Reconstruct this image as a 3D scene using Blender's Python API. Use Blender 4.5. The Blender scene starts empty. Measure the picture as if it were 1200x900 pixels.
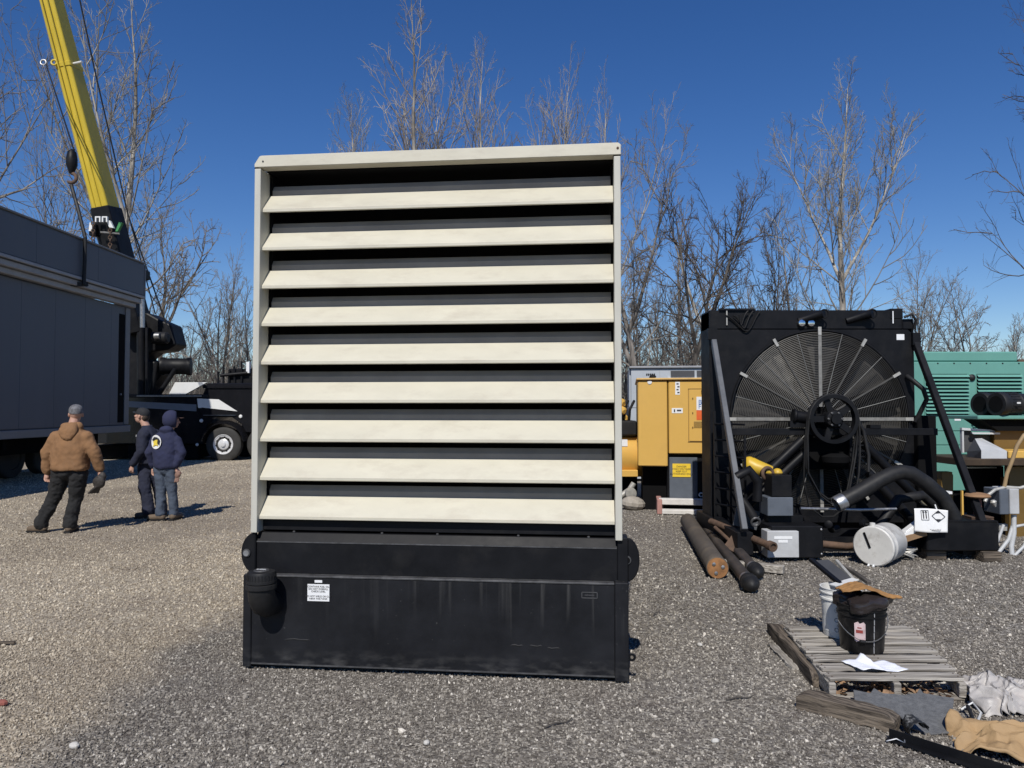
import bpy, bmesh, math, random
import numpy as np
from mathutils import Vector, Matrix, Quaternion, Euler, noise

PI = math.pi
R = math.radians
V = Vector
scene = bpy.context.scene
C = scene.collection

# ------------------------------------------------------------------ camera
CAM_H, FOC, PITCH = 1.70, 866.0, R(1.852)
cam_d = bpy.data.cameras.new("camera")
cam_d.sensor_width = 36.0
cam_d.lens = 36.0 * FOC / 1200.0
cam_d.clip_start, cam_d.clip_end = 0.05, 3000
cam = bpy.data.objects.new("camera", cam_d)
C.objects.link(cam)
cam.location = (0, 0, CAM_H)
cam.rotation_euler = (PI / 2 + PITCH, 0, 0)
scene.camera = cam

# ------------------------------------------------------------------ light
SUN_AZ, SUN_EL = R(10.0), R(46.0)          # light travels towards +Y, a little to the right
sun_d = bpy.data.lights.new("sun", 'SUN')
sun_d.energy = 4.4
sun_d.angle = R(0.53)
sun_d.color = (1.0, 0.955, 0.88)
sun = bpy.data.objects.new("sun", sun_d)
C.objects.link(sun)
light_dir = V((math.sin(SUN_AZ) * math.cos(SUN_EL), math.cos(SUN_AZ) * math.cos(SUN_EL), -math.sin(SUN_EL)))
sun.rotation_euler = light_dir.to_track_quat('-Z', 'Y').to_euler()
sun.location = (-5, -20, 30)

world = bpy.data.worlds.new("World")
scene.world = world
world.use_nodes = True
wn, wl = world.node_tree.nodes, world.node_tree.links
wn.clear()
sky = wn.new('ShaderNodeTexSky')
sky.sky_type = 'NISHITA'
sky.sun_disc = False
sky.sun_elevation = SUN_EL
sky.sun_rotation = PI + SUN_AZ
sky.altitude = 300
sky.air_density = 1.0
sky.dust_density = 0.0
sky.ozone_density = 4.0
hsv = wn.new('ShaderNodeHueSaturation')
hsv.inputs['Hue'].default_value = 0.512
hsv.inputs['Saturation'].default_value = 1.26
bg = wn.new('ShaderNodeBackground')
bg.inputs['Strength'].default_value = 0.095
out = wn.new('ShaderNodeOutputWorld')
wl.new(sky.outputs[0], hsv.inputs['Color'])
wl.new(hsv.outputs[0], bg.inputs[0])
wl.new(bg.outputs[0], out.inputs[0])

scene.view_settings.view_transform = 'Standard'
scene.view_settings.look = 'None'
scene.view_settings.exposure = 0.0
scene.view_settings.gamma = 1.0
scene.cycles.max_bounces = 6
scene.cycles.diffuse_bounces = 3
scene.cycles.caustics_reflective = False
scene.cycles.caustics_refractive = False


def at(px, py, Y):
    """world point seen at photograph pixel (px, py) at depth Y"""
    d = V(((px - 600) / FOC, math.cos(PITCH) - (450 - py) / FOC * math.sin(PITCH),
           math.sin(PITCH) + (450 - py) / FOC * math.cos(PITCH)))
    t = Y / d.y
    return V((d.x * t, Y, CAM_H + d.z * t))


def gnd(px, py, z=0.0):
    """world point on the ground (or the level z) under photograph pixel (px, py)"""
    d = V(((px - 600) / FOC, math.cos(PITCH) - (450 - py) / FOC * math.sin(PITCH),
           math.sin(PITCH) + (450 - py) / FOC * math.cos(PITCH)))
    t = (z - CAM_H) / d.z
    return V((d.x * t, d.y * t, z))


# ------------------------------------------------------------------ mesh builder
class MB:
    def __init__(self):
        self.v, self.f = [], []

    def add(self, vs, fs):
        o = len(self.v)
        self.v.extend([tuple(p) for p in vs])
        self.f.extend([tuple(i + o for i in f) for f in fs])
        return self

    def box(self, c, s, rot=None):
        c = V(c)
        h = V(s) / 2
        vs = [V((x * h.x, y * h.y, z * h.z)) for x in (-1, 1) for y in (-1, 1) for z in (-1, 1)]
        if rot is not None:
            m = rot if isinstance(rot, (Matrix, Quaternion)) else Euler(rot).to_matrix()
            if isinstance(m, Quaternion):
                m = m.to_matrix()
            vs = [m @ p for p in vs]
        return self.add([p + c for p in vs],
                        [(0, 1, 3, 2), (4, 6, 7, 5), (0, 4, 5, 1), (2, 3, 7, 6), (0, 2, 6, 4), (1, 5, 7, 3)])

    def bx(self, x0, y0, z0, x1, y1, z1):
        return self.box(((x0 + x1) / 2, (y0 + y1) / 2, (z0 + z1) / 2), (abs(x1 - x0), abs(y1 - y0), abs(z1 - z0)))

    def beam(self, a, b, w, h, up=(0, 0, 1)):
        a, b = V(a), V(b)
        d = (b - a)
        L = d.length
        d.normalize()
        u = V(up)
        s = d.cross(u)
        if s.length < 1e-4:
            s = d.cross(V((0, 1, 0)))
        s.normalize()
        t = s.cross(d)
        m = Matrix((d, s, t)).transposed()
        return self.box((a + b) / 2, (L, w, h), m)

    def tube(self, pts, r, n=8, cap=True):
        pts = [V(p) for p in pts]
        k = len(pts)
        rs = r if isinstance(r, (list, tuple)) else [r] * k
        vs, fs = [], []
        t0 = (pts[1] - pts[0]).normalized()
        u = t0.orthogonal().normalized()
        for i, p in enumerate(pts):
            if i == 0:
                t = pts[1] - pts[0]
            elif i == k - 1:
                t = pts[-1] - pts[-2]
            else:
                t = (pts[i + 1] - pts[i]).normalized() + (pts[i] - pts[i - 1]).normalized()
            t.normalize()
            u = (u - t * u.dot(t))
            if u.length < 1e-5:
                u = t.orthogonal()
            u.normalize()
            w = t.cross(u)
            for j in range(n):
                a = 2 * PI * j / n
                vs.append(p + (u * math.cos(a) + w * math.sin(a)) * rs[i])
        for i in range(k - 1):
            for j in range(n):
                fs.append((i * n + j, i * n + (j + 1) % n, (i + 1) * n + (j + 1) % n, (i + 1) * n + j))
        if cap:
            fs.append(tuple(range(n - 1, -1, -1)))
            fs.append(tuple((k - 1) * n + j for j in range(n)))
        return self.add(vs, fs)

    def cyl(self, a, b, r, n=16, r2=None):
        return self.tube([a, b], [r, r if r2 is None else r2], n)

    def lathe(self, prof, o=(0, 0, 0), axis=(0, 0, 1), n=24, closed=True):
        """prof: (radius, height) from one end to the other"""
        o, ax = V(o), V(axis).normalized()
        u = ax.orthogonal().normalized()
        w = ax.cross(u)
        vs, fs = [], []
        for (r, h) in prof:
            for j in range(n):
                a = 2 * PI * j / n
                vs.append(o + ax * h + (u * math.cos(a) + w * math.sin(a)) * max(r, 1e-4))
        k = len(prof)
        for i in range(k - 1):
            for j in range(n):
                fs.append((i * n + j, i * n + (j + 1) % n, (i + 1) * n + (j + 1) % n, (i + 1) * n + j))
        if closed:
            fs.append(tuple(range(n - 1, -1, -1)))
            fs.append(tuple((k - 1) * n + j for j in range(n)))
        return self.add(vs, fs)

    def prism(self, poly, o, u, v, depth):
        """polygon in the plane (u, v) at o, pushed by the vector depth"""
        o, u, v, d = V(o), V(u), V(v), V(depth)
        k = len(poly)
        a = [o + u * p[0] + v * p[1] for p in poly]
        b = [p + d for p in a]
        fs = [tuple(range(k)), tuple(range(2 * k - 1, k - 1, -1))]
        fs += [(i, (i + 1) % k, k + (i + 1) % k, k + i) for i in range(k)]
        return self.add(a + b, fs)

    def ring(self, c, axis, Rr, r, n=32, m=6):
        c, ax = V(c), V(axis).normalized()
        u = ax.orthogonal().normalized()
        w = ax.cross(u)
        vs, fs = [], []
        for i in range(n):
            a = 2 * PI * i / n
            d = u * math.cos(a) + w * math.sin(a)
            for j in range(m):
                b = 2 * PI * j / m
                vs.append(c + d * (Rr + r * math.cos(b)) + ax * (r * math.sin(b)))
        for i in range(n):
            for j in range(m):
                fs.append((i * m + j, ((i + 1) % n) * m + j, ((i + 1) % n) * m + (j + 1) % m, i * m + (j + 1) % m))
        return self.add(vs, fs)

    def ell(self, c, s, rot=None, nu=14, nv=9):
        c = V(c)
        m = Euler(rot).to_matrix() if rot is not None else Matrix.Identity(3)
        vs = [c + m @ V((0, 0, -s[2]))]
        for i in range(1, nv):
            t = -PI / 2 + PI * i / nv
            for j in range(nu):
                a = 2 * PI * j / nu
                vs.append(c + m @ V((s[0] * math.cos(t) * math.cos(a), s[1] * math.cos(t) * math.sin(a), s[2] * math.sin(t))))
        vs.append(c + m @ V((0, 0, s[2])))
        fs = []
        for j in range(nu):
            fs.append((0, 1 + (j + 1) % nu, 1 + j))
            fs.append((len(vs) - 1, len(vs) - 1 - nu + j, len(vs) - 1 - nu + (j + 1) % nu))
        for i in range(nv - 2):
            for j in range(nu):
                a, b = 1 + i * nu + j, 1 + i * nu + (j + 1) % nu
                fs.append((a, b, b + nu, a + nu))
        return self.add(vs, fs)

    def caps(self, a, b, ra, rb, n=12):
        """closed limb with rounded ends"""
        a, b = V(a), V(b)
        d = (b - a).normalized()
        pts, rs = [], []
        for t in (-0.95, -0.7, -0.35, 0):
            pts.append(a + d * ra * t)
            rs.append(ra * math.sqrt(max(0.02, 1 - t * t)))
        for t in (0, 0.35, 0.7, 0.95):
            pts.append(b + d * rb * t)
            rs.append(rb * math.sqrt(max(0.02, 1 - t * t)))
        return self.tube(pts, rs, n)

    def sheet(self, fn, nu, nv, thick=0.0):
        """fn(s, t) -> point; a thin skin with thickness along z"""
        vs = [V(fn(i / nu, j / nv)) for j in range(nv + 1) for i in range(nu + 1)]
        fs = [(j * (nu + 1) + i, j * (nu + 1) + i + 1, (j + 1) * (nu + 1) + i + 1, (j + 1) * (nu + 1) + i)
              for j in range(nv) for i in range(nu)]
        return self.add(vs, fs)

    def build(self, name, mat, parent=None, smooth=None, bevel=0.0, seg=1, weld=False, recalc=True):
        me = bpy.data.meshes.new(name)
        me.from_pydata(self.v, [], self.f)
        if recalc or weld:
            bm = bmesh.new()
            bm.from_mesh(me)
            if weld:
                bmesh.ops.remove_doubles(bm, verts=bm.verts, dist=1e-5)
            bmesh.ops.recalc_face_normals(bm, faces=bm.faces)
            bm.to_mesh(me)
            bm.free()
        me.materials.append(mat)
        if smooth:
            me.shade_smooth()
            me.set_sharp_from_angle(angle=R(smooth))
        o = bpy.data.objects.new(name, me)
        C.objects.link(o)
        if parent is not None:
            o.parent = parent
        if bevel:
            b = o.modifiers.new("bevel", 'BEVEL')
            b.width, b.segments, b.limit_method, b.angle_limit = bevel, seg, 'ANGLE', R(40)
            b.harden_normals = False
        return o


def tag(o, label=None, cat=None, group=None, kind=None):
    if label: o["label"] = label
    if cat: o["category"] = cat
    if group: o["group"] = group
    if kind: o["kind"] = kind
    return o


def thing(name, label, cat, loc=(0, 0, 0), rz=0.0, group=None):
    o = bpy.data.objects.new(name, None)
    o.empty_display_size = 0.2
    C.objects.link(o)
    o.location = loc
    o.rotation_euler = (0, 0, rz)
    return tag(o, label, cat, group)


def loc_in(root, p):
    return Matrix.Rotation(-root.rotation_euler.z, 3, 'Z') @ (V(p) - root.location)


def copy_tree(o, parent=None):
    c = o.copy()
    C.objects.link(c)
    if parent is not None:
        c.parent = parent
    for ch in list(o.children):
        copy_tree(ch, c)
    return c


def text_mesh(s, size, mat, name, parent, loc, rot, align='CENTER', spacing=1.0, ext=0.0006):
    cu = bpy.data.curves.new("lettering", 'FONT')
    cu.body, cu.size, cu.align_x, cu.align_y = s, size, align, 'CENTER'
    cu.space_line = spacing
    cu.extrude = ext
    tmp = bpy.data.objects.new("lettering", cu)
    me = bpy.data.meshes.new_from_object(tmp)
    bpy.data.objects.remove(tmp)
    me.materials.clear()
    me.materials.append(mat)
    o = bpy.data.objects.new(name, me)
    C.objects.link(o)
    o.parent = parent
    o.location, o.rotation_euler = loc, rot
    return o


# ------------------------------------------------------------------ materials
MATS = {}


def mat(name, col, rough=0.6, metal=0.0, var=0.15, scale=6.0, bump=0.0, bscale=60.0, dirt=None, dirt_amt=0.0,
        dscale=2.0, stretch=(1, 1, 1), spec=0.5, fine=0.0):
    """paint/metal/cloth: base colour broken up by noise, optional dirt of its own shape, fine bump"""
    if name in MATS:
        return MATS[name]
    m = bpy.data.materials.new(name)
    m.use_nodes = True
    n, l = m.node_tree.nodes, m.node_tree.links
    bs = n['Principled BSDF']
    bs.inputs['Metallic'].default_value = metal
    bs.inputs['Specular IOR Level'].default_value = spec
    tc = n.new('ShaderNodeTexCoord')
    mp = n.new('ShaderNodeMapping')
    mp.inputs['Scale'].default_value = stretch
    l.new(tc.outputs['Object'], mp.inputs[0])
    nz = n.new('ShaderNodeTexNoise')
    nz.inputs['Scale'].default_value = scale
    nz.inputs['Detail'].default_value = 6
    nz.inputs['Roughness'].default_value = 0.65
    l.new(mp.outputs[0], nz.inputs['Vector'])
    rp = n.new('ShaderNodeMapRange')
    rp.inputs[1].default_value, rp.inputs[2].default_value = 0.3, 0.7
    rp.inputs[3].default_value, rp.inputs[4].default_value = 1 - var, 1 + var
    l.new(nz.outputs[0], rp.inputs[0])
    mul = n.new('ShaderNodeMix')
    mul.data_type, mul.blend_type = 'RGBA', 'MULTIPLY'
    mul.inputs[0].default_value = 1
    mul.inputs[6].default_value = (*col, 1)
    l.new(rp.outputs[0], mul.inputs[7])
    last = mul.outputs[2]
    if dirt is not None:
        nd = n.new('ShaderNodeTexNoise')
        nd.inputs['Scale'].default_value = dscale
        nd.inputs['Detail'].default_value = 8
        nd.inputs['Roughness'].default_value = 0.7
        l.new(mp.outputs[0], nd.inputs['Vector'])
        rr = n.new('ShaderNodeMapRange')
        rr.inputs[1].default_value, rr.inputs[2].default_value = 0.5, 0.72
        rr.inputs[3].default_value, rr.inputs[4].default_value = 0, dirt_amt
        l.new(nd.outputs[0], rr.inputs[0])
        mx = n.new('ShaderNodeMix')
        mx.data_type = 'RGBA'
        l.new(rr.outputs[0], mx.inputs[0])
        l.new(last, mx.inputs[6])
        mx.inputs[7].default_value = (*dirt, 1)
        last = mx.outputs[2]
    l.new(last, bs.inputs['Base Color'])
    rg = n.new('ShaderNodeMapRange')
    rg.inputs[1].default_value, rg.inputs[2].default_value = 0.3, 0.7
    rg.inputs[3].default_value, rg.inputs[4].default_value = max(0.02, rough - 0.08), min(1, rough + 0.08)
    l.new(nz.outputs[0], rg.inputs[0])
    l.new(rg.outputs[0], bs.inputs['Roughness'])
    if bump:
        nb = n.new('ShaderNodeTexNoise')
        nb.inputs['Scale'].default_value = bscale
        nb.inputs['Detail'].default_value = 5
        l.new(mp.outputs[0], nb.inputs['Vector'])
        b = n.new('ShaderNodeBump')
        b.inputs['Strength'].default_value = bump
        b.inputs['Distance'].default_value = 0.01
        l.new(nb.outputs[0], b.inputs['Height'])
        l.new(b.outputs[0], bs.inputs['Normal'])
    MATS[name] = m
    return m


M_cream = mat("cream paint", (0.56, 0.53, 0.43), 0.5, var=0.05, scale=3, dirt=(0.34, 0.29, 0.23), dirt_amt=0.36, dscale=2.9, stretch=(1, 1, 3), bump=0.05, bscale=12)
M_post = mat("cream post paint", (0.50, 0.49, 0.43), 0.5, var=0.06, scale=3, dirt=(0.4, 0.36, 0.3), dirt_amt=0.25, stretch=(3, 3, 0.6))
M_black = mat("black paint", (0.0065, 0.0068, 0.0085), 0.5, spec=0.2, var=0.3, scale=4, dirt=(0.035, 0.033, 0.031), dirt_amt=0.3, dscale=3, bump=0.04, bscale=30)
M_dkint = mat("dark primer", (0.055, 0.056, 0.06), 0.7, var=0.15, scale=3)
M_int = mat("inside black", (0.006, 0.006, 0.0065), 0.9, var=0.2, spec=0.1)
M_rubber = mat("black rubber", (0.014, 0.014, 0.015), 0.55, spec=0.3, var=0.25, scale=10, dirt=(0.05, 0.047, 0.042), dirt_amt=0.3, dscale=6)
M_steel = mat("worn steel", (0.42, 0.42, 0.42), 0.4, metal=0.9, var=0.2, scale=12)
M_chrome = mat("chrome", (0.75, 0.75, 0.76), 0.15, metal=1.0, var=0.05)
M_rust = mat("rusty steel", (0.10, 0.062, 0.042), 0.8, metal=0.1, var=0.4, scale=9, dirt=(0.20, 0.12, 0.07), dirt_amt=0.6, dscale=7, bump=0.3, bscale=40)
M_label = mat("white label", (0.78, 0.79, 0.80), 0.4, var=0.03)
M_ink = mat("black ink", (0.03, 0.03, 0.035), 0.6, var=0.05)
# ------------------------------------------------------------------ ground
def gravel_nodes(m, stones):
    """crushed stone colours: tan gravel to the left of the yard, grey limestone chips elsewhere"""
    m.use_nodes = True
    n, l = m.node_tree.nodes, m.node_tree.links
    bs = n['Principled BSDF']
    bs.inputs['Roughness'].default_value = 0.9
    bs.inputs['Specular IOR Level'].default_value = 0.25
    geo = n.new('ShaderNodeNewGeometry')
    sep = n.new('ShaderNodeSeparateXYZ')
    l.new(geo.outputs['Position'], sep.inputs[0])

    def noise_(scale, detail=4, rough=0.6):
        q = n.new('ShaderNodeTexNoise')
        q.inputs['Scale'].default_value, q.inputs['Detail'].default_value = scale, detail
        q.inputs['Roughness'].default_value = rough
        l.new(geo.outputs['Position'], q.inputs['Vector'])
        return q.outputs[0]

    def maprange(src, a, b, c, d):
        q = n.new('ShaderNodeMapRange')
        for i, val in enumerate((a, b, c, d)):
            q.inputs[i + 1].default_value = val
        l.new(src, q.inputs[0])
        return q.outputs[0]

    def math_(op, a, b):
        q = n.new('ShaderNodeMath')
        q.operation = op
        for i, s in enumerate((a, b)):
            if isinstance(s, (int, float)):
                q.inputs[i].default_value = s
            else:
                l.new(s, q.inputs[i])
        return q.outputs[0]

    def mix(fac, a, b, mode='MIX'):
        q = n.new('ShaderNodeMix')
        q.data_type, q.blend_type = 'RGBA', mode
        for i, s in ((0, fac), (6, a), (7, b)):
            if isinstance(s, tuple):
                q.inputs[i].default_value = (*s, 1)
            elif isinstance(s, (int, float)):
                q.inputs[i].default_value = s
            else:
                l.new(s, q.inputs[i])
        return q.outputs[2]

    edge = math_('ADD', sep.outputs[0], math_('MULTIPLY', math_('SUBTRACT', noise_(0.7, 5), 0.5), 1.6))
    tan = maprange(edge, -2.45, -2.05, 1.0, 0.0)
    patch = maprange(noise_(0.55, 4, 0.6), 0.35, 0.68, 0.0, 1.0)
    damp = maprange(noise_(1.3, 5, 0.7), 0.55, 0.75, 0.0, 1.0)
    track = maprange(noise_(0.23, 3, 0.5), 0.42, 0.62, 0.0, 1.0)
    if stones:
        info = n.new('ShaderNodeObjectInfo')
        rnd = info.outputs['Random']
    else:
        vor = n.new('ShaderNodeTexVoronoi')
        vor.inputs['Scale'].default_value = 62
        vor.inputs['Randomness'].default_value = 1
        l.new(geo.outputs['Position'], vor.inputs['Vector'])
        sp = n.new('ShaderNodeSeparateColor')
        l.new(vor.outputs['Color'], sp.inputs[0])
        rnd = sp.outputs[0]

    def ramp(src, stops):
        q = n.new('ShaderNodeValToRGB')
        q.color_ramp.interpolation = 'LINEAR'
        e = q.color_ramp.elements
        while len(e) < len(stops):
            e.new(0.5)
        for i, (p, c) in enumerate(stops):
            e[i].position, e[i].color = p, (*c, 1)
        l.new(src, q.inputs[0])
        return q.outputs[0]

    k = 1.0 if stones else 0.80
    def s(c): return tuple(x * k for x in c)
    grey = ramp(rnd, [(0.0, s((0.088, 0.080, 0.074))), (0.38, s((0.188, 0.174, 0.160))), (0.72, s((0.295, 0.277, 0.256))), (0.92, s((0.43, 0.410, 0.38))), (1.0, s((0.70, 0.67, 0.63)))])
    tanc = ramp(rnd, [(0.0, s((0.22, 0.188, 0.150))), (0.4, s((0.43, 0.378, 0.308))), (0.75, s((0.58, 0.52, 0.435))), (0.92, s((0.62, 0.565, 0.475))), (1.0, s((0.76, 0.71, 0.62)))])
    col = mix(1.0, mix(tan, grey, tanc), (1.03, 1.0, 0.93), 'MULTIPLY')
    col = mix(math_('MULTIPLY', patch, 0.28), col, (0.11, 0.095, 0.088))
    col = mix(math_('MULTIPLY', damp, 0.42), col, (0.075, 0.052, 0.045))
    col = mix(math_('MULTIPLY', math_('MULTIPLY', track, tan), 0.34), col, (0.13, 0.10, 0.075))
    fine = maprange(noise_(170, 3, 0.6), 0.3, 0.7, 0.72, 1.28)
    col = mix(1.0, col, fine, 'MULTIPLY')
    l.new(col, bs.inputs['Base Color'])
    b = n.new('ShaderNodeBump')
    b.inputs['Strength'].default_value = 0.55 if not stones else 0.35
    b.inputs['Distance'].default_value = 0.02 if not stones else 0.004
    if stones:
        l.new(noise_(260, 3), b.inputs['Height'])
    else:
        v2 = n.new('ShaderNodeTexVoronoi')
        v2.inputs['Scale'].default_value = 62
        l.new(geo.outputs['Position'], v2.inputs['Vector'])
        h = math_('ADD', math_('MULTIPLY', v2.outputs['Distance'], -0.9), math_('MULTIPLY', noise_(95, 4), 0.6))
        l.new(h, b.inputs['Height'])
    l.new(b.outputs[0], bs.inputs['Normal'])
    return m


M_ground = gravel_nodes(bpy.data.materials.new("gravel bed"), False)
M_stone = gravel_nodes(bpy.data.materials.new("gravel stones"), True)


def ground_z(x, y):
    return 0.0


# one sheet to the horizon, finer near the camera; faint unevenness kept under the objects' feet
xs = sorted(set([-900, -300, -120, -60] + [round(-30 + i * 0.75, 3) for i in range(81)] + [60, 120, 300, 900]))
ys = sorted(set([-900, -200, -40, -8] + [round(-2 + i * 0.5, 3) for i in range(65)] + [34, 40, 55, 90, 200, 500, 1500]))
gm = MB()
vs = []
for y in ys:
    for x in xs:
        z = 0.0
        if abs(x) < 30 and -2 < y < 31:
            z = 0.005 * noise.noise(V((x * 0.5, y * 0.5, 3.0))) - 0.004
        vs.append((x, y, z))
nx = len(xs)
fs = [(j * nx + i, j * nx + i + 1, (j + 1) * nx + i + 1, (j + 1) * nx + i) for j in range(len(ys) - 1) for i in range(nx - 1)]
gm.add(vs, fs)
ground = gm.build("ground", M_ground, smooth=60)
ground["kind"] = "structure"


def stone_field(name, poly, density, smin, smax, seed, label):
    """loose stones lying on the ground inside the polygon, spread by geometry nodes"""
    me = bpy.data.meshes.new(name)
    me.from_pydata([(p[0], p[1], 0.0) for p in poly], [], [tuple(range(len(poly)))])
    o = bpy.data.objects.new(name, me)
    C.objects.link(o)
    me.materials.append(M_stone)
    ng = bpy.data.node_groups.new(name, 'GeometryNodeTree')
    ng.interface.new_socket(name="Geometry", in_out='INPUT', socket_type='NodeSocketGeometry')
    ng.interface.new_socket(name="Geometry", in_out='OUTPUT', socket_type='NodeSocketGeometry')
    N, L = ng.nodes, ng.links
    gi, go = N.new('NodeGroupInput'), N.new('NodeGroupOutput')
    dp = N.new('GeometryNodeDistributePointsOnFaces')
    dp.inputs['Density'].default_value = density
    dp.inputs['Seed'].default_value = seed
    L.new(gi.outputs[0], dp.inputs['Mesh'])
    ico = N.new('GeometryNodeMeshIcoSphere')
    ico.inputs['Radius'].default_value = 1.0
    ico.inputs['Subdivisions'].default_value = 1
    sp = N.new('GeometryNodeSetPosition')
    rv0 = N.new('FunctionNodeRandomValue')
    rv0.data_type = 'FLOAT_VECTOR'
    rv0.inputs[0].default_value, rv0.inputs[1].default_value = (-0.28,) * 3, (0.28,) * 3
    rv0.inputs['Seed'].default_value = seed
    L.new(ico.outputs[0], sp.inputs[0])
    L.new(rv0.outputs[0], sp.inputs['Offset'])
    sm = N.new('GeometryNodeSetMaterial')
    sm.inputs['Material'].default_value = M_stone
    L.new(sp.outputs[0], sm.inputs[0])
    inst = N.new('GeometryNodeInstanceOnPoints')
    L.new(dp.outputs['Points'], inst.inputs['Points'])
    L.new(sm.outputs[0], inst.inputs['Instance'])
    rr = N.new('FunctionNodeRandomValue')
    rr.data_type = 'FLOAT_VECTOR'
    rr.inputs[0].default_value, rr.inputs[1].default_value = (-1.5, -1.5, 0), (1.5, 1.5, 6.28)
    rr.inputs['Seed'].default_value = seed + 1
    L.new(rr.outputs[0], inst.inputs['Rotation'])
    rs = N.new('FunctionNodeRandomValue')
    rs.data_type = 'FLOAT_VECTOR'
    rs.inputs[0].default_value, rs.inputs[1].default_value = (0.7, 0.6, 0.5), (1.25, 1.0, 0.9)
    rs.inputs['Seed'].default_value = seed + 2
    r2 = N.new('FunctionNodeRandomValue')
    r2.data_type = 'FLOAT'
    r2.inputs[2].default_value, r2.inputs[3].default_value = 0.0, 1.0
    r2.inputs['Seed'].default_value = seed + 3
    pw = N.new('ShaderNodeMath')
    pw.operation = 'POWER'
    pw.inputs[1].default_value = 2.6
    L.new(r2.outputs[1], pw.inputs[0])
    mr = N.new('ShaderNodeMapRange')
    mr.inputs[3].default_value, mr.inputs[4].default_value = smin, smax
    L.new(pw.outputs[0], mr.inputs[0])
    vm = N.new('ShaderNodeVectorMath')
    vm.operation = 'SCALE'
    L.new(rs.outputs[0], vm.inputs[0])
    L.new(mr.outputs[0], vm.inputs['Scale'])
    L.new(vm.outputs[0], inst.inputs['Scale'])
    L.new(inst.outputs[0], go.inputs[0])
    md = o.modifiers.new("stones", 'NODES')
    md.node_group = ng
    tag(o, label, "gravel", None, "stuff")
    return o


stone_field("gravel", [(-2.6, 2.5), (2.6, 2.5), (5.0, 5.6), (-5.0, 5.6)], 5200, 0.0025, 0.0115, 11,
            "loose grey and tan stone chips in front of the enclosure")
stone_field("gravel", [(-5.0, 5.6), (5.0, 5.6), (8.5, 9.5), (-7.7, 9.5)], 1500, 0.004, 0.014, 23,
            "loose stone chips strewn around the pallet and machines")
stone_field("gravel", [(-2.9, 2.6), (2.9, 2.6), (7.5, 8.5), (-6.5, 8.5)], 10, 0.012, 0.026, 51,
            "sparse larger pale stones scattered over the gravel")
stone_field("gravel", [(-7.7, 9.5), (8.5, 9.5), (11.5, 13.5), (-10.5, 13.5)], 420, 0.006, 0.017, 29,
            "stone chips around the men and behind the radiator")
stone_field("gravel", [(-10.5, 13.5), (-1.0, 13.5), (-4.0, 24), (-15, 24)], 200, 0.009, 0.022, 37,
            "tan gravel between the men and the truck")
# ------------------------------------------------------------------ bare trees
def bark(name, c1, c2, scale=9):
    m = bpy.data.materials.new(name)
    m.use_nodes = True
    n, l = m.node_tree.nodes, m.node_tree.links
    bs = n['Principled BSDF']
    bs.inputs['Roughness'].default_value = 0.9
    bs.inputs['Specular IOR Level'].default_value = 0.2
    tc = n.new('ShaderNodeTexCoord')
    mp = n.new('ShaderNodeMapping')
    mp.inputs['Scale'].default_value = (1, 1, 0.35)
    l.new(tc.outputs['Object'], mp.inputs[0])
    nz = n.new('ShaderNodeTexNoise')
    nz.inputs['Scale'].default_value, nz.inputs['Detail'].default_value = scale, 5
    l.new(mp.outputs[0], nz.inputs['Vector'])
    rp = n.new('ShaderNodeValToRGB')
    rp.color_ramp.elements[0].position, rp.color_ramp.elements[0].color = 0.38, (*c1, 1)
    rp.color_ramp.elements[1].position, rp.color_ramp.elements[1].color = 0.62, (*c2, 1)
    l.new(nz.outputs[0], rp.inputs[0])
    l.new(rp.outputs[0], bs.inputs['Base Color'])
    b = n.new('ShaderNodeBump')
    b.inputs['Strength'].default_value, b.inputs['Distance'].default_value = 0.5, 0.03
    l.new(nz.outputs[0], b.inputs['Height'])
    l.new(b.outputs[0], bs.inputs['Normal'])
    return m


M_bark_pale = bark("pale bark", (0.16, 0.14, 0.115), (0.50, 0.47, 0.42), 1.6)
M_bark_grey = bark("grey bark", (0.09, 0.08, 0.07), (0.25, 0.225, 0.20), 3)
M_bark_dark = bark("dark bark", (0.045, 0.04, 0.036), (0.13, 0.115, 0.10), 3)
M_twig_pale = bark("pale twigs", (0.16, 0.147, 0.13), (0.37, 0.35, 0.31), 0.7)
M_twig_rust = bark("budding twigs", (0.17, 0.145, 0.125), (0.36, 0.325, 0.29), 0.5)
M_twig_grey = bark("grey twigs", (0.13, 0.115, 0.10), (0.29, 0.26, 0.225), 0.7)
M_twig_dark = bark("dark twigs", (0.05, 0.044, 0.04), (0.14, 0.12, 0.105), 0.7)


def grow_line(rng, p, d, L, n, wig, up):
    pts = np.empty((n + 1, 3))
    pts[0] = p
    d = d / np.linalg.norm(d)
    st = L / n
    w = rng.normal(0, wig, (n, 3))
    for i in range(n):
        d = d + w[i]
        d[2] += up
        d /= math.sqrt(d[0] * d[0] + d[1] * d[1] + d[2] * d[2])
        pts[i + 1] = pts[i] + d * st
    return pts


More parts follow.
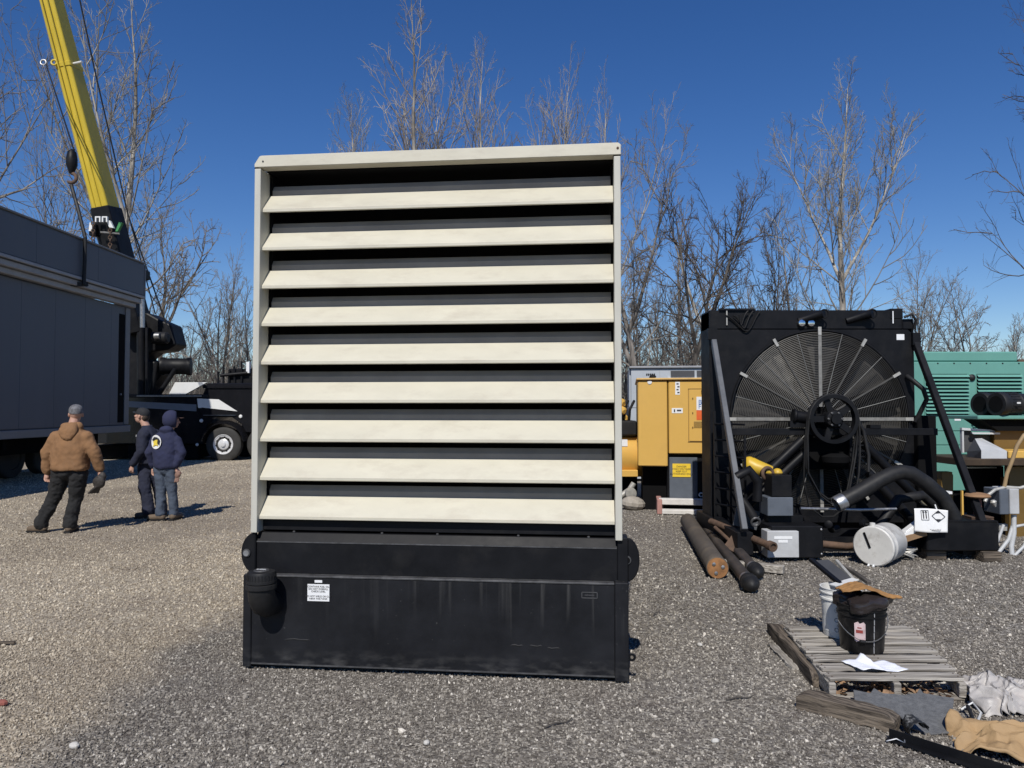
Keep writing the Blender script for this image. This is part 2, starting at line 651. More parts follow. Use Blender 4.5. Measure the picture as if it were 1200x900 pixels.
def tubes_to_mesh(name, lines, m):
    """lines: (points, r0, r1, sides) -> one mesh"""
    groups = {}
    for (p, r0, r1, s) in lines:
        groups.setdefault((len(p), s), []).append((p, r0, r1))
    V_, F_, o = [], [], 0
    for (k, s), ls in groups.items():
        P = np.array([a[0] for a in ls])
        r0 = np.array([a[1] for a in ls])[:, None]
        r1 = np.array([a[2] for a in ls])[:, None]
        t = np.linspace(0, 1, k)[None, :]
        rad = r0 + (r1 - r0) * t
        T = np.gradient(P, axis=1)
        T /= np.linalg.norm(T, axis=2, keepdims=True) + 1e-9
        ref = np.where(np.abs(T[:, :1, 2:3]) > 0.8, np.array([1.0, 0, 0]), np.array([0, 0, 1.0]))
        ref = np.broadcast_to(ref, T.shape)
        U = np.cross(T, ref)
        U /= np.linalg.norm(U, axis=2, keepdims=True) + 1e-9
        W = np.cross(T, U)
        a = np.arange(s) * 2 * PI / s
        ring = P[:, :, None, :] + (U[:, :, None, :] * np.cos(a)[None, None, :, None] + W[:, :, None, :] * np.sin(a)[None, None, :, None]) * rad[:, :, None, None]
        nb = len(ls)
        V_.append(ring.reshape(-1, 3))
        b = np.arange(nb)[:, None, None] * (k * s) + np.arange(k - 1)[None, :, None] * s
        j = np.arange(s)[None, None, :]
        jn = (j + 1) % s
        q = np.stack([b + j, b + jn, b + s + jn, b + s + j], -1).reshape(-1, 4) + o
        F_.append(q)
        o += nb * k * s
    v = np.concatenate(V_)
    f = np.concatenate(F_)
    me = bpy.data.meshes.new(name)
    me.vertices.add(len(v))
    me.vertices.foreach_set("co", v.astype(np.float32).ravel())
    me.loops.add(f.size)
    me.loops.foreach_set("vertex_index", f.astype(np.int32).ravel())
    me.polygons.add(len(f))
    me.polygons.foreach_set("loop_start", np.arange(0, f.size, 4, dtype=np.int32))
    me.polygons.foreach_set("use_smooth", np.ones(len(f), dtype=bool))
    me.update(calc_edges=True)
    me.materials.append(m)
    return me


def make_tree(seed, H, r0, kind, mtrunk, mtwig, lean=(0, 0), rich=1.0):
    """trunk mesh and crown mesh of one bare tree standing at the origin"""
    rng = np.random.default_rng(seed)
    cfg = {
        # start, n1, len(t) base/top, angle base/top, up, wig, fork
        'tall': dict(t0=0.24, n1=24, lb=0.40, lt=0.09, ab=56, at=24, up=0.10, wig=0.06, n2=9, n3=6, n4=3, twig=0.030, wt=0.035),
        'broad': dict(t0=0.25, n1=20, lb=0.50, lt=0.16, ab=68, at=35, up=0.05, wig=0.10, n2=9, n3=6, n4=3, twig=0.075, wt=0.07),
        'slim': dict(t0=0.22, n1=15, lb=0.30, lt=0.08, ab=42, at=22, up=0.07, wig=0.06, n2=6, n3=4, n4=0, twig=0.05, wt=0.05),
    }[kind]
    trunk = grow_line(rng, np.zeros(3), np.array([lean[0], lean[1], 1.0]), H * 0.97, 16, cfg['wt'], 0.02 if kind != 'broad' else 0.03)
    K = len(trunk)

    def trunk_r(t): return r0 * (1 - t) ** 0.85 + 0.012
    tl, lines = [], []
    tl.append((trunk, r0, 0.014, 9))
    if kind != 'slim':                                        # co-dominant stems
        for q in range(2):
            t = rng.uniform(0.25, 0.5) if kind == 'broad' else rng.uniform(0.30, 0.55)
            i = int(t * (K - 1))
            az = rng.uniform(0, 2 * PI)
            ang = R(rng.uniform(25, 42) if kind == 'broad' else rng.uniform(22, 34))
            d = np.array([math.cos(az) * math.sin(ang), math.sin(az) * math.sin(ang), math.cos(ang)])
            s = grow_line(rng, trunk[i], d, H * (1 - t) * (0.9 if kind == 'broad' else 0.86), 10, 0.07 if kind == 'broad' else 0.04, 0.03 if kind == 'broad' else 0.06)
            tl.append((s, trunk_r(t) * (0.8 if kind == 'broad' else 0.6), 0.014, 7))
    stems = [a[0] for a in tl]
    az = rng.uniform(0, 2 * PI)
    l1 = []
    for si, st in enumerate(stems):
        n1 = cfg['n1'] if si == 0 else cfg['n1'] // 2
        base_h = st[0][2]
        for k in range(n1):
            u = k / max(1, n1 - 1)
            t = (cfg['t0'] if si == 0 else 0.12) + (1 - (cfg['t0'] if si == 0 else 0.12)) * u * 0.97
            x = t * (len(st) - 1)
            i = min(int(x), len(st) - 2)
            p = st[i] + (st[i + 1] - st[i]) * (x - i)
            az += 2.4 + rng.normal(0, 0.5)
            hh = p[2] / H
            L = H * (cfg['lt'] + (cfg['lb'] - cfg['lt']) * (1 - hh) ** 1.0) * rng.uniform(0.55, 1.15) * min(1.0, 0.55 + 1.6 * hh)
            ang = R(cfg['ab'] + (cfg['at'] - cfg['ab']) * hh + rng.normal(0, 7))
            d = np.array([math.cos(az) * math.sin(ang), math.sin(az) * math.sin(ang), math.cos(ang)])
            rb = max(0.016, min(trunk_r(t) * 0.5, 0.010 + (0.0065 if kind == 'tall' else 0.009) * L))
            pts = grow_line(rng, p, d, L, 8, cfg['wig'], cfg['up'])
            l1.append((pts, rb, L))
            lines.append((pts, rb, 0.010, 5))

    def side(parents, cnt, ratio, a0, segs, sides, rmax, wig, up, tmin):
        res = []
        for (pp, rb, L) in parents:
            m_ = len(pp) - 1
            c = max(2, int(round(cnt * rich)))
            for k in range(c):
                t = tmin + (1 - tmin) * (k + rng.uniform(0, 1)) / c
                x = min(t, 0.999) * m_
                i = int(x)
                p = pp[i] + (pp[i + 1] - pp[i]) * (x - i)
                ax = pp[i + 1] - pp[i]
                ax = ax / np.linalg.norm(ax)
                v = rng.normal(0, 1, 3)
                v -= ax * v.dot(ax)
                v /= np.linalg.norm(v) + 1e-9
                a = R(a0 + rng.normal(0, 9))
                d = ax * math.cos(a) + v * math.sin(a)
                LL = L * ratio * (1.15 - 0.65 * t) * rng.uniform(0.6, 1.3)
                r_ = min(rb * 0.6, rmax)
                q = grow_line(rng, p, d, LL, segs, wig, up)
                res.append((q, r_, LL))
                lines.append((q, r_, max(0.004, r_ * 0.45), sides))
        return res

    l2 = side(l1, cfg['n2'], 0.46, 42, 5, 4, 0.028, cfg['wig'] * 1.5, cfg['up'] * 0.9, 0.16)
    l3 = side(l2, cfg['n3'], 0.46, 40, 3, 3, 0.014, cfg['wig'] * 1.8, cfg['up'] * 0.8, 0.12)
    if cfg['n4']:
        side(l3, cfg['n4'], 0.50, 36, 2, 3, 0.0085, cfg['wig'] * 2, cfg['up'] * 0.6, 0.2)
    return tubes_to_mesh("trunk", tl, mtrunk), tubes_to_mesh("crown", lines, mtwig)


def plant(name, meshes, label, loc, rz=0.0, sc=1.0, group=None):
    t = thing(name, label, "tree", loc, rz, group)
    t.scale = (sc, sc, sc) if not isinstance(sc, tuple) else sc
    for nm, me in zip(("trunk", "crown"), meshes):
        o = bpy.data.objects.new(nm, me)
        C.objects.link(o)
        o.parent = t
    return t


def tree_at(name, px, top_py, D, seed, kind, label, r=None, mt=None, mw=None, rz=0.0, lean=(0, 0), rich=1.0, wide=1.0):
    H = CAM_H + (478 - top_py) / FOC * D
    x = (px - 600) / FOC * D
    me = make_tree(seed, H, r or 0.012 * H + 0.03, kind, mt or M_bark_pale, mw or M_twig_pale, lean, rich)
    t = plant(name, me, label, (x, D, -0.05), rz, (wide, wide, 1.0))
    return t, me


tree_at("tall_tree", 140, -8, 38, 3, 'tall', "tall pale bare tree rising just right of the yellow crane boom", mw=M_twig_pale, wide=0.95, rich=0.75)
tree_at("tall_tree", 500, 2, 40, 8, 'tall', "tallest pale bare tree above the middle of the cream enclosure", mw=M_twig_rust, r=0.28, wide=0.95, rich=0.7)
tree_at("tall_tree", 985, 72, 38, 21, 'tall', "tall pale bare tree standing alone above the fan radiator", mw=M_twig_pale, r=0.27, wide=0.9, rich=0.85)
tree_at("bare_tree", 562, 28, 42, 12, 'tall', "pale bare tree above the enclosure, right of the tallest one", mw=M_twig_rust, r=0.2, wide=0.8, rich=0.65)
tree_at("bare_tree", 440, 95, 44, 14, 'tall', "thin pale bare tree above the enclosure's top edge near its left corner", mw=M_twig_pale, r=0.16, wide=0.95, rich=0.8)
tree_at("bare_tree", 664, 68, 44, 15, 'tall', "slim pale bare tree above the right half of the enclosure", mw=M_twig_rust, r=0.2, wide=0.75, rich=0.65)
tree_at("bare_tree", 714, 80, 46, 16, 'tall', "slim pale bare tree above the enclosure's right corner", mw=M_twig_rust, r=0.2, wide=0.75, rich=0.65)
tree_at("bare_tree", 800, 235, 45, 71, 'slim', "fine twigged upright tree between the crooked tree and the leaning one", mt=M_bark_grey, mw=M_twig_grey, r=0.16, wide=1.1)
tree_at("bare_tree", 940, 255, 46, 72, 'slim', "fine twigged grey tree just left of the tall lone tree", mt=M_bark_grey, mw=M_twig_grey, r=0.15, wide=1.1)
tree_at("crooked_tree", 748, 150, 36, 31, 'broad', "grey crooked tree close to the enclosure's right side", mt=M_bark_grey, mw=M_twig_grey, r=0.26, wide=0.72, rich=0.9)
tree_at("leaning_tree", 778, 200, 36, 37, 'broad', "dark tree leaning right between the enclosure and the radiator", mt=M_bark_dark, mw=M_twig_dark, r=0.22, lean=(0.42, 0.0), wide=0.8, rich=0.8)
tree_at("leaning_tree", 862, 235, 40, 39, 'slim', "pale broken tree leaning left behind the radiator's near corner", mt=M_bark_pale, mw=M_twig_grey, r=0.2, lean=(-0.25, 0))
tree_at("bare_tree", 905, 235, 42, 41, 'broad', "small dark forked tree behind the top of the radiator", mt=M_bark_dark, mw=M_twig_dark, r=0.14, wide=0.6, rich=0.8)
tree_at("bare_tree", 1078, 305, 42, 43, 'broad', "low grey tree between the radiator and the green generator", mt=M_bark_grey, mw=M_twig_grey, r=0.12, wide=0.7, rich=0.7)
tree_at("bare_tree", 1128, 325, 45, 44, 'broad', "low grey tree right above the green generator's louvres", mt=M_bark_grey, mw=M_twig_grey, r=0.11, wide=0.8, rich=0.7)
tree_at("crooked_tree", 1300, 20, 33, 47, 'broad', "dark bare tree whose branches reach in above the green generator", mt=M_bark_dark, mw=M_twig_dark, r=0.28, wide=0.62, rich=0.8)
tree_at("crooked_tree", 186, 225, 34, 53, 'broad', "crooked dark tree rising behind the wrecker's black winch", mt=M_bark_dark, mw=M_twig_grey, r=0.14, wide=0.85, rich=0.6)
tree_at("forked_tree", 256, 300, 38, 57, 'broad', "grey forked tree behind the wrecker beside the cream enclosure", mt=M_bark_grey, mw=M_twig_grey, r=0.16, wide=0.55, rich=0.7)
tree_at("crooked_tree", -75, -60, 32, 59, 'broad', "big bare tree spreading over the roof of the dark trailer", mt=M_bark_grey, mw=M_twig_grey, r=0.22, wide=0.6, rich=0.7)
tree_at("bare_tree", 60, 150, 44, 61, 'broad', "grey bare tree behind the trailer roof under the hanging hook", mt=M_bark_grey, mw=M_twig_grey, r=0.15, wide=0.7, rich=0.65)

# the wood behind the yard: slender trees, copies of five kinds, each a tree of its own
wood = []
for k, (H, r_, mt_, mw_) in enumerate(((11, 0.10, M_bark_grey, M_twig_grey), (9, 0.09, M_bark_dark, M_twig_dark), (12, 0.12, M_bark_pale, M_twig_pale),
                                       (8, 0.08, M_bark_grey, M_twig_rust), (10, 0.10, M_bark_grey, M_twig_pale), (9.5, 0.11, M_bark_dark, M_twig_grey))):
    wood.append(make_tree(100 + k, H, r_, 'slim', mt_, mw_, rich=1.25))
rng = random.Random(4)
spots = []
for row, (D, n) in enumerate(((42, 56), (48, 62), (55, 64), (64, 66))):
    for i in range(n):
        px = -60 + (1340) * (i + rng.uniform(0.05, 0.95)) / n
        spots.append((px, D + rng.uniform(-2.5, 2.5)))
for (px, D) in spots:
    right = max(0.0, min(1.0, (px - 900) / 250))
    sc_ = rng.uniform(0.72, 1.12) * (1.0 - 0.32 * right) * (0.95 if D < 50 else 1.05)
    if px < 320: sc_ *= 0.84
    kind_ = rng.randrange(6)
    if 410 < px < 640 and D > 45: continue                # wholly behind the cream enclosure
    where = "trailer and crane" if px < 190 else "wrecker truck" if px < 400 else "cream enclosure" if px < 728 else "ochre cabinet" if px < 835 else "fan radiator" if px < 1075 else "green generator"
    look = ("grey", "dark", "pale barked", "grey", "grey", "dark")[kind_]
    plant("bare_tree", wood[kind_], "slender %s bare tree among others in the wood behind the %s" % (look, where),
          ((px - 600) / FOC * D, D, -0.1), rng.uniform(0, 6.28), (sc_ * 1.15, sc_ * 1.15, sc_), "slender trees of the wood behind the yard")

# undergrowth: a tangle of bare stems at the wood's edge, and the leaf-strewn floor of the wood
rng2 = np.random.default_rng(9)
ul = []
for i in range(20000):
    y = rng2.uniform(39, 70)
    x = rng2.uniform(-0.78, 0.78) * y
    h = rng2.uniform(1.2, 5.6)
    d = np.array([rng2.normal(0, 0.30), rng2.normal(0, 0.30), 1.0])
    p = grow_line(rng2, np.array([x, y, -0.1]), d, h, 3, 0.14, 0.02)
    ul.append((p, rng2.uniform(0.012, 0.03), 0.006, 3))
    for q in range(2):
        j = rng2.integers(1, 3)
        d2 = d + rng2.normal(0, 0.6, 3)
        ul.append((grow_line(rng2, p[j], d2, h * 0.45, 2, 0.15, 0.03), 0.011, 0.005, 3))
ume = tubes_to_mesh("undergrowth", ul, M_twig_grey)
uo = bpy.data.objects.new("undergrowth", ume)
C.objects.link(uo)
tag(uo, "tangle of bare brush filling the edge of the wood", "undergrowth", None, "stuff")
M_leaf = mat("leaf litter", (0.16, 0.115, 0.08), 0.95, var=0.45, scale=1.2, bump=0.5, bscale=8)
wf = MB()
nxw, nyw = 80, 24
wf.sheet(lambda s, t: ((s - 0.5) * 220, 36.5 + 60 * t, 0.06 + 2.2 * t ** 1.3 + 0.35 * noise.noise(V((s * 30, t * 14, 0))) * min(1, 4 * t) + (-0.2 if t == 0 else 0)), nxw, nyw)
wo = wf.build("wood_floor", M_leaf, smooth=60)
wo["kind"] = "structure"
# ------------------------------------------------------------------ the louvred generator enclosure
def streak_mat():
    """black tank paint with pale run-down streaks from the top edge and dust along the bottom"""
    m = mat("tank paint", (0.0115, 0.012, 0.0145), 0.42, spec=0.26, var=0.35, scale=3, bump=0.06, bscale=5)
    n, l = m.node_tree.nodes, m.node_tree.links
    bs = n['Principled BSDF']
    base = bs.inputs['Base Color'].links[0].from_socket
    tc = n.new('ShaderNodeTexCoord')
    sep = n.new('ShaderNodeSeparateXYZ')
    l.new(tc.outputs['Object'], sep.inputs[0])

    def mp(src, a, b, c, d):
        q = n.new('ShaderNodeMapRange')
        for i, val in enumerate((a, b, c, d)):
            q.inputs[i + 1].default_value = val
        l.new(src, q.inputs[0])
        return q.outputs[0]

    def mth(op, a, b):
        q = n.new('ShaderNodeMath')
        q.operation = op
        for i, s in enumerate((a, b)):
            if isinstance(s, (int, float)): q.inputs[i].default_value = s
            else: l.new(s, q.inputs[i])
        return q.outputs[0]

    def nz(scale, st, det=4):
        mpp = n.new('ShaderNodeMapping')
        mpp.inputs['Scale'].default_value = st
        l.new(tc.outputs['Object'], mpp.inputs[0])
        q = n.new('ShaderNodeTexNoise')
        q.inputs['Scale'].default_value, q.inputs['Detail'].default_value = scale, det
        l.new(mpp.outputs[0], q.inputs['Vector'])
        return q.outputs[0]

    streak = mp(nz(26, (1, 1, 0.03), 3), 0.55, 0.75, 0, 1)
    length = mp(nz(7, (1, 1, 0.0), 3), 0.3, 0.75, 0.50, 0.05)
    run = mp(mth('SUBTRACT', sep.outputs[2], length), 0.0, 0.22, 0, 1)
    right = mp(sep.outputs[0], -0.5, 0.6, 0.25, 1.0)
    a = mth('MULTIPLY', mth('MULTIPLY', streak, run), right)
    low = mth('MULTIPLY', mp(sep.outputs[2], 0.16, 0.02, 0, 1), mp(nz(9, (1, 1, 2.5), 8), 0.45, 0.7, 0, 1))
    spots = mp(nz(38, (1, 1, 1), 2), 0.70, 0.78, 0, 1)
    tot = mth('MAXIMUM', mth('MULTIPLY', a, 0.42), mth('MAXIMUM', mth('MULTIPLY', low, 0.6), mth('MULTIPLY', spots, 0.35)))
    mx = n.new('ShaderNodeMix')
    mx.data_type = 'RGBA'
    l.new(tot, mx.inputs[0])
    l.new(base, mx.inputs[6])
    mx.inputs[7].default_value = (0.10, 0.098, 0.096, 1)
    l.new(mx.outputs[2], bs.inputs['Base Color'])
    return m


M_tank = streak_mat()
M_edge = mat("worn black edge", (0.075, 0.075, 0.078), 0.45, var=0.4, scale=14, metal=0.2)

G0, G1 = V((-1.756, 4.875, 0)), V((0.722, 4.615, 0))
gc = (G0 + G1) / 2
grz = math.atan2(G1.y - G0.y, G1.x - G0.x)
gen = thing("generator_enclosure", "huge cream louvred generator enclosure standing on a black fuel tank base", "generator", gc, grz)
HW, UW, DEP = 1.245, 1.21, 4.6
# --- fuel tank (lower black box)
t = MB()
t.bx(-HW + 0.055, 0.0, 0.035, HW - 0.085, DEP, 0.600)
t.bx(-HW + 0.03, 0.05, 0.004, HW - 0.05, DEP - 0.02, 0.035)
tank = t.build("fuel_tank", M_tank, gen, bevel=0.004)
e = MB()
e.bx(-HW, -0.010, 0.015, -HW + 0.055, DEP + 0.01, 0.612)
e.build("tank_end_plate", M_tank, gen, bevel=0.006)
e = MB()
e.bx(HW - 0.085, -0.012, 0.012, HW, DEP + 0.01, 0.618)
e.build("tank_end_plate", M_tank, gen, bevel=0.006)
e = MB()
e.bx(-HW + 0.056, -0.006, 0.600, HW - 0.086, 0.11, 0.613)
e.build("tank_top_lip", M_edge, gen, bevel=0.003)
e = MB()
e.bx(-HW + 0.056, -0.004, 0.035, HW - 0.086, -0.0005, 0.044)
e.build("weld_seam", M_edge, tank)
# --- base rail above the tank
t = MB()
t.prism([(0.05, 0.613), (0.05, 0.818), (0.090, 0.874), (0.6, 0.874), (0.6, 0.613)], (-UW + 0.018, 0, 0), (0, 1, 0), (0, 0, 1), (2 * UW - 0.048, 0, 0))
rail = t.build("base_rail", M_black, gen, bevel=0.003)
e = MB()
e.bx(-UW + 0.02, 0.046, 0.814, UW - 0.035, 0.049, 0.822)
e.build("weld_seam", M_edge, rail)
e = MB()
e.bx(UW - 0.03, 0.04, 0.613, UW + 0.035, 0.20, 0.885)
e.build("rail_end_plate", M_black, gen, bevel=0.004)
for x in (-0.95, -0.35, 0.02, 0.55, 1.0):
    MB().lathe([(0.009, 0), (0.009, 0.006), (0.004, 0.009)], (x, 0.105, 0.874), (0, 0, 1), 8).build("bolt", M_edge, rail)
# --- lifting eyes
for sx in (-1, 1):
    pts = [(0, 0)]
    pts += [((0.075 if sx > 0 else 0.10) * math.cos(a), 0.135 + 0.135 * math.sin(a)) for a in [R(-78 + k * 13) for k in range(13)]]
    pts += [(0, 0.27)]
    lug = MB().prism([(sx * p[0], p[1]) for p in pts], (sx * (UW + 0.034 if sx > 0 else UW - 0.028), 0.03 if sx < 0 else 0.06, 0.61), (1, 0, 0), (0, 0, 1), (0, 0.035, 0))
    lo = lug.build("lifting_eye", M_black, gen, bevel=0.006)
    MB().ring((sx * (UW + 0.03 if sx > 0 else UW + 0.03), 0.025 if sx < 0 else 0.055, 0.745), (0, 1, 0), 0.022, 0.006, 18, 6).build("eye_rim", M_edge, lo, smooth=60)
    MB().lathe([(0.019, 0), (0.019, 0.01)], (sx * (UW + 0.03), 0.026 if sx < 0 else 0.056, 0.745), (0, -1, 0), 14).build("eye_bolt", M_steel if sx < 0 else M_int, lo)
# small shackle low on the end plate
sh = MB().ring((HW + 0.02, 0.02, 0.155), (0, 1, 0), 0.018, 0.008, 16, 6)
sh.bx(HW, 0.005, 0.135, HW + 0.012, 0.035, 0.175)
sh.build("tie_ring", M_black, gen, smooth=50)
# --- filler neck with screwed cap
fx, fy = -1.056, -0.15
nk = MB()
pts = [V((fx, fy, 0.595)), V((fx, fy, 0.550)), V((fx, fy + 0.012, 0.500)), V((fx, fy + 0.045, 0.46)), V((fx, fy + 0.09, 0.437)), V((fx, fy + 0.16, 0.432))]
nk.tube(pts, [0.080, 0.082, 0.084, 0.084, 0.080, 0.080], 28)
nk.lathe([(0.086, 0), (0.095, 0.004), (0.095, 0.03), (0.086, 0.036)], (fx, fy, 0.560), (0, 0, 1), 28)
neck = nk.build("filler_neck", M_rubber, gen, smooth=45)
cp = MB()
cp.lathe([(0.086, 0.552), (0.093, 0.555), (0.093, 0.570), (0.089, 0.573), (0.089, 0.612), (0.084, 0.623), (0.05, 0.628), (0.001, 0.628)], (fx, fy, 0.045), (0, 0, 1), 32)
for k in range(28):
    a = 2 * PI * k / 28
    cp.box((fx + 0.0885 * math.cos(a), fy + 0.0885 * math.sin(a), 0.637), (0.006, 0.008, 0.034), (0, 0, a))
cap = cp.build("filler_cap", M_rubber, neck, smooth=40)
MB().lathe([(0.05, 0.6285), (0.045, 0.634), (0.001, 0.634)], (fx, fy, 0.045), (0, 0, 1), 24).build("cap_boss", M_edge, neck, smooth=40)
text_mesh("DIESEL", 0.022, M_label, "cap_lettering", neck, (fx, fy, 0.6805), (0, 0, 0))
# --- data plates
lb = MB()
lb.bx(-0.811, -0.005, 0.452, -0.665, -0.0005, 0.560)
plate = lb.build("warning_label", M_label, gen)
rx = (PI / 2, 0, 0)
text_mesh("CONTAINS FUEL OIL\nDO NOT OVERFILL\nCHECK LEVEL\n \nDO NOT WELD OR CUT\nNEAR THIS TANK", 0.0155, M_ink, "label_text", plate, (-0.738, -0.0062, 0.506), rx)
MB().bx(-0.764, -0.004, 0.570, -0.714, -0.0005, 0.586).build("small_plate", M_label, gen)
fp = MB()
fr = ((0.955, 0.515), (1.055, 0.555))
(x0, z0), (x1, z1) = fr
for (a, b, c_, d) in ((x0, z0, x1, z0 + .005), (x0, z1 - .005, x1, z1), (x0, z0, x0 + .005, z1), (x1 - .005, z0, x1, z1), (x0 + .02, z0 + .018, x1 - .02, z0 + .022)):
    fp.bx(a, -0.003, b, c_, -0.0005, d)
fp.build("rating_plate_outline", M_edge, gen)
# scuffed weld beads near the bottom edge
M_scuff = mat("dark scuff", (0.008, 0.008, 0.009), 0.7, var=0.4, scale=30)
for (x0, x1, z) in ((-0.99, -0.77, 0.20), (0.50, 0.60, 0.21), (0.62, 0.72, 0.21), (0.73, 0.83, 0.20)):
    s = MB()
    s.tube([V((x0 + (x1 - x0) * k / 5, 0.0065, z + 0.003 * math.sin(k * 2.1 + x0 * 9))) for k in range(6)], [0.005, 0.0085, 0.009, 0.0085, 0.009, 0.005], 8)
    s.build("scuff_mark", M_scuff, tank, smooth=60)
# --- upper shell
ZT = 3.382
ZC = ZT - 0.078
for sx in (-1, 1):
    p = MB()
    xo, xi = sx * UW, sx * (UW - 0.043)
    p.bx(min(xo, xi), 0.014, 0.88 if sx < 0 else 0.872, max(xo, xi), 0.16, ZC - 0.007)
    p.build("side_post", M_post, gen, bevel=0.005, seg=2)
    w = MB()
    w.bx(sx * (UW - 0.003) if sx < 0 else UW - 0.028, 0.16, 0.88, sx * (UW - 0.028) if sx < 0 else UW - 0.003, DEP, ZT - 0.013)
    w.build("side_wall", M_post, gen)
    # lining behind the louvres
    w = MB()
    w.bx(sx * (UW - 0.044), 0.165, 0.885, sx * (UW - 0.060), DEP - 0.1, ZT - 0.09)
    w.build("side_liner", M_int, gen)
tc_ = MB()
tc_.prism([(-UW, ZC), (-UW, ZC + 0.022), (-UW + 0.034, ZT - 0.004), (-UW + 0.05, ZT), (UW - 0.014, ZT), (UW + 0.002, ZT - 0.014), (UW + 0.002, ZC)], (0, 0.010, 0), (1, 0, 0), (0, 0, 1), (0, 0.09, 0))
topcap = tc_.build("top_cap", M_cream, gen, bevel=0.003)
# cut corner piece and fixing screws
MB().bx(-UW - 0.002, 0.018, ZC - 0.0065, -UW + 0.03, 0.09, ZC - 0.0005).build("corner_gasket", M_int, gen)
MB().bx(UW - 0.045, 0.018, ZC - 0.0065, UW - 0.001, 0.09, ZC - 0.0005).build("corner_gasket", M_int, gen)
sc = MB().lathe([(0.008, 0), (0.008, 0.003), (0.004, 0.006)], (UW - 0.018, 0.010, ZT - 0.036), (0, -1, 0), 10)
sc.build("rivet", M_rust, topcap)
sc = MB().lathe([(0.006, 0), (0.006, 0.003), (0.003, 0.005)], (-UW + 0.060, 0.010, ZT - 0.040), (0, -1, 0), 10)
sc.build("rivet", M_dkint, topcap)
MB().bx(-UW + 0.002, 0.102, ZT - 0.012, UW - 0.002, DEP, ZT - 0.002).build("roof", M_post, gen)
MB().bx(-UW + 0.044, DEP - 0.05, 0.885, UW - 0.044, DEP - 0.02, ZT - 0.02).build("back_wall", M_int, gen)
MB().bx(-UW + 0.046, 0.101, ZC - 0.006, UW - 0.046, 0.6, ZC).build("shaded_soffit", M_int, gen)  # coloured black for the shade under the top cap
# --- louvre blades: sloping cream face with a rolled lip, dark stiffener standing behind
SP, Z0 = 0.2555, 0.963
rnd = random.Random(5)
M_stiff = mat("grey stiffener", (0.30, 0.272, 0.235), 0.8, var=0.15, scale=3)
XL, XR = -UW + 0.045, UW - 0.046
for i in range(9):
    z = Z0 + i * SP
    prof = [(0.052, 0.0), (0.046, 0.004), (0.046, 0.022), (0.050, 0.026), (0.160, 0.142), (0.163, 0.139), (0.056, 0.024), (0.056, 0.0)]
    b = MB()
    b.prism([(p[0], z + p[1]) for p in prof], (XL, 0, 0), (0, 1, 0), (0, 0, 1), (XR - XL, 0, 0))
    blade = b.build("louvre_blade", M_cream, gen)
    blade.rotation_euler.y = 0
    blade.location.z = rnd.uniform(-0.002, 0.002)
    f = MB()
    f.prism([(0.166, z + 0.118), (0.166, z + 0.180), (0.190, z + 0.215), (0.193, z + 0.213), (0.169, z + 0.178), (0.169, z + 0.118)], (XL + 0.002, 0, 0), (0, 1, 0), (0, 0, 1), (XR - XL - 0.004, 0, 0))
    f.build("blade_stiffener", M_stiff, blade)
MB().bx(XL, 0.10, 0.886, XR, 0.14, 0.955).build("bottom_channel", M_black, gen, bevel=0.004)
MB().bx(XL, 0.6, 0.886, XR, 0.62, ZT - 0.09).build("radiator_screen", M_int, gen)
# ------------------------------------------------------------------ the big black fan radiator
M_fin = mat("radiator fins", (0.052, 0.049, 0.045), 0.6, metal=0.3, var=0.1, scale=3, stretch=(1, 1, 60))
M_wire = mat("guard wire", (0.085, 0.081, 0.074), 0.5, metal=0.2, var=0.2)
M_spoke = mat("galvanised strip", (0.42, 0.41, 0.38), 0.5, metal=0.3, var=0.2, scale=15)
M_strip = mat("dull strip", (0.22, 0.215, 0.20), 0.55, metal=0.2, var=0.25, scale=15)
M_thin = mat("thin pale wire", (0.20, 0.20, 0.19), 0.5, metal=0.2, var=0.2)
M_brace = mat("slate grey paint", (0.085, 0.092, 0.105), 0.4, var=0.15, scale=5)
M_grey = mat("grey box paint", (0.46, 0.47, 0.48), 0.5, var=0.1, scale=5, dirt=(0.25, 0.22, 0.19), dirt_amt=0.3)
M_slate = mat("blue grey paint", (0.10, 0.115, 0.14), 0.45, var=0.1)

RY = 9.6
X0, X1 = 2.57, 5.23
rad = thing("fan_radiator", "large black radiator with round spoked fan guard and drive pulley", "radiator", (3.9, RY, 0))


def rl(px, py, dy=0.0):
    p = at(px, py, RY + dy)
    return V((p.x - 3.9, dy, p.z))


FC, FR = V((0.09, 0, 1.556)), 1.145
ZB, ZTp = 0.28, 2.975
xa, xb = X0 - 3.9, X1 - 3.9
# shroud with round opening (square-to-circle face, rolled rim)
sh = MB()
n = 96
outer, inner = [], []
for i in range(n):
    a = 2 * PI * i / n
    c, s = math.cos(a), math.sin(a)
    k = 9
    ex = (xb - FC.x) if c > 0 else (FC.x - xa)
    ez = (2.72 - FC.z) if s > 0 else (FC.z - ZB)
    q = min(ex / abs(c) if abs(c) > 1e-6 else 9e9, ez / abs(s) if abs(s) > 1e-6 else 9e9)
    outer.append((FC.x + c * q, 0, FC.z + s * q))
    inner.append((FC.x + c * FR, 0, FC.z + s * FR))
vs = outer + inner + [(p[0], 0.16, p[2]) for p in inner]
fs = [(i, (i + 1) % n, n + (i + 1) % n, n + i) for i in range(n)] + [(n + i, n + (i + 1) % n, 2 * n + (i + 1) % n, 2 * n + i) for i in range(n)]
sh.add(vs, fs)
shroud = sh.build("fan_shroud", M_black, rad)
MB().ring((FC.x, -0.012, FC.z), (0, 1, 0), FR + 0.012, 0.016, 96, 6).build("shroud_rim", M_black, shroud, smooth=60)
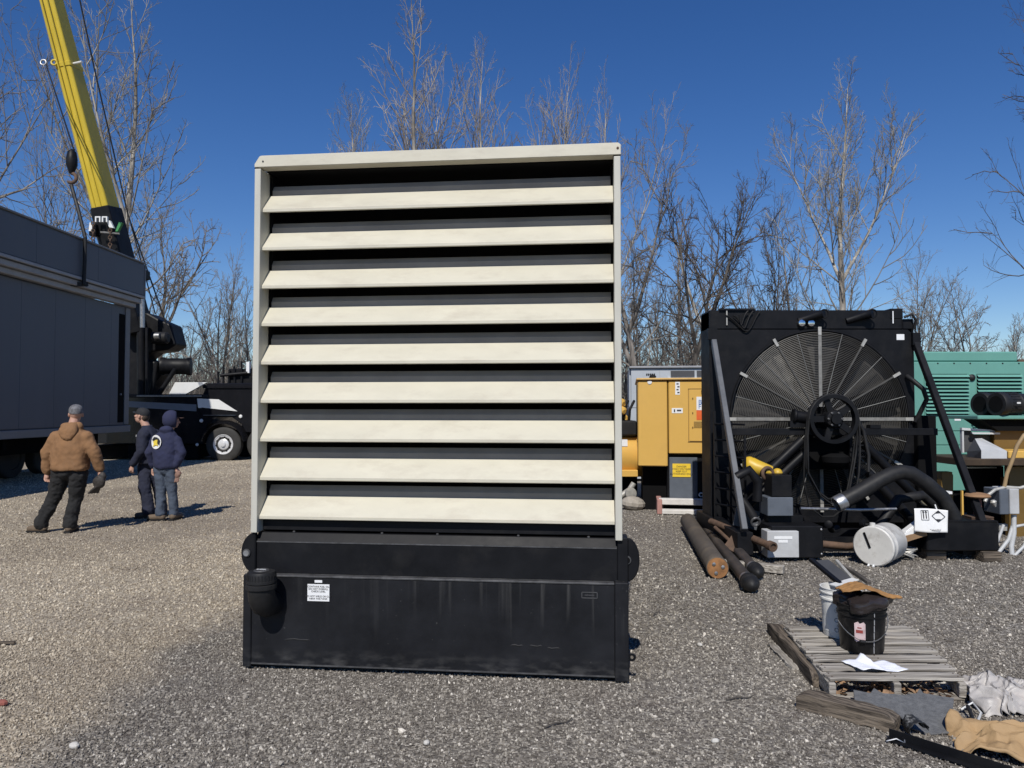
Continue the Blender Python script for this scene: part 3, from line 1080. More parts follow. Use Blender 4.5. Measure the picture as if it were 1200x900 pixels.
# corner points of the plate
cp = MB()
cp.bx(xa, 0.002, ZB, xa + 0.02, 0.42, 2.95)
cp.build("side_plate", M_black, rad)
cp = MB()
cp.bx(xb - 0.02, 0.002, ZB, xb, 0.42, 2.86)
cp.build("side_plate", M_black, rad)
MB().bx(xa + 0.03, 0.16, ZB, xb - 0.03, 0.40, 2.70).build("radiator_core", M_fin, rad)
tt = MB()
tt.bx(xa, 0.0, 2.722, xb - 0.14, 0.42, ZTp)
tt.bx(xb - 0.14, 0.0, 2.722, xb, 0.42, 2.86)
tank_ = tt.build("top_tank", M_black, rad, bevel=0.012)
MB().bx(xb - 0.30, -0.008, 2.86, xb - 0.135, 0.40, 2.995).build("tank_cap_box", M_black, rad, bevel=0.008)
MB().bx(xb - 0.275, -0.012, 2.80, xb - 0.262, -0.004, 2.96).build("sight_glass", M_label, tank_)
# pipe stubs and caps on the top tank
for (px, py) in ((961, 369), (1017, 369)):
    p = rl(px, py)
    s = MB()
    s.tube([p + V((-0.28, 0, -0.08)), p + V((-0.06, -0.06, -0.01)), p + V((0.0, -0.12, 0.0))], [0.045, 0.055, 0.055], 16)
    s.ring(p + V((0.005, -0.125, 0.0)), (0, 1, 0), 0.052, 0.011, 20, 6)
    s.build("pipe_stub", M_black, tank_, smooth=50)
for px in (938, 949):
    p = rl(px, 379)
    MB().lathe([(0.045, 0), (0.048, 0.01), (0.048, 0.045), (0.042, 0.055), (0.02, 0.06)], p, (0, -1, 0), 18).build("silver_plug", M_chrome, tank_, smooth=40)
p = rl(1055, 395)
MB().box(p + V((0, -0.003, 0)), (0.10, 0.004, 0.075)).build("maker_plate", M_label, shroud)
# bracket and slack cables top corner
p0 = rl(846, 362)
br = MB()
br.bx(p0.x - 0.04, -0.03, ZTp - 0.005, p0.x + 0.42, 0.0, ZTp + 0.018)
br.build("top_strip", M_black, rad)
MB().bx(p0.x + 0.05, -0.022, ZTp - 0.20, p0.x + 0.065, -0.006, ZTp + 0.0).build("vent_tube", M_spoke, rad)
for k in range(3):
    a, b = rl(850 + 6 * k, 370), rl(892 - 8 * k, 366)
    pts = []
    for i in range(13):
        t = i / 12
        q = a.lerp(b, t)
        pts.append(q + V((0.03 * math.sin(4 * t + k), -0.03 - 0.012 * k, -0.20 * math.sin(PI * t) * (1 - 0.2 * k) + 0.03 * math.sin(9 * t))))
    MB().tube(pts, 0.010, 6).build("slack_cable", M_rubber, rad, smooth=60)
pts = [rl(1058, 372) + V((0, -0.03, 0)), rl(1066, 369) + V((0, -0.06, 0)), rl(1071, 376) + V((0, -0.05, 0)), rl(1070, 386) + V((0, -0.02, 0))]
MB().tube(pts, 0.018, 8).build("vent_hose", M_rubber, rad, smooth=60)

# fan behind the guard
fan = MB().lathe([(0.17, 0.05), (0.17, 0.14), (0.05, 0.15)], (FC.x, 0, FC.z), (0, 1, 0), 24)
fan_o = fan.build("fan_hub", M_int, rad)
for i in range(8):
    a = 2 * PI * i / 8 + 0.3
    d, tq = V((math.cos(a), 0, math.sin(a))), V((-math.sin(a), 0, math.cos(a)))
    c0, c1 = V((FC.x, 0.10, FC.z)) + d * 0.15, V((FC.x, 0.10, FC.z)) + d * 1.08
    vsb = []
    for (c, w, tw) in ((c0, 0.10, 0.045), (c1, 0.17, 0.035)):
        for sgn in (-1, 1):
            for th in (-0.004, 0.004):
                vsb.append(c + tq * w * sgn + V((0, tw * sgn + th, 0)))
    MB().add(vsb, [(0, 2, 3, 1), (4, 5, 7, 6), (0, 4, 6, 2), (1, 3, 7, 5), (0, 1, 5, 4), (2, 6, 7, 3)]).build("fan_blade", M_int, fan_o)

# wire guard: close rings, thin wires, twelve flat strips with bright tips
g = MB()
NR = 44
for k in range(NR):
    rr = 0.20 + (FR - 0.22) * k / (NR - 1)
    g.ring((FC.x, -0.035, FC.z), (0, 1, 0), rr, 0.0035, 72, 3)
guard = g.build("guard_rings", M_wire, rad, recalc=False)
guard["kind"] = "stuff"
for i in range(24):
    a = 2 * PI * i / 24
    d = V((math.cos(a), 0, math.sin(a)))
    cen = V((FC.x, -0.042, FC.z))
    cross = i % 6 == 0
    if i % 2 == 0:
        w = 0.042 if cross else 0.020
        s = MB()
        s.beam(cen + d * 0.16, cen + d * (FR - 0.06), w, 0.014, up=(0, 1, 0))
        so = s.build("guard_strip", M_strip if cross else M_wire, rad)
        s = MB()
        s.beam(cen + d * (FR - 0.055), cen + d * (FR + 0.05), max(w, 0.036), 0.018, up=(0, 1, 0))
        s.build("strip_tip", M_spoke, so)
    else:
        MB().tube([cen + d * 0.16, cen + d * (FR - 0.01)], 0.0045, 5).build("guard_wire", M_thin, rad)

# side braces from the shroud to the skid
p1, p2 = rl(834, 396, -0.02), V((xa + 0.02, -1.32, 0.34))
b = MB().beam(p1 + V((0.02, 0, 0.0)), p2, 0.066, 0.07, up=(0, 0, 1))
lb_ = b.build("brace", M_brace, rad, bevel=0.006)
MB().box(p1 + V((0.0, -0.02, 0.05)), (0.12, 0.07, 0.14)).build("brace_bracket", M_black, lb_)
p1, p2 = rl(1073, 402, -0.02), V((xb + 0.02, -1.32, 0.40))
b = MB().beam(p1, p2, 0.075, 0.07, up=(0, 0, 1))
rb_ = b.build("brace", M_black, rad, bevel=0.006)
MB().box(p1 + V((0.0, 0.0, 0.05)), (0.10, 0.07, 0.16)).build("brace_bracket", M_black, rb_)
# skid
for x in (xa + 0.05, xb - 0.08):
    MB().bx(x - 0.09, -1.25, 0.05, x + 0.09, 0.6, 0.30).build("skid_rail", M_black, rad, bevel=0.006)
for y in (-1.1, -0.5, 0.25):
    MB().bx(xa + 0.145, y - 0.06, 0.07, xb - 0.175, y + 0.06, 0.22).build("cross_member", M_black, rad)
MB().bx(xa + 0.15, -0.02, 0.225, xb - 0.18, 0.40, 0.30).build("bottom_tank", M_black, rad)
# ladder-like guard frame on the near corner
for k, x in enumerate((-0.02, 0.10, 0.20)):
    MB().bx(xa + x - 0.012, -0.30 - 0.25 * k, 0.30, xa + x + 0.012, -0.27 - 0.25 * k, 1.66 - 0.15 * k).build("guard_upright", M_black, rad)
for k in range(6):
    z = 0.5 + 0.2 * k
    MB().tube([V((xa - 0.02, -0.29, z)), V((xa + 0.10, -0.54, z)), V((xa + 0.20, -0.79, z))], 0.012, 6).build("guard_rung", M_black, rad)
MB().box((xa + 0.19, -0.85, 0.40), (0.28, 0.02, 0.22), (0, R(12), 0)).build("guard_plate", M_brace, rad)

# drive: pedestal, cross beam, shaft, pulley, slack belts
yb = -0.36
MB().bx(xa + 0.10, yb - 0.05, 1.36, xb + 0.06, yb + 0.05, 1.445).build("cross_beam", M_black, rad, bevel=0.005)
MB().bx(0.55, yb - 0.055, 1.445, 0.68, yb + 0.055, 1.49).build("beam_clip", M_black, rad)
ped = MB()
ped.prism([(-0.20, 0.62), (-0.22, 0.95), (-0.12, 1.22), (0.30, 1.22), (0.36, 0.9), (0.30, 0.62)], (0.08, -0.20, 0.30), (1, 0, 0), (0, 0, 1), (0, 0.12, 0))
ped.build("pedestal", M_int, rad, bevel=0.01)
for (a, bq) in (((-1.05, -0.45, 0.62), (-0.30, -0.40, 1.30)), ((-0.95, -0.35, 0.50), (-0.22, -0.34, 1.16)), ((1.2, -0.3, 0.55), (0.48, -0.36, 1.26)), ((0.98, -0.5, 0.35), (0.52, -0.4, 0.9))):
    MB().tube([V(a), V(bq)], 0.055, 12).build("diagonal_strut", M_black, rad, smooth=50)
hub = V((0.09 + 0.02, 0, 1.556))
MB().tube([V((-0.42, -0.42, 1.60)), V((-0.16, -0.42, 1.565))], [0.075, 0.075], 18).build("idler_cylinder", M_black, rad, smooth=40)
MB().ring((-0.40, -0.42, 1.598), (1, 0, -0.13), 0.078, 0.018, 20, 6).build("cylinder_band", M_black, rad, smooth=50)
MB().bx(-0.46, -0.45, 1.46, -0.26, -0.38, 1.54).build("cylinder_bracket", M_black, rad)
PC = rl(976, 491, -0.55)
MB().tube([V((PC.x, -0.05, PC.z)), V((PC.x, -0.66, PC.z))], 0.06, 16).build("drive_shaft", M_black, rad, smooth=40)
pl = MB()
pl.lathe([(0.255, -0.05), (0.300, -0.05), (0.285, -0.03), (0.300, -0.012), (0.285, 0.0), (0.300, 0.012), (0.285, 0.03), (0.300, 0.05), (0.255, 0.05), (0.255, -0.05)], PC, (0, 1, 0), 40, closed=False)
pul = pl.build("drive_pulley", M_black, rad, smooth=35)
for k in range(5):
    a = 2 * PI * k / 5 + R(108)
    d = V((math.cos(a), 0, math.sin(a)))
    MB().beam(PC + d * 0.05, PC + d * 0.265, 0.075, 0.03, up=(0, 1, 0)).build("pulley_spoke", M_black, pul)
hb = MB().lathe([(0.115, 0.05), (0.115, -0.03), (0.095, -0.06), (0.06, -0.07), (0.02, -0.07)], PC, (0, 1, 0), 24)
hb.build("pulley_hub", M_black, pul, smooth=40)
for k in range(6):
    a = 2 * PI * k / 6
    MB().lathe([(0.016, 0), (0.016, 0.018), (0.01, 0.022)], PC + V((0.082 * math.cos(a), -0.062, 0.082 * math.sin(a))), (0, -1, 0), 6).build("hub_bolt", M_edge, pul)
for k, (dx, bot, w0, rr_) in enumerate(((-0.30, 0.50, -0.315, 0.013), (-0.27, 0.58, -0.29, 0.013), (-0.32, 0.36, -0.33, 0.011))):
    pts = []
    for i in range(9):                                     # over the top of the pulley
        a = PI - PI * i / 8
        pts.append(PC + V((0.302 * math.cos(a), -0.03 + 0.03 * k, 0.302 * math.sin(a))))
    btm = V((PC.x + 0.05 - 0.06 * k, PC.y - 0.02 + 0.03 * k, bot))
    for t in (0.25, 0.55, 0.8):
        q = V((PC.x + 0.30 + (0.03 - 0.06 * k) * t, PC.y + 0.03 * k, PC.z + (bot + 0.25 - PC.z) * t))
        pts.append(q + V((0.02 * math.sin(5 * t), 0, 0)))
    pts += [btm + V((0.2, 0, 0.11)), btm + V((0.08, 0, 0.015)), btm + V((-0.06, 0, 0.01)), btm + V((-0.22, 0, 0.13))]
    for t in (0.8, 0.55, 0.25):
        pts.append(V((PC.x - 0.31 - 0.02 * k * t, PC.y + 0.03 * k, PC.z + (bot + 0.25 - PC.z) * t)))
    pts.append(pts[0])
    MB().tube(pts, rr_, 6, cap=False).build("drive_belt", M_rubber, rad, smooth=60)
pts = [PC + V((0.30, 0.1, 0.1)), PC + V((0.42, 0.1, -0.15)), PC + V((0.47, 0.08, -0.45)), PC + V((0.45, 0.05, -0.65))]
MB().tube(pts, 0.022, 8).build("drain_hose", M_rubber, rad, smooth=60)
for k in range(2):
    x = PC.x + 0.28 + 0.08 * k
    MB().bx(x - 0.02, -0.42, 0.85, x + 0.02, -0.38, 1.36).build("hanger_strap", M_black, rad)
for k in range(5):
    MB().bx(PC.x + 0.26, -0.44, 0.95 + 0.07 * k, PC.x + 0.44, -0.40, 0.965 + 0.07 * k).build("coupling_fin", M_black, rad)
MB().lathe([(0.10, 0), (0.16, 0.05), (0.17, 0.12), (0.10, 0.16)], (0.10, -0.42, 0.98), (0, 0, 1), 20).build("bearing_housing", M_int, rad, smooth=40)
# hose behind right corner
pts = [rl(1063, 441, -0.02), rl(1070, 446, -0.12), rl(1082, 456, -0.18), rl(1086, 468, -0.16), rl(1078, 484, -0.1), rl(1073, 494, -0.05)]
MB().tube(pts, 0.03, 10).build("coolant_hose", M_rubber, rad, smooth=60)
MB().bx(xb - 0.02, -0.10, 0.55, xb + 0.22, 0.05, 1.60).build("side_cabinet", M_int, rad, bevel=0.01)

# boxes on the skid front: left foot with grey cover, right foot
f1 = rl(895, 617, -1.3)
MB().bx(-1.02, -1.34, 0.035, -0.44, -0.95, 0.385).build("skid_box", M_black, rad, bevel=0.01)
gcv = MB().bx(-1.085, -1.40, 0.05, -0.735, -1.20, 0.34).build("grey_cover", M_grey, rad, bevel=0.006)
MB().bx(-1.01, -1.404, 0.255, -0.81, -1.4005, 0.285).build("paper_tag", M_label, gcv)
MB().bx(-0.965, -1.404, 0.215, -0.86, -1.4005, 0.245).build("paper_tag", M_label, gcv)
for (x, z) in ((-0.465, 0.35), (-0.465, 0.08)):
    MB().lathe([(0.012, 0), (0.012, 0.01), (0.004, 0.013)], (x, -1.34, z), (0, -1, 0), 8).build("cover_bolt", M_steel, rad)
rbx = MB().bx(0.70, -1.36, 0.115, 1.50, -0.95, 0.44).build("skid_box", M_black, rad, bevel=0.012)
MB().bx(0.72, -1.365, 0.437, 1.49, -0.97, 0.447).build("box_lid", M_black, rbx, bevel=0.003)
# control boxes on top of the left foot
MB().bx(-0.99, -1.15, 0.47, -0.70, -0.86, 0.68).build("control_box", M_slate, rad, bevel=0.006)
MB().bx(-0.93, -1.12, 0.685, -0.70, -0.86, 0.93).build("control_box", M_black, rad, bevel=0.006)
MB().bx(-0.95, -1.05, 0.385, -0.55, -0.9, 0.468).build("box_stand", M_black, rad)
# pipework low in the skid
for (pts, r_, m_) in (([(-1.2, -0.9, 0.62), (-1.14, -1.0, 0.5), (-1.12, -1.1, 0.42)], 0.05, M_black),
                      ([(-1.30, -1.0, 0.90), (-1.15, -1.0, 0.98), (-1.05, -1.0, 0.85), (-1.06, -1.0, 0.62)], 0.055, M_black),
                      ([(-0.6, -1.1, 0.55), (0.1, -1.0, 0.52), (0.55, -1.0, 0.53)], 0.018, M_steel),
                      ([(-0.40, -1.15, 0.16), (-0.1, -1.15, 0.13), (0.20, -1.12, 0.16)], 0.04, M_rust),
                      ([(0.45, -0.8, 0.30), (0.68, -0.8, 0.62), (1.0, -0.75, 0.66), (1.2, -0.7, 0.50)], 0.06, M_rubber)):
    MB().tube([V(q) for q in pts], r_, 12).build("skid_pipe", m_, rad, smooth=50)
MB().ring((-1.12, -1.12, 0.40), (0.1, -1, -0.4), 0.05, 0.014, 18, 6).build("pipe_flange", M_edge, rad, smooth=50)
for k in range(6):
    rr = random.Random(k)
    MB().lathe([(0.03, 0), (0.045, 0.01), (0.045, 0.05), (0.025, 0.06)], (rr.uniform(-0.35, 0.4), -0.95 - 0.1 * rr.random(), 0.25 + 0.15 * rr.random()), (rr.uniform(-1, 1), -1, rr.uniform(-.4, .4)), 14).build("pipe_fitting", M_black, rad, smooth=40)
cpl = MB().lathe([(0.05, 0), (0.085, 0.0), (0.085, 0.05), (0.07, 0.06), (0.07, 0.12), (0.05, 0.12), (0.05, 0.0)], (0.33, -1.10, 0.31), (0.15, -1, -0.1), 22, closed=False)
cpl.build("hose_coupling", M_edge, rad, smooth=40)
# yellow valve
yv = V((-0.99, -0.75, 0.985))
M_yel = mat("yellow paint", (0.62, 0.40, 0.03), 0.45, var=0.12, scale=8, dirt=(0.2, 0.13, 0.04), dirt_amt=0.5)
v_ = MB().tube([yv + V((-0.05, 0.04, 0.03)), yv, yv + V((0.17, -0.04, -0.05))], [0.10, 0.10, 0.075], 18)
v_.ell(yv + V((-0.06, 0.045, 0.033)), (0.085, 0.1, 0.1))
vo = v_.build("yellow_valve", M_yel, rad, smooth=50)
MB().ring(yv + V((0.10, -0.12, -0.06)), (0.3, -1, 0.1), 0.07, 0.022, 20, 8).build("valve_flange", M_rust, vo, smooth=50)
MB().lathe([(0.068, 0), (0.068, 0.12)], yv + V((0.09, -0.10, -0.055)), (-0.2, 1, 0.2), 18).build("valve_body", M_int, vo, smooth=50)
MB().ell(yv + V((0.24, -0.05, -0.06)), (0.06, 0.06, 0.06)).build("valve_knob", M_yel, vo, smooth=60)

# the loose black hose elbow lying against the skid box
ha = at(985, 588, 8.55); hb_ = at(1124, 618, 8.45)
hose = thing("hose_elbow", "thick black hose elbow with a silver end clamp in front of the fan guard", "hose", (4.2, 8.5, 0))
def hl(px, py, Y): return at(px, py, Y) - V((4.2, 8.5, 0))
pts = [hl(984, 589, 8.35), hl(1006, 577, 8.36), hl(1030, 563, 8.38), hl(1044, 556, 8.4), hl(1056, 553, 8.41), hl(1068, 555, 8.42), hl(1085, 566, 8.42), hl(1104, 583, 8.42), hl(1116, 603, 8.42), hl(1122, 622, 8.42)]
MB().tube(pts, 0.084, 20).build("hose", M_rubber, hose, smooth=50)
d0 = (pts[0] - pts[1]).normalized()
cl = MB().lathe([(0.087, 0), (0.091, 0.01), (0.091, 0.10), (0.087, 0.11), (0.074, 0.11), (0.074, 0.02)], pts[0] - d0 * 0.06, d0, 24)
cl.build("end_clamp", M_steel, hose, smooth=35)
# ------------------------------------------------------------------ dark trailer-mounted enclosure on the left
M_trailer = mat("slate trailer panel", (0.098, 0.108, 0.128), 0.42, var=0.08, spec=0.3, scale=0.8, dirt=(0.14, 0.14, 0.15), dirt_amt=0.2, dscale=0.7, stretch=(1, 1, 0.25))
M_trim = mat("trailer trim", (0.30, 0.30, 0.31), 0.45, var=0.12, scale=3, dirt=(0.15, 0.14, 0.12), dirt_amt=0.4)
M_rail = mat("trailer rail", (0.17, 0.175, 0.185), 0.5, var=0.15, scale=2, dirt=(0.10, 0.09, 0.08), dirt_amt=0.4)
M_tyre = mat("tyre", (0.030, 0.029, 0.028), 0.8, var=0.25, scale=8, dirt=(0.10, 0.09, 0.075), dirt_amt=0.4)
TX, TY = -10.5, 21.0
tr = thing("trailer", "dark slate grey trailer enclosure with an overhanging upper hood", "trailer", (TX - 1.5, 14, 0))
ox, oy = TX - 1.5, 14.0


def tb(x0, y0, z0, x1, y1, z1):
    return MB().bx(x0 - ox, y0 - oy, z0, x1 - ox, y1 - oy, z1)


YA = 4.0                                            # front end, outside the frame
tb(TX - 3.2, YA, 1.22, TX - 0.32, TY - 0.15, 4.52).build("trailer_body", M_trailer, tr, bevel=0.01)
# side panels of the lower body, a hair proud of it with open joints between
y = YA + 0.01
k = 0
while y < TY - 1.0:
    y1 = min(y + 1.22, TY - 0.75)
    tb(TX - 0.318, y, 1.24, TX - 0.304, y1 - 0.006, 4.50).build("side_panel", M_trailer, tr, bevel=0.004)
    y = y1
tb(TX - 0.318, TY - 0.40, 1.24, TX - 0.295, TY - 0.16, 4.50).build("corner_post", M_rail, tr, bevel=0.01)
tb(TX - 0.318, TY - 0.72, 1.30, TX - 0.312, TY - 0.42, 4.30).build("door_recess", M_int, tr)
tb(TX - 0.312, TY - 0.63, 2.05, TX - 0.28, TY - 0.585, 2.10).build("door_handle", M_rail, tr)
# ledge trims
tb(TX - 0.33, YA, 4.53, TX - 0.16, TY - 0.12, 4.66).build("ledge_trim", M_trim, tr, bevel=0.015)
tb(TX - 0.30, YA, 4.665, TX - 0.05, TY - 0.03, 4.80).build("ledge_trim", M_trim, tr, bevel=0.015)
tb(TX - 3.3, YA, 4.805, TX - 0.012, TY, 5.80).build("upper_hood", M_trailer, tr, bevel=0.01)
y = YA + 0.01
while y < TY - 0.5:
    y1 = min(y + 2.44, TY - 0.02)
    tb(TX - 0.010, y, 4.90, TX + 0.004, y1 - 0.006, 5.76).build("hood_panel", M_trailer, tr, bevel=0.004)
    y = y1
tb(TX - 0.008, YA, 4.81, TX + 0.03, TY + 0.01, 4.885).build("hood_trim", M_trim, tr, bevel=0.01)
tb(TX - 3.32, YA, 5.80, TX + 0.035, TY + 0.02, 5.845).build("hood_roof", M_rail, tr, bevel=0.008)
tb(TX - 0.04, TY + 0.03, 4.81, TX + 0.02, TY + 0.045, 5.79).build("hood_end_trim", M_trim, tr)
tb(TX - 3.22, YA, 1.03, TX - 0.27, TY - 0.10, 1.215).build("bottom_rail", M_rail, tr, bevel=0.012)
for yy in (7, 10, 13, 16, 19):
    tb(TX - 3.0, yy, 0.80, TX - 0.5, yy + 0.12, 1.03).build("chassis_beam", M_int, tr)
for xx in (TX - 2.6, TX - 1.1):
    tb(xx - 0.08, YA, 0.62, xx + 0.08, TY - 0.4, 1.03).build("chassis_rail", M_int, tr)


M_alu = mat("polished aluminium", (0.70, 0.70, 0.71), 0.3, metal=0.2, var=0.08)


def wheel(parent, c, r, w, axis=(1, 0, 0), rim=True, name="wheel"):
    """tyre with tread shoulder, dished steel rim and nuts; axis points out of the visible face"""
    a = V(axis)
    t = MB()
    t.lathe([(r * 0.56, -w / 2), (r * 0.80, -w / 2), (r * 0.95, -w * 0.44), (r, -w * 0.34), (r, w * 0.34), (r * 0.95, w * 0.44), (r * 0.80, w / 2), (r * 0.60, w * 0.5), (r * 0.56, w * 0.40)], c, a, 36)
    o = t.build(name, M_tyre, parent, smooth=35)
    if rim:
        m = MB().lathe([(r * 0.57, w * 0.42), (r * 0.575, w * 0.50), (r * 0.54, w * 0.50), (r * 0.51, w * 0.43), (r * 0.34, w * 0.36), (r * 0.28, w * 0.44), (r * 0.15, w * 0.47), (r * 0.13, w * 0.60), (0.001, w * 0.62)], c, a, 32, closed=False)
        ro = m.build("rim", M_alu, o, smooth=35)
        u = a.orthogonal().normalized()
        v = a.cross(u)
        for k in range(10):
            an = 2 * PI * k / 10
            d = u * math.cos(an) + v * math.sin(an)
            h = MB().lathe([(r * 0.045, 0), (r * 0.045, 0.012), (r * 0.03, 0.02)], V(c) + d * r * 0.42 + a * w * 0.385, a, 10)
            h.build("rim_hole", M_int, o)
    return o


for yy in (16.6, 17.9, 19.2):
    wheel(tr, (TX - 1.7 - ox, yy - oy, 0.5), 0.5, 0.30, rim=False)
    wheel(tr, (TX - 2.75 - ox, yy - oy, 0.5), 0.5, 0.30, rim=False)
for yy in (9.0,):
    tb(TX - 0.9, yy, 0.06, TX - 0.78, yy + 0.12, 0.9).build("landing_leg", M_int, tr)
MB().lathe([(0.24, -0.75), (0.28, -0.7), (0.28, 0.7), (0.24, 0.75)], (TX - 0.62 - ox, 14.8 - oy, 0.72), (0, 1, 0), 22).build("air_tank", M_rubber, tr, smooth=40)

# lifting strap slung round the hood
st = thing("lifting_strap", "black lifting strap hanging down the side of the trailer hood", "strap", (TX + 0.05, 15.6, 0))
sy = at(93, 300, 1)  # bearing of the strap
ys_ = TX / ((93 - 600) / FOC)
hp = at(84, 196, ys_ + 0.2)
def sl(p): return V(p) - V((TX + 0.05, 15.6, 0))
s = MB()
s.tube([sl((TX + 0.06, ys_, 4.70)), sl((TX + 0.07, ys_, 5.3)), sl((TX + 0.07, ys_, 5.86)), sl(((TX + hp.x) / 2 + 0.06, ys_ + 0.08, (5.86 + hp.z - 0.5) / 2)), sl((hp.x, hp.y, hp.z - 0.45))], 0.045, 8)
s.build("strap_web", M_rubber, st)
MB().beam(sl((TX - 0.22, ys_ - 0.15, 4.69)), sl((TX + 0.10, ys_ + 0.1, 4.73)), 0.12, 0.10).build("strap_shoe", M_rubber, st)

# ------------------------------------------------------------------ black wrecker truck with crane boom
M_truck = mat("black truck paint", (0.010, 0.010, 0.012), 0.22, var=0.1, scale=2, spec=0.4)
M_silver = mat("silver body panel", (0.72, 0.72, 0.70), 0.35, var=0.05, scale=2)
M_stripe = mat("grey body stripe", (0.16, 0.18, 0.21), 0.4, var=0.05)
M_boom = mat("yellow crane paint", (0.58, 0.43, 0.035), 0.4, var=0.08, scale=2, dirt=(0.42, 0.31, 0.03), dirt_amt=0.3, dscale=3, stretch=(3, 3, 0.5))
KY = 24.0
tk = thing("wrecker_truck", "black heavy wrecker truck with silver body wedges and raised yellow boom", "truck", (-9.5, KY, 0))


def kl(px, py, Y=KY):
    return at(px, py, Y) - V((-9.5, KY, 0))


def kb(px0, py0, px1, py1, ya, yb):
    """box whose near face spans these photograph pixels"""
    a, b = kl(px0, py0, ya), kl(px1, py1, ya)
    return MB().bx(a.x, ya - KY, b.z, b.x, yb - KY, a.z)


def kpoly(pts, ya, depth):
    ps = [kl(x, y, ya) for (x, y) in pts]
    return MB().prism([(p.x, p.z) for p in ps], (0, ya - KY, 0), (1, 0, 0), (0, 0, 1), (0, depth, 0))


kpoly([(100, 465), (236, 465), (243, 449), (330, 449), (330, 507), (288, 507), (283, 497), (272, 489), (254, 489), (243, 497), (238, 520), (100, 520)], KY, 2.3).build("truck_body", M_truck, tk, bevel=0.02)
kb(100, 462, 244, 466, KY - 0.03, KY + 2.2).build("deck_edge", M_rubber, tk, bevel=0.01)
kb(160, 463.5, 236, 464.6, KY - 0.06, KY - 0.032).build("deck_trim", M_spoke, tk)
kpoly([(150, 470), (230, 474), (230, 482), (150, 477)], KY - 0.02, 0.018).build("body_stripe", M_stripe, tk)
kpoly([(231, 467), (256, 468), (278, 482), (232, 477)], KY - 0.025, 0.022).build("silver_wedge", M_silver, tk)
kpoly([(197, 463), (205, 448), (243, 448), (216, 463)], KY + 0.50, 0.08).build("silver_wedge", M_silver, tk, bevel=0.01)
kb(237, 451, 330, 455, KY - 0.05, KY + 2.2).build("body_cap", M_truck, tk, bevel=0.01)
kb(238, 486, 276, 487.2, KY - 0.05, KY - 0.01).build("chrome_strip", M_chrome, tk)
kb(232.5, 467, 236, 478, KY - 0.035, KY - 0.024).build("silver_post", M_silver, tk)
for (px, py) in ((236, 493), (282, 488)):
    MB().lathe([(0.06, 0), (0.05, 0.03), (0.02, 0.04)], kl(px, py, KY - 0.01), (0, -1, 0), 14).build("marker_lamp", M_silver, tk, smooth=40)
MB().lathe([(0.05, 0), (0.04, 0.03)], kl(231, 521, KY - 0.1), (0, -1, 0), 12).build("hub_cap", M_silver, tk)
wc = kl(263.5, 520.5, KY + 0.05)
wheel(tk, wc, 0.565, 0.30, (0, -1, 0))
wheel(tk, wc + V((1.32, 0, 0)), 0.565, 0.30, (0, -1, 0))
wheel(tk, wc + V((0, 2.05, 0)), 0.565, 0.30, (0, 1, 0), rim=False)
fd = MB()
pts = [wc + V((0.72 * math.cos(a), -0.16, 0.72 * math.sin(a))) for a in [R(8 + 164 * k / 14) for k in range(15)]]
for i in range(14):
    fd.beam(pts[i], pts[i + 1], 0.34, 0.035, up=(0, 1, 0)) if False else fd.beam(pts[i] + V((0, 0.1, 0)), pts[i + 1] + V((0, 0.1, 0)), 0.34, 0.03, up=(pts[i] - wc).normalized())
fd.build("fender", M_truck, tk, smooth=30)
kb(100, 522, 236, 536, KY + 0.5, KY + 1.9).build("chassis", M_int, tk)
for x0 in (150, 185, 212):
    kb(x0, 521, x0 + 20, 538, KY + 0.08, KY + 0.5).build("tool_locker", M_int, tk, bevel=0.02)
# control levers and fittings on the body top
for k, (px, h) in enumerate(((256, 14), (262, 22), (268, 16), (275, 20), (283, 26))):
    a = kl(px, 449, KY + 0.3)
    MB().tube([a, a + V((0.02 * (k % 3 - 1), 0, h / FOC * KY))], 0.035, 8).build("control_lever", M_black, tk)
MB().tube([kl(258, 440, KY + 0.25), kl(290, 437, KY + 0.25)], 0.05, 8).build("control_rail", M_black, tk)
kb(268, 432, 300, 450, KY + 0.35, KY + 0.9).build("valve_bank", M_black, tk, bevel=0.03)
kb(288.5, 424, 292, 437, KY + 0.25, KY + 0.4).build("white_tag", M_label, tk)
# winch pod and mast hardware
MB().lathe([(0.12, 0), (0.29, 0.02), (0.30, 0.1), (0.27, 0.16), (0.27, 0.8), (0.30, 0.85), (0.30, 0.95), (0.12, 0.98)], kl(188, 429, KY + 0.5), (1, 0.25, 0), 24).build("winch_drum", M_black, tk, smooth=40)
mm = kpoly([(150, 372), (172, 366), (186, 374), (200, 380), (206, 404), (196, 410), (178, 412), (168, 420), (190, 426), (188, 440), (178, 452), (172, 470), (150, 470)], KY + 0.6, 0.9)
mm.build("turret", M_black, tk, bevel=0.06, seg=2)
MB().lathe([(0.14, 0), (0.20, 0.04), (0.20, 0.5), (0.14, 0.55)], kl(178, 396, KY + 0.35), (1, 0, 0), 20).build("hydraulic_motor", M_rubber, tk, smooth=40)
MB().lathe([(0.09, 0), (0.11, 0.02), (0.11, 0.18)], kl(181, 394, KY + 0.12), (1, 0, 0), 16).build("pump_cover", M_steel, tk, smooth=40)
MB().tube([kl(165, 372, KY + 0.2), kl(166, 470, KY + 0.2)], 0.13, 14).build("mast_post", M_black, tk, smooth=40)
MB().tube([kl(166.5, 318, KY - 0.3), kl(167, 384, KY - 0.3)], 0.075, 12).build("exhaust_stack", M_steel, tk, smooth=40)
MB().tube([kl(172, 384, KY + 0.1), kl(172, 465, KY + 0.1)], 0.05, 10).build("hydraulic_ram", M_black, tk, smooth=40)
for (a, b) in (((186, 462), (206, 432)), ((176, 468), (184, 424))):
    MB().tube([kl(*a, KY + 0.4), kl(*b, KY + 0.4)], 0.08, 10).build("turret_brace", M_black, tk, smooth=40)
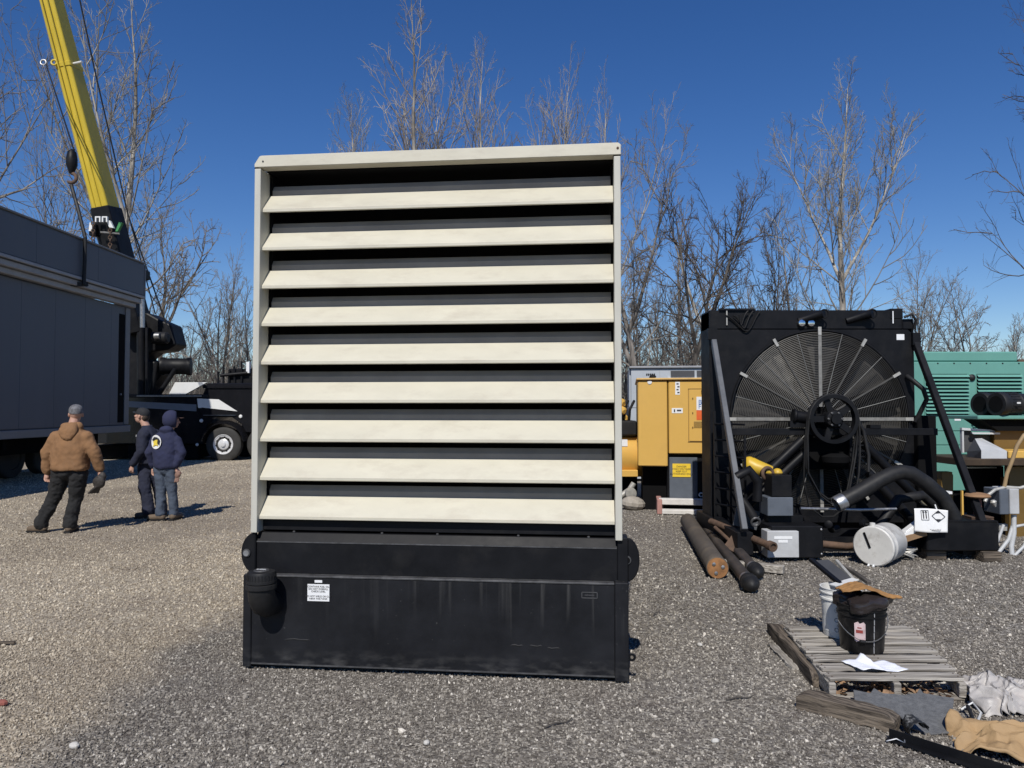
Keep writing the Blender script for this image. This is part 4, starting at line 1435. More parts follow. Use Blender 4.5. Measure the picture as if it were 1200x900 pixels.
kb(164, 316, 171, 327, KY - 0.4, KY - 0.1).build("work_lamp", M_black, tk, bevel=0.03)

# boom: black root section, yellow telescopic section with a collar, seen from below
B0, B1 = kl(140, 312, KY + 0.3), kl(123, 246, KY + 0.1)
Bt = kl(20, -150, KY - 1.6)
ax = (Bt - B1).normalized()
side = V((0, 1, 0)).cross(ax).normalized()           # across the picture
back = ax.cross(side).normalized()


def oct_beam(a, b, w0, w1):
    """box boom section with chamfered near left edge"""
    vs = []
    sec = ((-0.34, -0.30), (-0.22, -0.48), (0.33, -0.48), (0.36, -0.42), (0.36, 0.48), (-0.34, 0.48))
    n = len(sec)
    for (p, w) in ((a, w0), (b, w1)):
        for (x, y) in sec:
            vs.append(p + side * (x * w) + back * (y * w))
    fs = [tuple(range(n)), tuple(range(2 * n - 1, n - 1, -1))] + [(i, (i + 1) % n, n + (i + 1) % n, n + i) for i in range(n)]
    return MB().add(vs, fs)


kboom = oct_beam(B1, Bt, 0.86, 0.62).build("boom", M_boom, tk, bevel=0.02)
oct_beam(B0 - (B1 - B0) * 1.2, B1 + ax * 0.05, 1.02, 0.98).build("boom_root", M_black, tk, bevel=0.03)
for k in range(2):
    s0 = B1 + side * (0.10 - 0.18 * k) - back * (0.43)
    MB().tube([s0, s0 + (Bt - B1) * 0.98], 0.022, 6).build("boom_hose", M_boom, kboom)
cpt = kl(83, 77, KY - 0.75)
t_ = (cpt - B1).dot(ax)
cc = B1 + ax * t_
co = oct_beam(cc - ax * 0.07, cc + ax * 0.07, 0.80, 0.80).build("boom_collar", M_boom, tk, bevel=0.01)
for k, dx in enumerate((-0.52, -0.18)):
    MB().ring(cc - side * (-dx) * -1 - back * 0.42 if False else cc + V((dx, -0.42, -0.03)), (0.1, -1, 0.1), 0.085, 0.028, 18, 8).build("collar_eye", M_steel if k == 0 else M_boom, co, smooth=60)
MB().tube([cc + V((0.3, -0.2, 0.04)), cc + V((0.62, -0.3, 0.05))], 0.035, 8).build("collar_pin", M_silver, co)
# work lights, hooks and chains at the boom root
for (px, m_) in ((115, M_boom), (123, M_boom)):
    p = kl(px, 257, KY - 0.55)
    f_ = MB()
    f_.bx(p.x - 0.085, p.y - 0.03, p.z - 0.09, p.x - 0.045, p.y + 0.05, p.z + 0.09)
    f_.bx(p.x + 0.045, p.y - 0.03, p.z - 0.09, p.x + 0.085, p.y + 0.05, p.z + 0.09)
    f_.bx(p.x - 0.0445, p.y - 0.03, p.z + 0.05, p.x + 0.0445, p.y + 0.05, p.z + 0.09)
    f_.build("hook_bracket", M_silver, tk)
MB().prism([(-0.1, 0.1), (0.02, 0.1), (0.14, -0.14), (0.0, -0.12)], kl(128, 262, KY - 0.5), (1, 0, 0), (0, 0, 1), (0, 0.1, 0)).build("boom_flag", M_silver, tk)
M_green = mat("green lamp guard", (0.05, 0.24, 0.07), 0.4)
MB().prism([(-0.05, -0.14), (0.02, -0.14), (0.16, 0.14), (0.06, 0.16)], kl(137, 266, KY - 0.5), (1, 0, 0), (0, 0, 1), (0, 0.12, 0)).build("lamp_guard", M_green, tk)
MB().prism([(-0.06, -0.13), (0.05, -0.13), (0.05, 0.13), (-0.03, 0.15)], kl(106, 266, KY - 0.5), (1, 0, 0), (0, 0, 1), (0, 0.16, 0)).build("work_lamp", M_silver, tk)
for (px, y0, y1) in ((109, 262, 283), (129, 270, 291)):
    for k in range(6):
        p = kl(px + (k % 2), y0 + (y1 - y0) * k / 5, KY - 0.55)
        MB().ring(p, (1 if k % 2 else 0, 0 if k % 2 else 1, 0.1), 0.055, 0.018, 10, 5).build("chain_link", M_rust, tk, smooth=60)
MB().tube([kl(118, 272, KY - 0.5), kl(140, 274, KY - 0.5)], 0.03, 6).build("root_pin", M_steel, tk)
bl = kb(104, 262, 112, 276, KY - 0.45, KY - 0.2).build("lamp_box", M_black, tk, bevel=0.02)
# cables
tip = Bt + ax * 0.5
MB().tube([kl(85, -40, KY - 1.3), kl(110, 78, KY - 0.9), kl(150, 252, KY - 0.1), kl(197, 386, KY + 0.2)], 0.024, 5).build("winch_cable", M_rubber, tk)
MB().tube([kl(153, 262, KY - 0.2), kl(172, 330, KY - 0.1), kl(182, 368, KY + 0.2)], 0.02, 5).build("stay_cable", M_rubber, tk)
hk = hp - V((-9.5, KY, 0))
MB().tube([cc + V((-0.50, -0.45, -0.1)), hk + V((-0.03, 0, 0.42))], 0.022, 5).build("hoist_cable", M_steel, tk)
MB().tube([cc + V((-0.42, -0.45, -0.1)), hk + V((0.05, 0, 0.42))], 0.022, 5).build("hoist_cable", M_rubber, tk)
hb = MB().lathe([(0.03, 0.45), (0.10, 0.38), (0.13, 0.2), (0.13, 0.05), (0.08, -0.08), (0.05, -0.16)], hk, (0, 0, 1), 14)
hbo = hb.build("hook_block", M_black, tk, smooth=45)
hkpts = [hk + V((0.0, 0, -0.15)) + V((0.12 * math.sin(a), 0, -0.12 + 0.12 * math.cos(a))) for a in [R(k * 26) for k in range(10)]]
MB().tube(hkpts, [0.045] * 9 + [0.015], 8).build("hook", M_rust, hbo, smooth=60)
# ------------------------------------------------------------------ three men
M_skin = mat("skin", (0.46, 0.27, 0.20), 0.55, var=0.06, scale=20)
M_duck = mat("brown duck canvas", (0.235, 0.125, 0.058), 0.9, var=0.10, scale=12, bump=0.35, bscale=300)
M_pant = mat("black trousers cloth", (0.014, 0.014, 0.015), 0.9, var=0.25, scale=10, bump=0.3, bscale=250)
M_navy = mat("navy cotton", (0.014, 0.017, 0.036), 0.9, var=0.18, scale=10, bump=0.3, bscale=250)
M_navy2 = mat("navy hoodie cotton", (0.020, 0.024, 0.062), 0.9, var=0.15, scale=10, bump=0.3, bscale=250)
M_jean = mat("blue denim", (0.062, 0.080, 0.115), 0.9, var=0.22, scale=7, dirt=(0.14, 0.165, 0.20), dirt_amt=0.35, bump=0.3, bscale=260)
M_boot = mat("tan work boot", (0.13, 0.095, 0.065), 0.8, var=0.25, scale=14)
M_bootd = mat("dark work boot", (0.035, 0.03, 0.027), 0.7, var=0.25, scale=14)
M_capg = mat("mottled grey cap", (0.13, 0.13, 0.14), 0.85, var=0.55, scale=26)
M_capb = mat("black cap cloth", (0.016, 0.017, 0.020), 0.85, var=0.2)
M_hair = mat("short brown hair", (0.045, 0.03, 0.02), 0.8, var=0.3, scale=40)
M_knife = mat("glove leather", (0.22, 0.13, 0.10), 0.8, var=0.3, scale=20)


def solid(name, mb, m, parent, voxel, smooth=4, wrinkle=0.0, wscale=6.0):
    """overlapping closed shapes melted into one continuous skin"""
    o = mb.build(name, m, parent)
    rm = o.modifiers.new("melt", 'REMESH')
    rm.mode, rm.voxel_size, rm.use_smooth_shade = 'VOXEL', voxel, True
    s = o.modifiers.new("soften", 'SMOOTH')
    s.factor, s.iterations = 0.5, smooth
    if wrinkle:
        tx = bpy.data.textures.new(name + " folds", 'CLOUDS')
        tx.noise_scale, tx.noise_depth = wscale, 3
        d = o.modifiers.new("folds", 'DISPLACE')
        d.texture, d.strength, d.mid_level, d.texture_coords = tx, wrinkle, 0.5, 'LOCAL'
        t2 = bpy.data.textures.new(name + " creases", 'MUSGRAVE')
        t2.noise_scale = wscale * 0.45
        d2 = o.modifiers.new("creases", 'DISPLACE')
        d2.texture, d2.strength, d2.mid_level, d2.texture_coords = t2, wrinkle * 0.13, 0.3, 'LOCAL'
    return o


def hand(mb, wrist, d, side, curl=0.6, scale=1.0):
    """palm, four fingers of different length and a thumb; d: along the hand, side: towards the thumb"""
    d, s = V(d).normalized(), V(side).normalized()
    s = (s - d * s.dot(d)).normalized()
    nrm = d.cross(s)                                     # palm side
    w = V(wrist)
    k = scale
    mb.caps(w, w + d * 0.05 * k, 0.026 * k, 0.030 * k, 10)
    for j in range(4):
        off = s * (0.030 - 0.020 * j) * k
        base = w + d * 0.075 * k + off
        L = (0.036, 0.041, 0.038, 0.030)[j] * k
        mb.caps(w + d * 0.02 * k + off * 0.6, base, 0.016 * k, 0.0105 * k, 8)
        a1, a2 = curl, curl * 1.9
        p1 = base + (d * math.cos(a1) + nrm * math.sin(a1)) * L
        p2 = p1 + (d * math.cos(a2) + nrm * math.sin(a2)) * L * 0.75
        mb.caps(base, p1, 0.0105 * k, 0.0095 * k, 8)
        mb.caps(p1, p2, 0.0095 * k, 0.008 * k, 8)
    t0 = w + d * 0.02 * k + s * 0.022 * k
    t1 = t0 + (d * 0.6 + s * 0.65 + nrm * 0.35).normalized() * 0.042 * k
    t2 = t1 + (d * 0.95 + s * 0.1 + nrm * 0.5).normalized() * 0.032 * k
    mb.caps(t0, t1, 0.015 * k, 0.0115 * k, 8)
    mb.caps(t1, t2, 0.0115 * k, 0.009 * k, 8)


def head(mb, c, yaw, pitch=0.0, k=1.0):
    """skull, jaw, nose, brow, lips, chin, ears, neck stub; the face looks along local +Y turned by yaw"""
    m = Euler((pitch, 0, yaw)).to_matrix()
    c = V(c)

    def P(x, y, z): return c + m @ (V((x, y, z)) * k)
    e = MB()
    e.ell((0, -0.012, 0.02), (0.076, 0.096, 0.098))
    e.ell((0, 0.022, -0.052), (0.056, 0.066, 0.066))
    e.ell((0, 0.060, -0.088), (0.026, 0.024, 0.020))
    e.ell((0, 0.082, 0.022), (0.052, 0.018, 0.016))
    e.ell((0, 0.088, -0.058), (0.026, 0.012, 0.008))
    e.ell((0, 0.086, -0.070), (0.022, 0.011, 0.007))
    for s in (-1, 1):
        e.ell((s * 0.036, 0.062, -0.022), (0.028, 0.026, 0.028))
        e.ell((s * 0.030, 0.078, 0.004), (0.013, 0.011, 0.010))
        e.ell((s * 0.080, -0.010, -0.008), (0.010, 0.022, 0.034), (0, 0, s * 0.35))
    mb.add([P(*v) for v in e.v], e.f)
    mb.caps(P(0, 0.085, 0.012), P(0, 0.108, -0.028), 0.010 * k, 0.016 * k, 10)
    return P, m


def cap_on(parent, P, m, mt, bill=True, name="cap"):
    e = MB()
    prof = [(0.090, 0.025), (0.0905, 0.045), (0.086, 0.078), (0.070, 0.108), (0.042, 0.126), (0.008, 0.132)]
    e.lathe(prof, (0, 0, 0), (0, 0, 1), 26)
    vs = [P(v[0] * 0.96, v[1] * 1.18 - 0.010, v[2]) for v in e.v]
    o = MB().add(vs, e.f).build(name, mt, parent, smooth=60)
    if bill:
        pts, pb = [], []
        for k in range(11):
            a = R(20 + 140 * k / 10)
            pts.append((0.075 * math.cos(a), 0.060 + 0.115 * math.sin(a) ** 0.8 - 0.02, 0.036 - 0.010 * abs(math.cos(a)) ** 2))
        inner = [(0.072 * math.cos(R(20 + 140 * k / 10)), 0.072 * math.sin(R(20 + 140 * k / 10)), 0.036) for k in range(11)]
        vs = [P(*p) for p in pts] + [P(*p) for p in inner] + [P(p[0], p[1], p[2] - 0.006) for p in pts] + [P(p[0], p[1], p[2] - 0.006) for p in inner]
        fs = []
        for k in range(10):
            fs += [(k, k + 1, 11 + k + 1, 11 + k), (22 + k, 33 + k, 33 + k + 1, 22 + k + 1), (k, 22 + k, 22 + k + 1, k + 1)]
        MB().add(vs, fs).build("cap_bill", mt, o, smooth=50)
    MB().ell(P(0, -0.010, 0.133), (0.009, 0.009, 0.006)).build("cap_button", mt, o, smooth=60)
    return o


def boots(parent, feet, mt):
    for (ank, toe) in feet:
        a, t = V(ank), V(toe)
        d = (t - V((a.x, a.y, t.z))).normalized()
        b = MB()
        b.caps(V((a.x, a.y, 0.14)), V((a.x, a.y, 0.06)), 0.058, 0.056, 14)
        b.caps(V((a.x, a.y, 0.055)) - d * 0.035, V((a.x, a.y, 0.055)) + d * 0.06, 0.050, 0.050, 14)
        b.caps(V((a.x, a.y, 0.052)) + d * 0.05, V((a.x, a.y, 0.045)) + d * 0.165, 0.049, 0.042, 14)
        o = solid("boot", b, mt, parent, 0.009, 3)
        n = V((-d.y, d.x, 0))
        pr = [(-0.095, 0.040), (-0.05, 0.052), (0.06, 0.050), (0.15, 0.050), (0.20, 0.034), (0.215, 0.0)]
        poly = [(p, q) for p, q in pr] + [(p, -q) for p, q in reversed(pr[:-1])]
        MB().prism([(p[0], p[1]) for p in poly], V((a.x, a.y, 0.0)), d, n, (0, 0, 0.022)).build("boot_sole", M_rubber, o)


def legs(name, m, parent, hip, knees, ankles, thigh=0.088, calf=0.062, hem=0.070, wr=0.022, belly=1.0):
    b = MB()
    hip = V(hip)
    hw = 0.095 * belly
    b.ell(hip + V((0, 0, 0.02)), (0.165 * belly, 0.125 * belly, 0.13))
    b.ell(hip + V((0, 0, 0.11)), (0.165 * belly, 0.12 * belly, 0.07))
    for s, kn, an in zip((-1, 1), knees, ankles):
        h = hip + V((s * hw, 0, -0.02))
        kn, an = V(kn), V(an)
        b.caps(h, kn, thigh * 1.12 * (0.5 + 0.5 * belly), thigh * 0.86, 16)
        b.caps(kn, an + V((0, 0, 0.02)), thigh * 0.86, hem, 16)
        b.caps(an + V((0, 0, 0.05)), an + V((0, 0, -0.015)), hem * 0.98, hem * 1.10, 16)
    return solid(name, b, m, parent, 0.012, 3, wr, 0.09)


def loft(b, secs, n=24):
    """smooth trunk through elliptical sections (x, y, z, rx, ry)"""
    vs, fs = [], []
    for (x, y, z, rx, ry) in secs:
        for j in range(n):
            a = 2 * PI * j / n
            c, s = math.cos(a), math.sin(a)
            q = 2.4                                       # a little squarer than an ellipse
            vs.append((x + rx * math.copysign(abs(c) ** (2 / q), c), y + ry * math.copysign(abs(s) ** (2 / q), s), z))
    for i in range(len(secs) - 1):
        for j in range(n):
            fs.append((i * n + j, i * n + (j + 1) % n, (i + 1) * n + (j + 1) % n, (i + 1) * n + j))
    fs += [tuple(range(n - 1, -1, -1)), tuple((len(secs) - 1) * n + j for j in range(n))]
    b.add(vs, fs)


def sleeve(b, a, e, w, r0, r1, r2):
    """upper arm and forearm with soft cloth folds at the elbow, drooping from the shoulder"""
    a, e, w = V(a), V(e), V(w)
    b.caps(a, e, r0, r1, 16)
    b.caps(e, w, r1, r2, 16)
    b.caps(w - (w - e).normalized() * 0.05, w, r2 * 1.10, r2 * 1.02, 14)


# --- man in the brown jacket, seen from behind, legs apart, looking up at the trailer
p0 = gnd(62, 624)
man = thing("person", "stout man seen from behind in brown canvas jacket, grey cap and black trousers", "person", p0)
body = MB()
hc = V((0.255, 0.05, 1.615))
P, hm = head(body, hc, R(28), R(12), 1.03)
body.caps(hc + V((0, -0.02, -0.06)), V((0.235, 0.0, 1.40)), 0.062, 0.072, 14)
body.ell((0.22, 0.0, 1.15), (0.16, 0.12, 0.26))
for (a, b_) in (((-0.115, 0.03, 0.80), (0.06, -0.10, -1)), ((0.59, 0.07, 0.82), (0.03, 0.10, -1))):
    hand(body, a, b_, (0.5 if a[0] < 0.2 else -0.5, 0.8, 0), 0.7, 1.05)
solid("body", body, M_skin, man, 0.0065, 2)
jk = MB()
loft(jk, ((0.215, 0.0, 0.85, 0.225, 0.170), (0.215, 0.0, 0.88, 0.240, 0.178), (0.215, 0.01, 0.98, 0.245, 0.186), (0.22, 0.01, 1.10, 0.240, 0.180), (0.225, 0.0, 1.22, 0.232, 0.165),
          (0.23, 0.0, 1.32, 0.215, 0.145), (0.235, 0.0, 1.375, 0.175, 0.125), (0.24, 0.0, 1.425, 0.120, 0.105), (0.245, 0.0, 1.47, 0.085, 0.085)))
sleeve(jk, (0.035, 0.0, 1.285), (-0.085, -0.02, 1.09), (-0.115, 0.03, 0.85), 0.098, 0.082, 0.066)
sleeve(jk, (0.425, 0.0, 1.285), (0.545, 0.0, 1.09), (0.585, 0.07, 0.87), 0.098, 0.082, 0.066)
jk.caps((0.15, -0.02, 1.45), (0.34, -0.02, 1.45), 0.055, 0.055, 14)
solid_j = solid("jacket", jk, M_duck, man, 0.012, 5, 0.035, 0.16)
hdm = MB()
loft(hdm, ((0.25, -0.120, 1.255, 0.030, 0.030), (0.25, -0.130, 1.29, 0.075, 0.045), (0.245, -0.115, 1.35, 0.115, 0.06), (0.245, -0.085, 1.42, 0.125, 0.075), (0.245, -0.055, 1.475, 0.105, 0.07), (0.25, -0.04, 1.495, 0.07, 0.05)))
solid("hood", hdm, M_duck, solid_j, 0.010, 3, 0.030, 0.10)
legs("trousers", M_pant, man, (0.20, 0.02, 0.82), ((-0.02, 0.05, 0.47), (0.27, 0.06, 0.46)), ((-0.17, 0.02, 0.13), (0.22, 0.02, 0.13)), 0.100, 0.07, 0.078, 0.040, 1.25)
boots(man, (((-0.17, 0.02, 0.1), (-0.32, 0.03, 0.0)), ((0.22, 0.02, 0.1), (0.20, 0.2, 0.0))), M_boot)
cap_on(man, P, hm, M_capg, True)
MB().tube([P(0.078, -0.02, 0.012), P(0.080, 0.05, 0.014), P(0.060, 0.095, 0.012)], 0.004, 6).build("glasses_arm", M_int, man)
MB().tube([P(-0.078, -0.02, 0.012), P(-0.080, 0.05, 0.014), P(-0.060, 0.095, 0.012)], 0.004, 6).build("glasses_arm", M_int, man)
# dark gloves in his hand
gl = MB()
gp = p0 + V((0.585, 0.06, 0.66))
g_t = thing("work_gloves", "dark work gloves held low by the man in the brown jacket", "gloves", gp)
gl.ell((0, 0, 0.02), (0.085, 0.05, 0.10), (0.2, 0.5, 0))
gl.ell((0.045, 0, 0.10), (0.05, 0.04, 0.06))
for k in range(4):
    gl.caps((-0.03 + 0.01 * k, -0.02 + 0.015 * k, -0.04), (-0.13 + 0.03 * k, -0.02 + 0.02 * k, -0.13), 0.018, 0.014, 8)
solid("glove", gl, M_bootd, g_t, 0.008, 2, 0.012, 0.05)

# --- man in navy, seen from his left side, looking up
p0 = gnd(174, 606)
man = thing("person", "man in navy work clothes and black cap looking up, seen in profile", "person", p0)
body = MB()
hc = V((-0.13, 0.0, 1.575))
P, hm = head(body, hc, R(82), R(14), 1.0)
body.caps(hc + V((0.02, 0, -0.06)), V((-0.04, 0.0, 1.37)), 0.056, 0.062, 14)
body.ell((0.0, 0.0, 1.12), (0.12, 0.15, 0.25))
hand(body, (-0.165, -0.20, 0.80), (-0.15, -0.02, -1), (-0.9, 0.2, 0), 0.9)
hand(body, (-0.16, 0.26, 0.80), (-0.10, 0.02, -1), (-0.9, -0.2, 0), 0.9)
solid("body", body, M_skin, man, 0.0065, 2)
jk = MB()
loft(jk, ((0.02, 0, 0.84, 0.145, 0.175), (0.02, 0, 0.90, 0.155, 0.185), (0.0, 0, 1.02, 0.160, 0.190), (-0.015, 0, 1.16, 0.158, 0.200), (-0.02, 0, 1.27, 0.140, 0.195),
          (-0.03, 0, 1.34, 0.110, 0.15), (-0.04, 0, 1.385, 0.085, 0.10), (-0.05, 0, 1.43, 0.07, 0.075)))
sleeve(jk, (-0.005, -0.175, 1.285), (0.00, -0.235, 1.05), (-0.155, -0.20, 0.85), 0.082, 0.068, 0.052)
sleeve(jk, (-0.005, 0.175, 1.285), (-0.01, 0.25, 1.05), (-0.13, 0.25, 0.85), 0.082, 0.068, 0.052)
jo = solid("jacket", jk, M_navy, man, 0.012, 4, 0.030, 0.14)
MB().box((-0.155, -0.11, 1.27), (0.006, 0.06, 0.03), (0, 0, 0.4)).build("chest_badge", M_silver, jo)
legs("trousers", M_navy, man, (0.03, 0.0, 0.82), ((-0.02, -0.09, 0.47), (0.10, 0.09, 0.47)), ((0.05, -0.10, 0.13), (0.16, 0.09, 0.13)), 0.098, 0.07, 0.082, 0.034, 1.0)
boots(man, (((0.05, -0.10, 0.1), (-0.10, -0.12, 0)), ((0.16, 0.09, 0.1), (0.02, 0.09, 0))), M_bootd)
co = cap_on(man, P, hm, M_capb, True)
MB().box(P(0.085, 0.035, 0.06), (0.02, 0.012, 0.03), hm).build("cap_patch", M_label, co)
MB().ell(P(0, -0.075, -0.01), (0.072, 0.045, 0.065), hm.to_euler()).build("hair", M_hair, man, smooth=60)

# --- man in the navy hoodie, hood up, seen from behind, facing right
p0 = gnd(192, 610)
man = thing("person", "man in navy hoodie with hood up and round back emblem, wearing blue jeans", "person", p0)
body = MB()
hc = V((0.075, 0.05, 1.505))
P, hm = head(body, hc, R(-62), R(0), 0.98)
body.caps(hc + V((0, 0, -0.06)), V((0.03, 0.0, 1.30)), 0.056, 0.062, 14)
body.ell((0.0, 0.0, 1.06), (0.14, 0.11, 0.25))
hand(body, (0.185, -0.02, 0.80), (0.25, -0.05, -1), (-0.2, 0.9, 0), 0.9)
hand(body, (-0.20, 0.06, 0.78), (0.05, 0.05, -1), (0.4, 0.8, 0), 0.7)
solid("body", body, M_skin, man, 0.0065, 2)
jk = MB()
loft(jk, ((0.02, 0.0, 0.79, 0.165, 0.125), (0.02, 0.0, 0.83, 0.178, 0.138), (0.02, 0.0, 0.95, 0.180, 0.142), (0.015, 0.0, 1.08, 0.182, 0.140), (0.015, 0.0, 1.18, 0.185, 0.130),
          (0.02, 0.0, 1.25, 0.178, 0.118), (0.025, 0.0, 1.31, 0.140, 0.10), (0.03, 0.0, 1.36, 0.09, 0.085), (0.04, 0.01, 1.40, 0.075, 0.075)))
sleeve(jk, (-0.135, 0.0, 1.21), (-0.23, 0.0, 1.02), (-0.205, 0.06, 0.82), 0.078, 0.066, 0.050)
sleeve(jk, (0.165, 0.0, 1.21), (0.265, -0.02, 1.02), (0.19, -0.05, 0.84), 0.078, 0.066, 0.050)
jk.ell((0.03, -0.04, 1.37), (0.10, 0.08, 0.06))
jo = solid("hoodie", jk, M_navy2, man, 0.012, 4, 0.028, 0.14)
hd = MB()
m3 = hm
def Ph(x, y, z): return hc + m3 @ V((x, y, z))
prof = []
for i in range(9):                                   # hood: open shell around the back of the head
    t = i / 8
    yy = -0.125 + 0.185 * t
    rr = 0.112 * math.sqrt(max(0.03, 1 - ((t - 0.62) / 0.66) ** 2))
    prof.append((rr, yy))
vs, fs = [], []
nn = 24
for (rr, yy) in prof:
    for j in range(nn):
        a = 2 * PI * j / nn
        vs.append(Ph(rr * math.cos(a) * 0.98, yy, 0.02 + rr * 1.22 * math.sin(a)))
for i in range(len(prof) - 1):
    for j in range(nn):
        fs.append((i * nn + j, i * nn + (j + 1) % nn, (i + 1) * nn + (j + 1) % nn, (i + 1) * nn + j))
fs.append(tuple(range(nn)))
ho = MB().add(vs, fs).build("hood", M_navy2, man, smooth=70)
so_ = ho.modifiers.new("cloth", 'SOLIDIFY')
so_.thickness, so_.offset = 0.012, 0
legs("jeans", M_jean, man, (0.01, 0.0, 0.79), ((-0.055, 0.02, 0.45), (0.105, 0.03, 0.45)), ((-0.055, 0.0, 0.12), (0.125, 0.06, 0.12)), 0.082, 0.058, 0.064, 0.026, 0.92)
boots(man, (((-0.055, 0.0, 0.1), (-0.20, 0.02, 0)), ((0.125, 0.06, 0.1), (0.14, 0.2, 0))), M_boot)
# cap bill poking out of the hood
pts = [Ph(0.06 * math.cos(R(20 + 14 * k)), 0.07 + 0.10 * math.sin(R(20 + 14 * k)) ** 0.8, 0.045) for k in range(11)]
pin = [Ph(0.06 * math.cos(R(20 + 14 * k)), 0.05, 0.045) for k in range(11)]
vs = pts + pin + [p - V((0, 0, 0.006)) for p in pts] + [p - V((0, 0, 0.006)) for p in pin]
fs = []
for k in range(10):
    fs += [(k, k + 1, 12 + k, 11 + k), (22 + k, 33 + k, 34 + k, 23 + k), (k, 22 + k, 23 + k, k + 1)]
MB().add(vs, fs).build("cap_bill", M_knife, man, smooth=50)
# round emblem printed on the back
M_embw = mat("emblem white", (0.75, 0.75, 0.74), 0.8, var=0.03)
M_emby = mat("emblem yellow", (0.72, 0.56, 0.07), 0.8, var=0.05)
M_embk = mat("emblem black", (0.015, 0.015, 0.018), 0.8)


def on_back(pts, off, name, m):
    """flat print that follows the curve of the back"""
    vs = []
    for (x, z) in pts:
        q = ((x - 0.015) / 0.20)
        y = -0.142 * math.sqrt(max(0.05, 1 - q * q * 0.9)) - off + 0.05 * max(0, z - 1.19)
        vs.append((x, y, z))
    cx, cz = sum(p[0] for p in pts) / len(pts), sum(p[1] for p in pts) / len(pts)
    vs.append((cx, sum(v[1] for v in vs) / len(vs) - 0.002, cz))
    nn_ = len(pts)
    fs = [(i, (i + 1) % nn_, nn_) for i in range(nn_)]
    return MB().add(vs, fs).build(name, m, jo)


ec = (-0.075, 1.19)
on_back([(ec[0] + 0.088 * math.cos(2 * PI * k / 28), ec[1] + 0.105 * math.sin(2 * PI * k / 28)) for k in range(28)], 0.012, "back_emblem", M_embw)
on_back([(ec[0] + x, ec[1] + z) for (x, z) in ((-0.07, 0.03), (-0.03, 0.075), (0.03, 0.07), (0.045, 0.04), (0.0, 0.035), (-0.03, 0.01))], 0.017, "emblem_mark", M_embk)
on_back([(ec[0] + x, ec[1] + z) for (x, z) in ((0.05, 0.06), (0.075, 0.02), (0.06, -0.055), (0.035, -0.02), (0.02, 0.02))], 0.018, "emblem_mark", M_embk)
on_back([(ec[0] + x, ec[1] + z) for (x, z) in ((-0.045, 0.005), (0.0, 0.03), (0.035, 0.035), (0.03, -0.01), (0.045, -0.06), (0.0, -0.045), (-0.05, -0.075), (-0.03, -0.03))], 0.021, "emblem_mark", M_emby)
# gloves and multitool in his right hand
gp = p0 + V((0.225, -0.05, 0.70))
g_t = thing("work_glove", "pale leather glove hanging from the hooded man's hand behind his hip", "glove", gp)
gl = MB()
gl.ell((0, 0, 0), (0.045, 0.03, 0.06), (0, 0.4, 0))
for k in range(4):
    gl.caps((-0.02 + 0.012 * k, 0, -0.03), (-0.045 + 0.018 * k, -0.01, -0.115 + 0.01 * (k % 2)), 0.012, 0.010, 8)
solid("glove", gl, M_knife, g_t, 0.006, 2, 0.008, 0.04)
# ------------------------------------------------------------------ machines behind
M_cat = mat("ochre yellow paint", (0.66, 0.40, 0.095), 0.45, var=0.05, scale=2, dirt=(0.36, 0.22, 0.06), dirt_amt=0.3, dscale=2)
M_lgrey = mat("light grey container", (0.40, 0.43, 0.46), 0.5, var=0.06, scale=1.5)
M_teal = mat("teal green paint", (0.125, 0.31, 0.26), 0.45, var=0.07, scale=1.5, dirt=(0.16, 0.36, 0.29), dirt_amt=0.3)
M_ochre = mat("brown ochre paint", (0.15, 0.088, 0.018), 0.5, var=0.18, scale=3, dirt=(0.13, 0.08, 0.03), dirt_amt=0.5, dscale=3)
M_orange = mat("orange print", (0.72, 0.13, 0.03), 0.5, var=0.05)
M_blue = mat("blue print", (0.05, 0.16, 0.45), 0.5)
M_warn = mat("yellow sticker", (0.80, 0.55, 0.04), 0.5, var=0.04)
M_pinkrail = mat("faded red rail", (0.42, 0.22, 0.19), 0.7, var=0.25, scale=8)
M_whiterail = mat("white painted skid", (0.62, 0.60, 0.57), 0.6, var=0.15, scale=5)
M_beam_shade = mat("ochre beam in shade", (0.045, 0.028, 0.014), 0.6, var=0.3)  # shade on the ochre cross beam put into a dark brown base colour
FR_ = (PI / 2, 0, 0)


class Face:
    """boxes given by the photograph's pixels of their near face at a known depth, in a thing's own frame"""
    def __init__(self, root):
        self.r, self.o = root, V(root.location)

    def p(self, px, py, y):
        return at(px, py, y) - self.o

    def box(self, x0, y0, x1, y1, ya, depth):
        a, b = self.p(x0, y0, ya), self.p(x1, y1, ya)
        return MB().bx(a.x, a.y, b.z, b.x, a.y + depth, a.z)

    def poly(self, pts, ya, depth):
        q = [self.p(x, y, ya) for (x, y) in pts]
        return MB().prism([(v.x, v.z) for v in q], (0, ya - self.o.y, 0), (1, 0, 0), (0, 0, 1), (0, depth, 0))


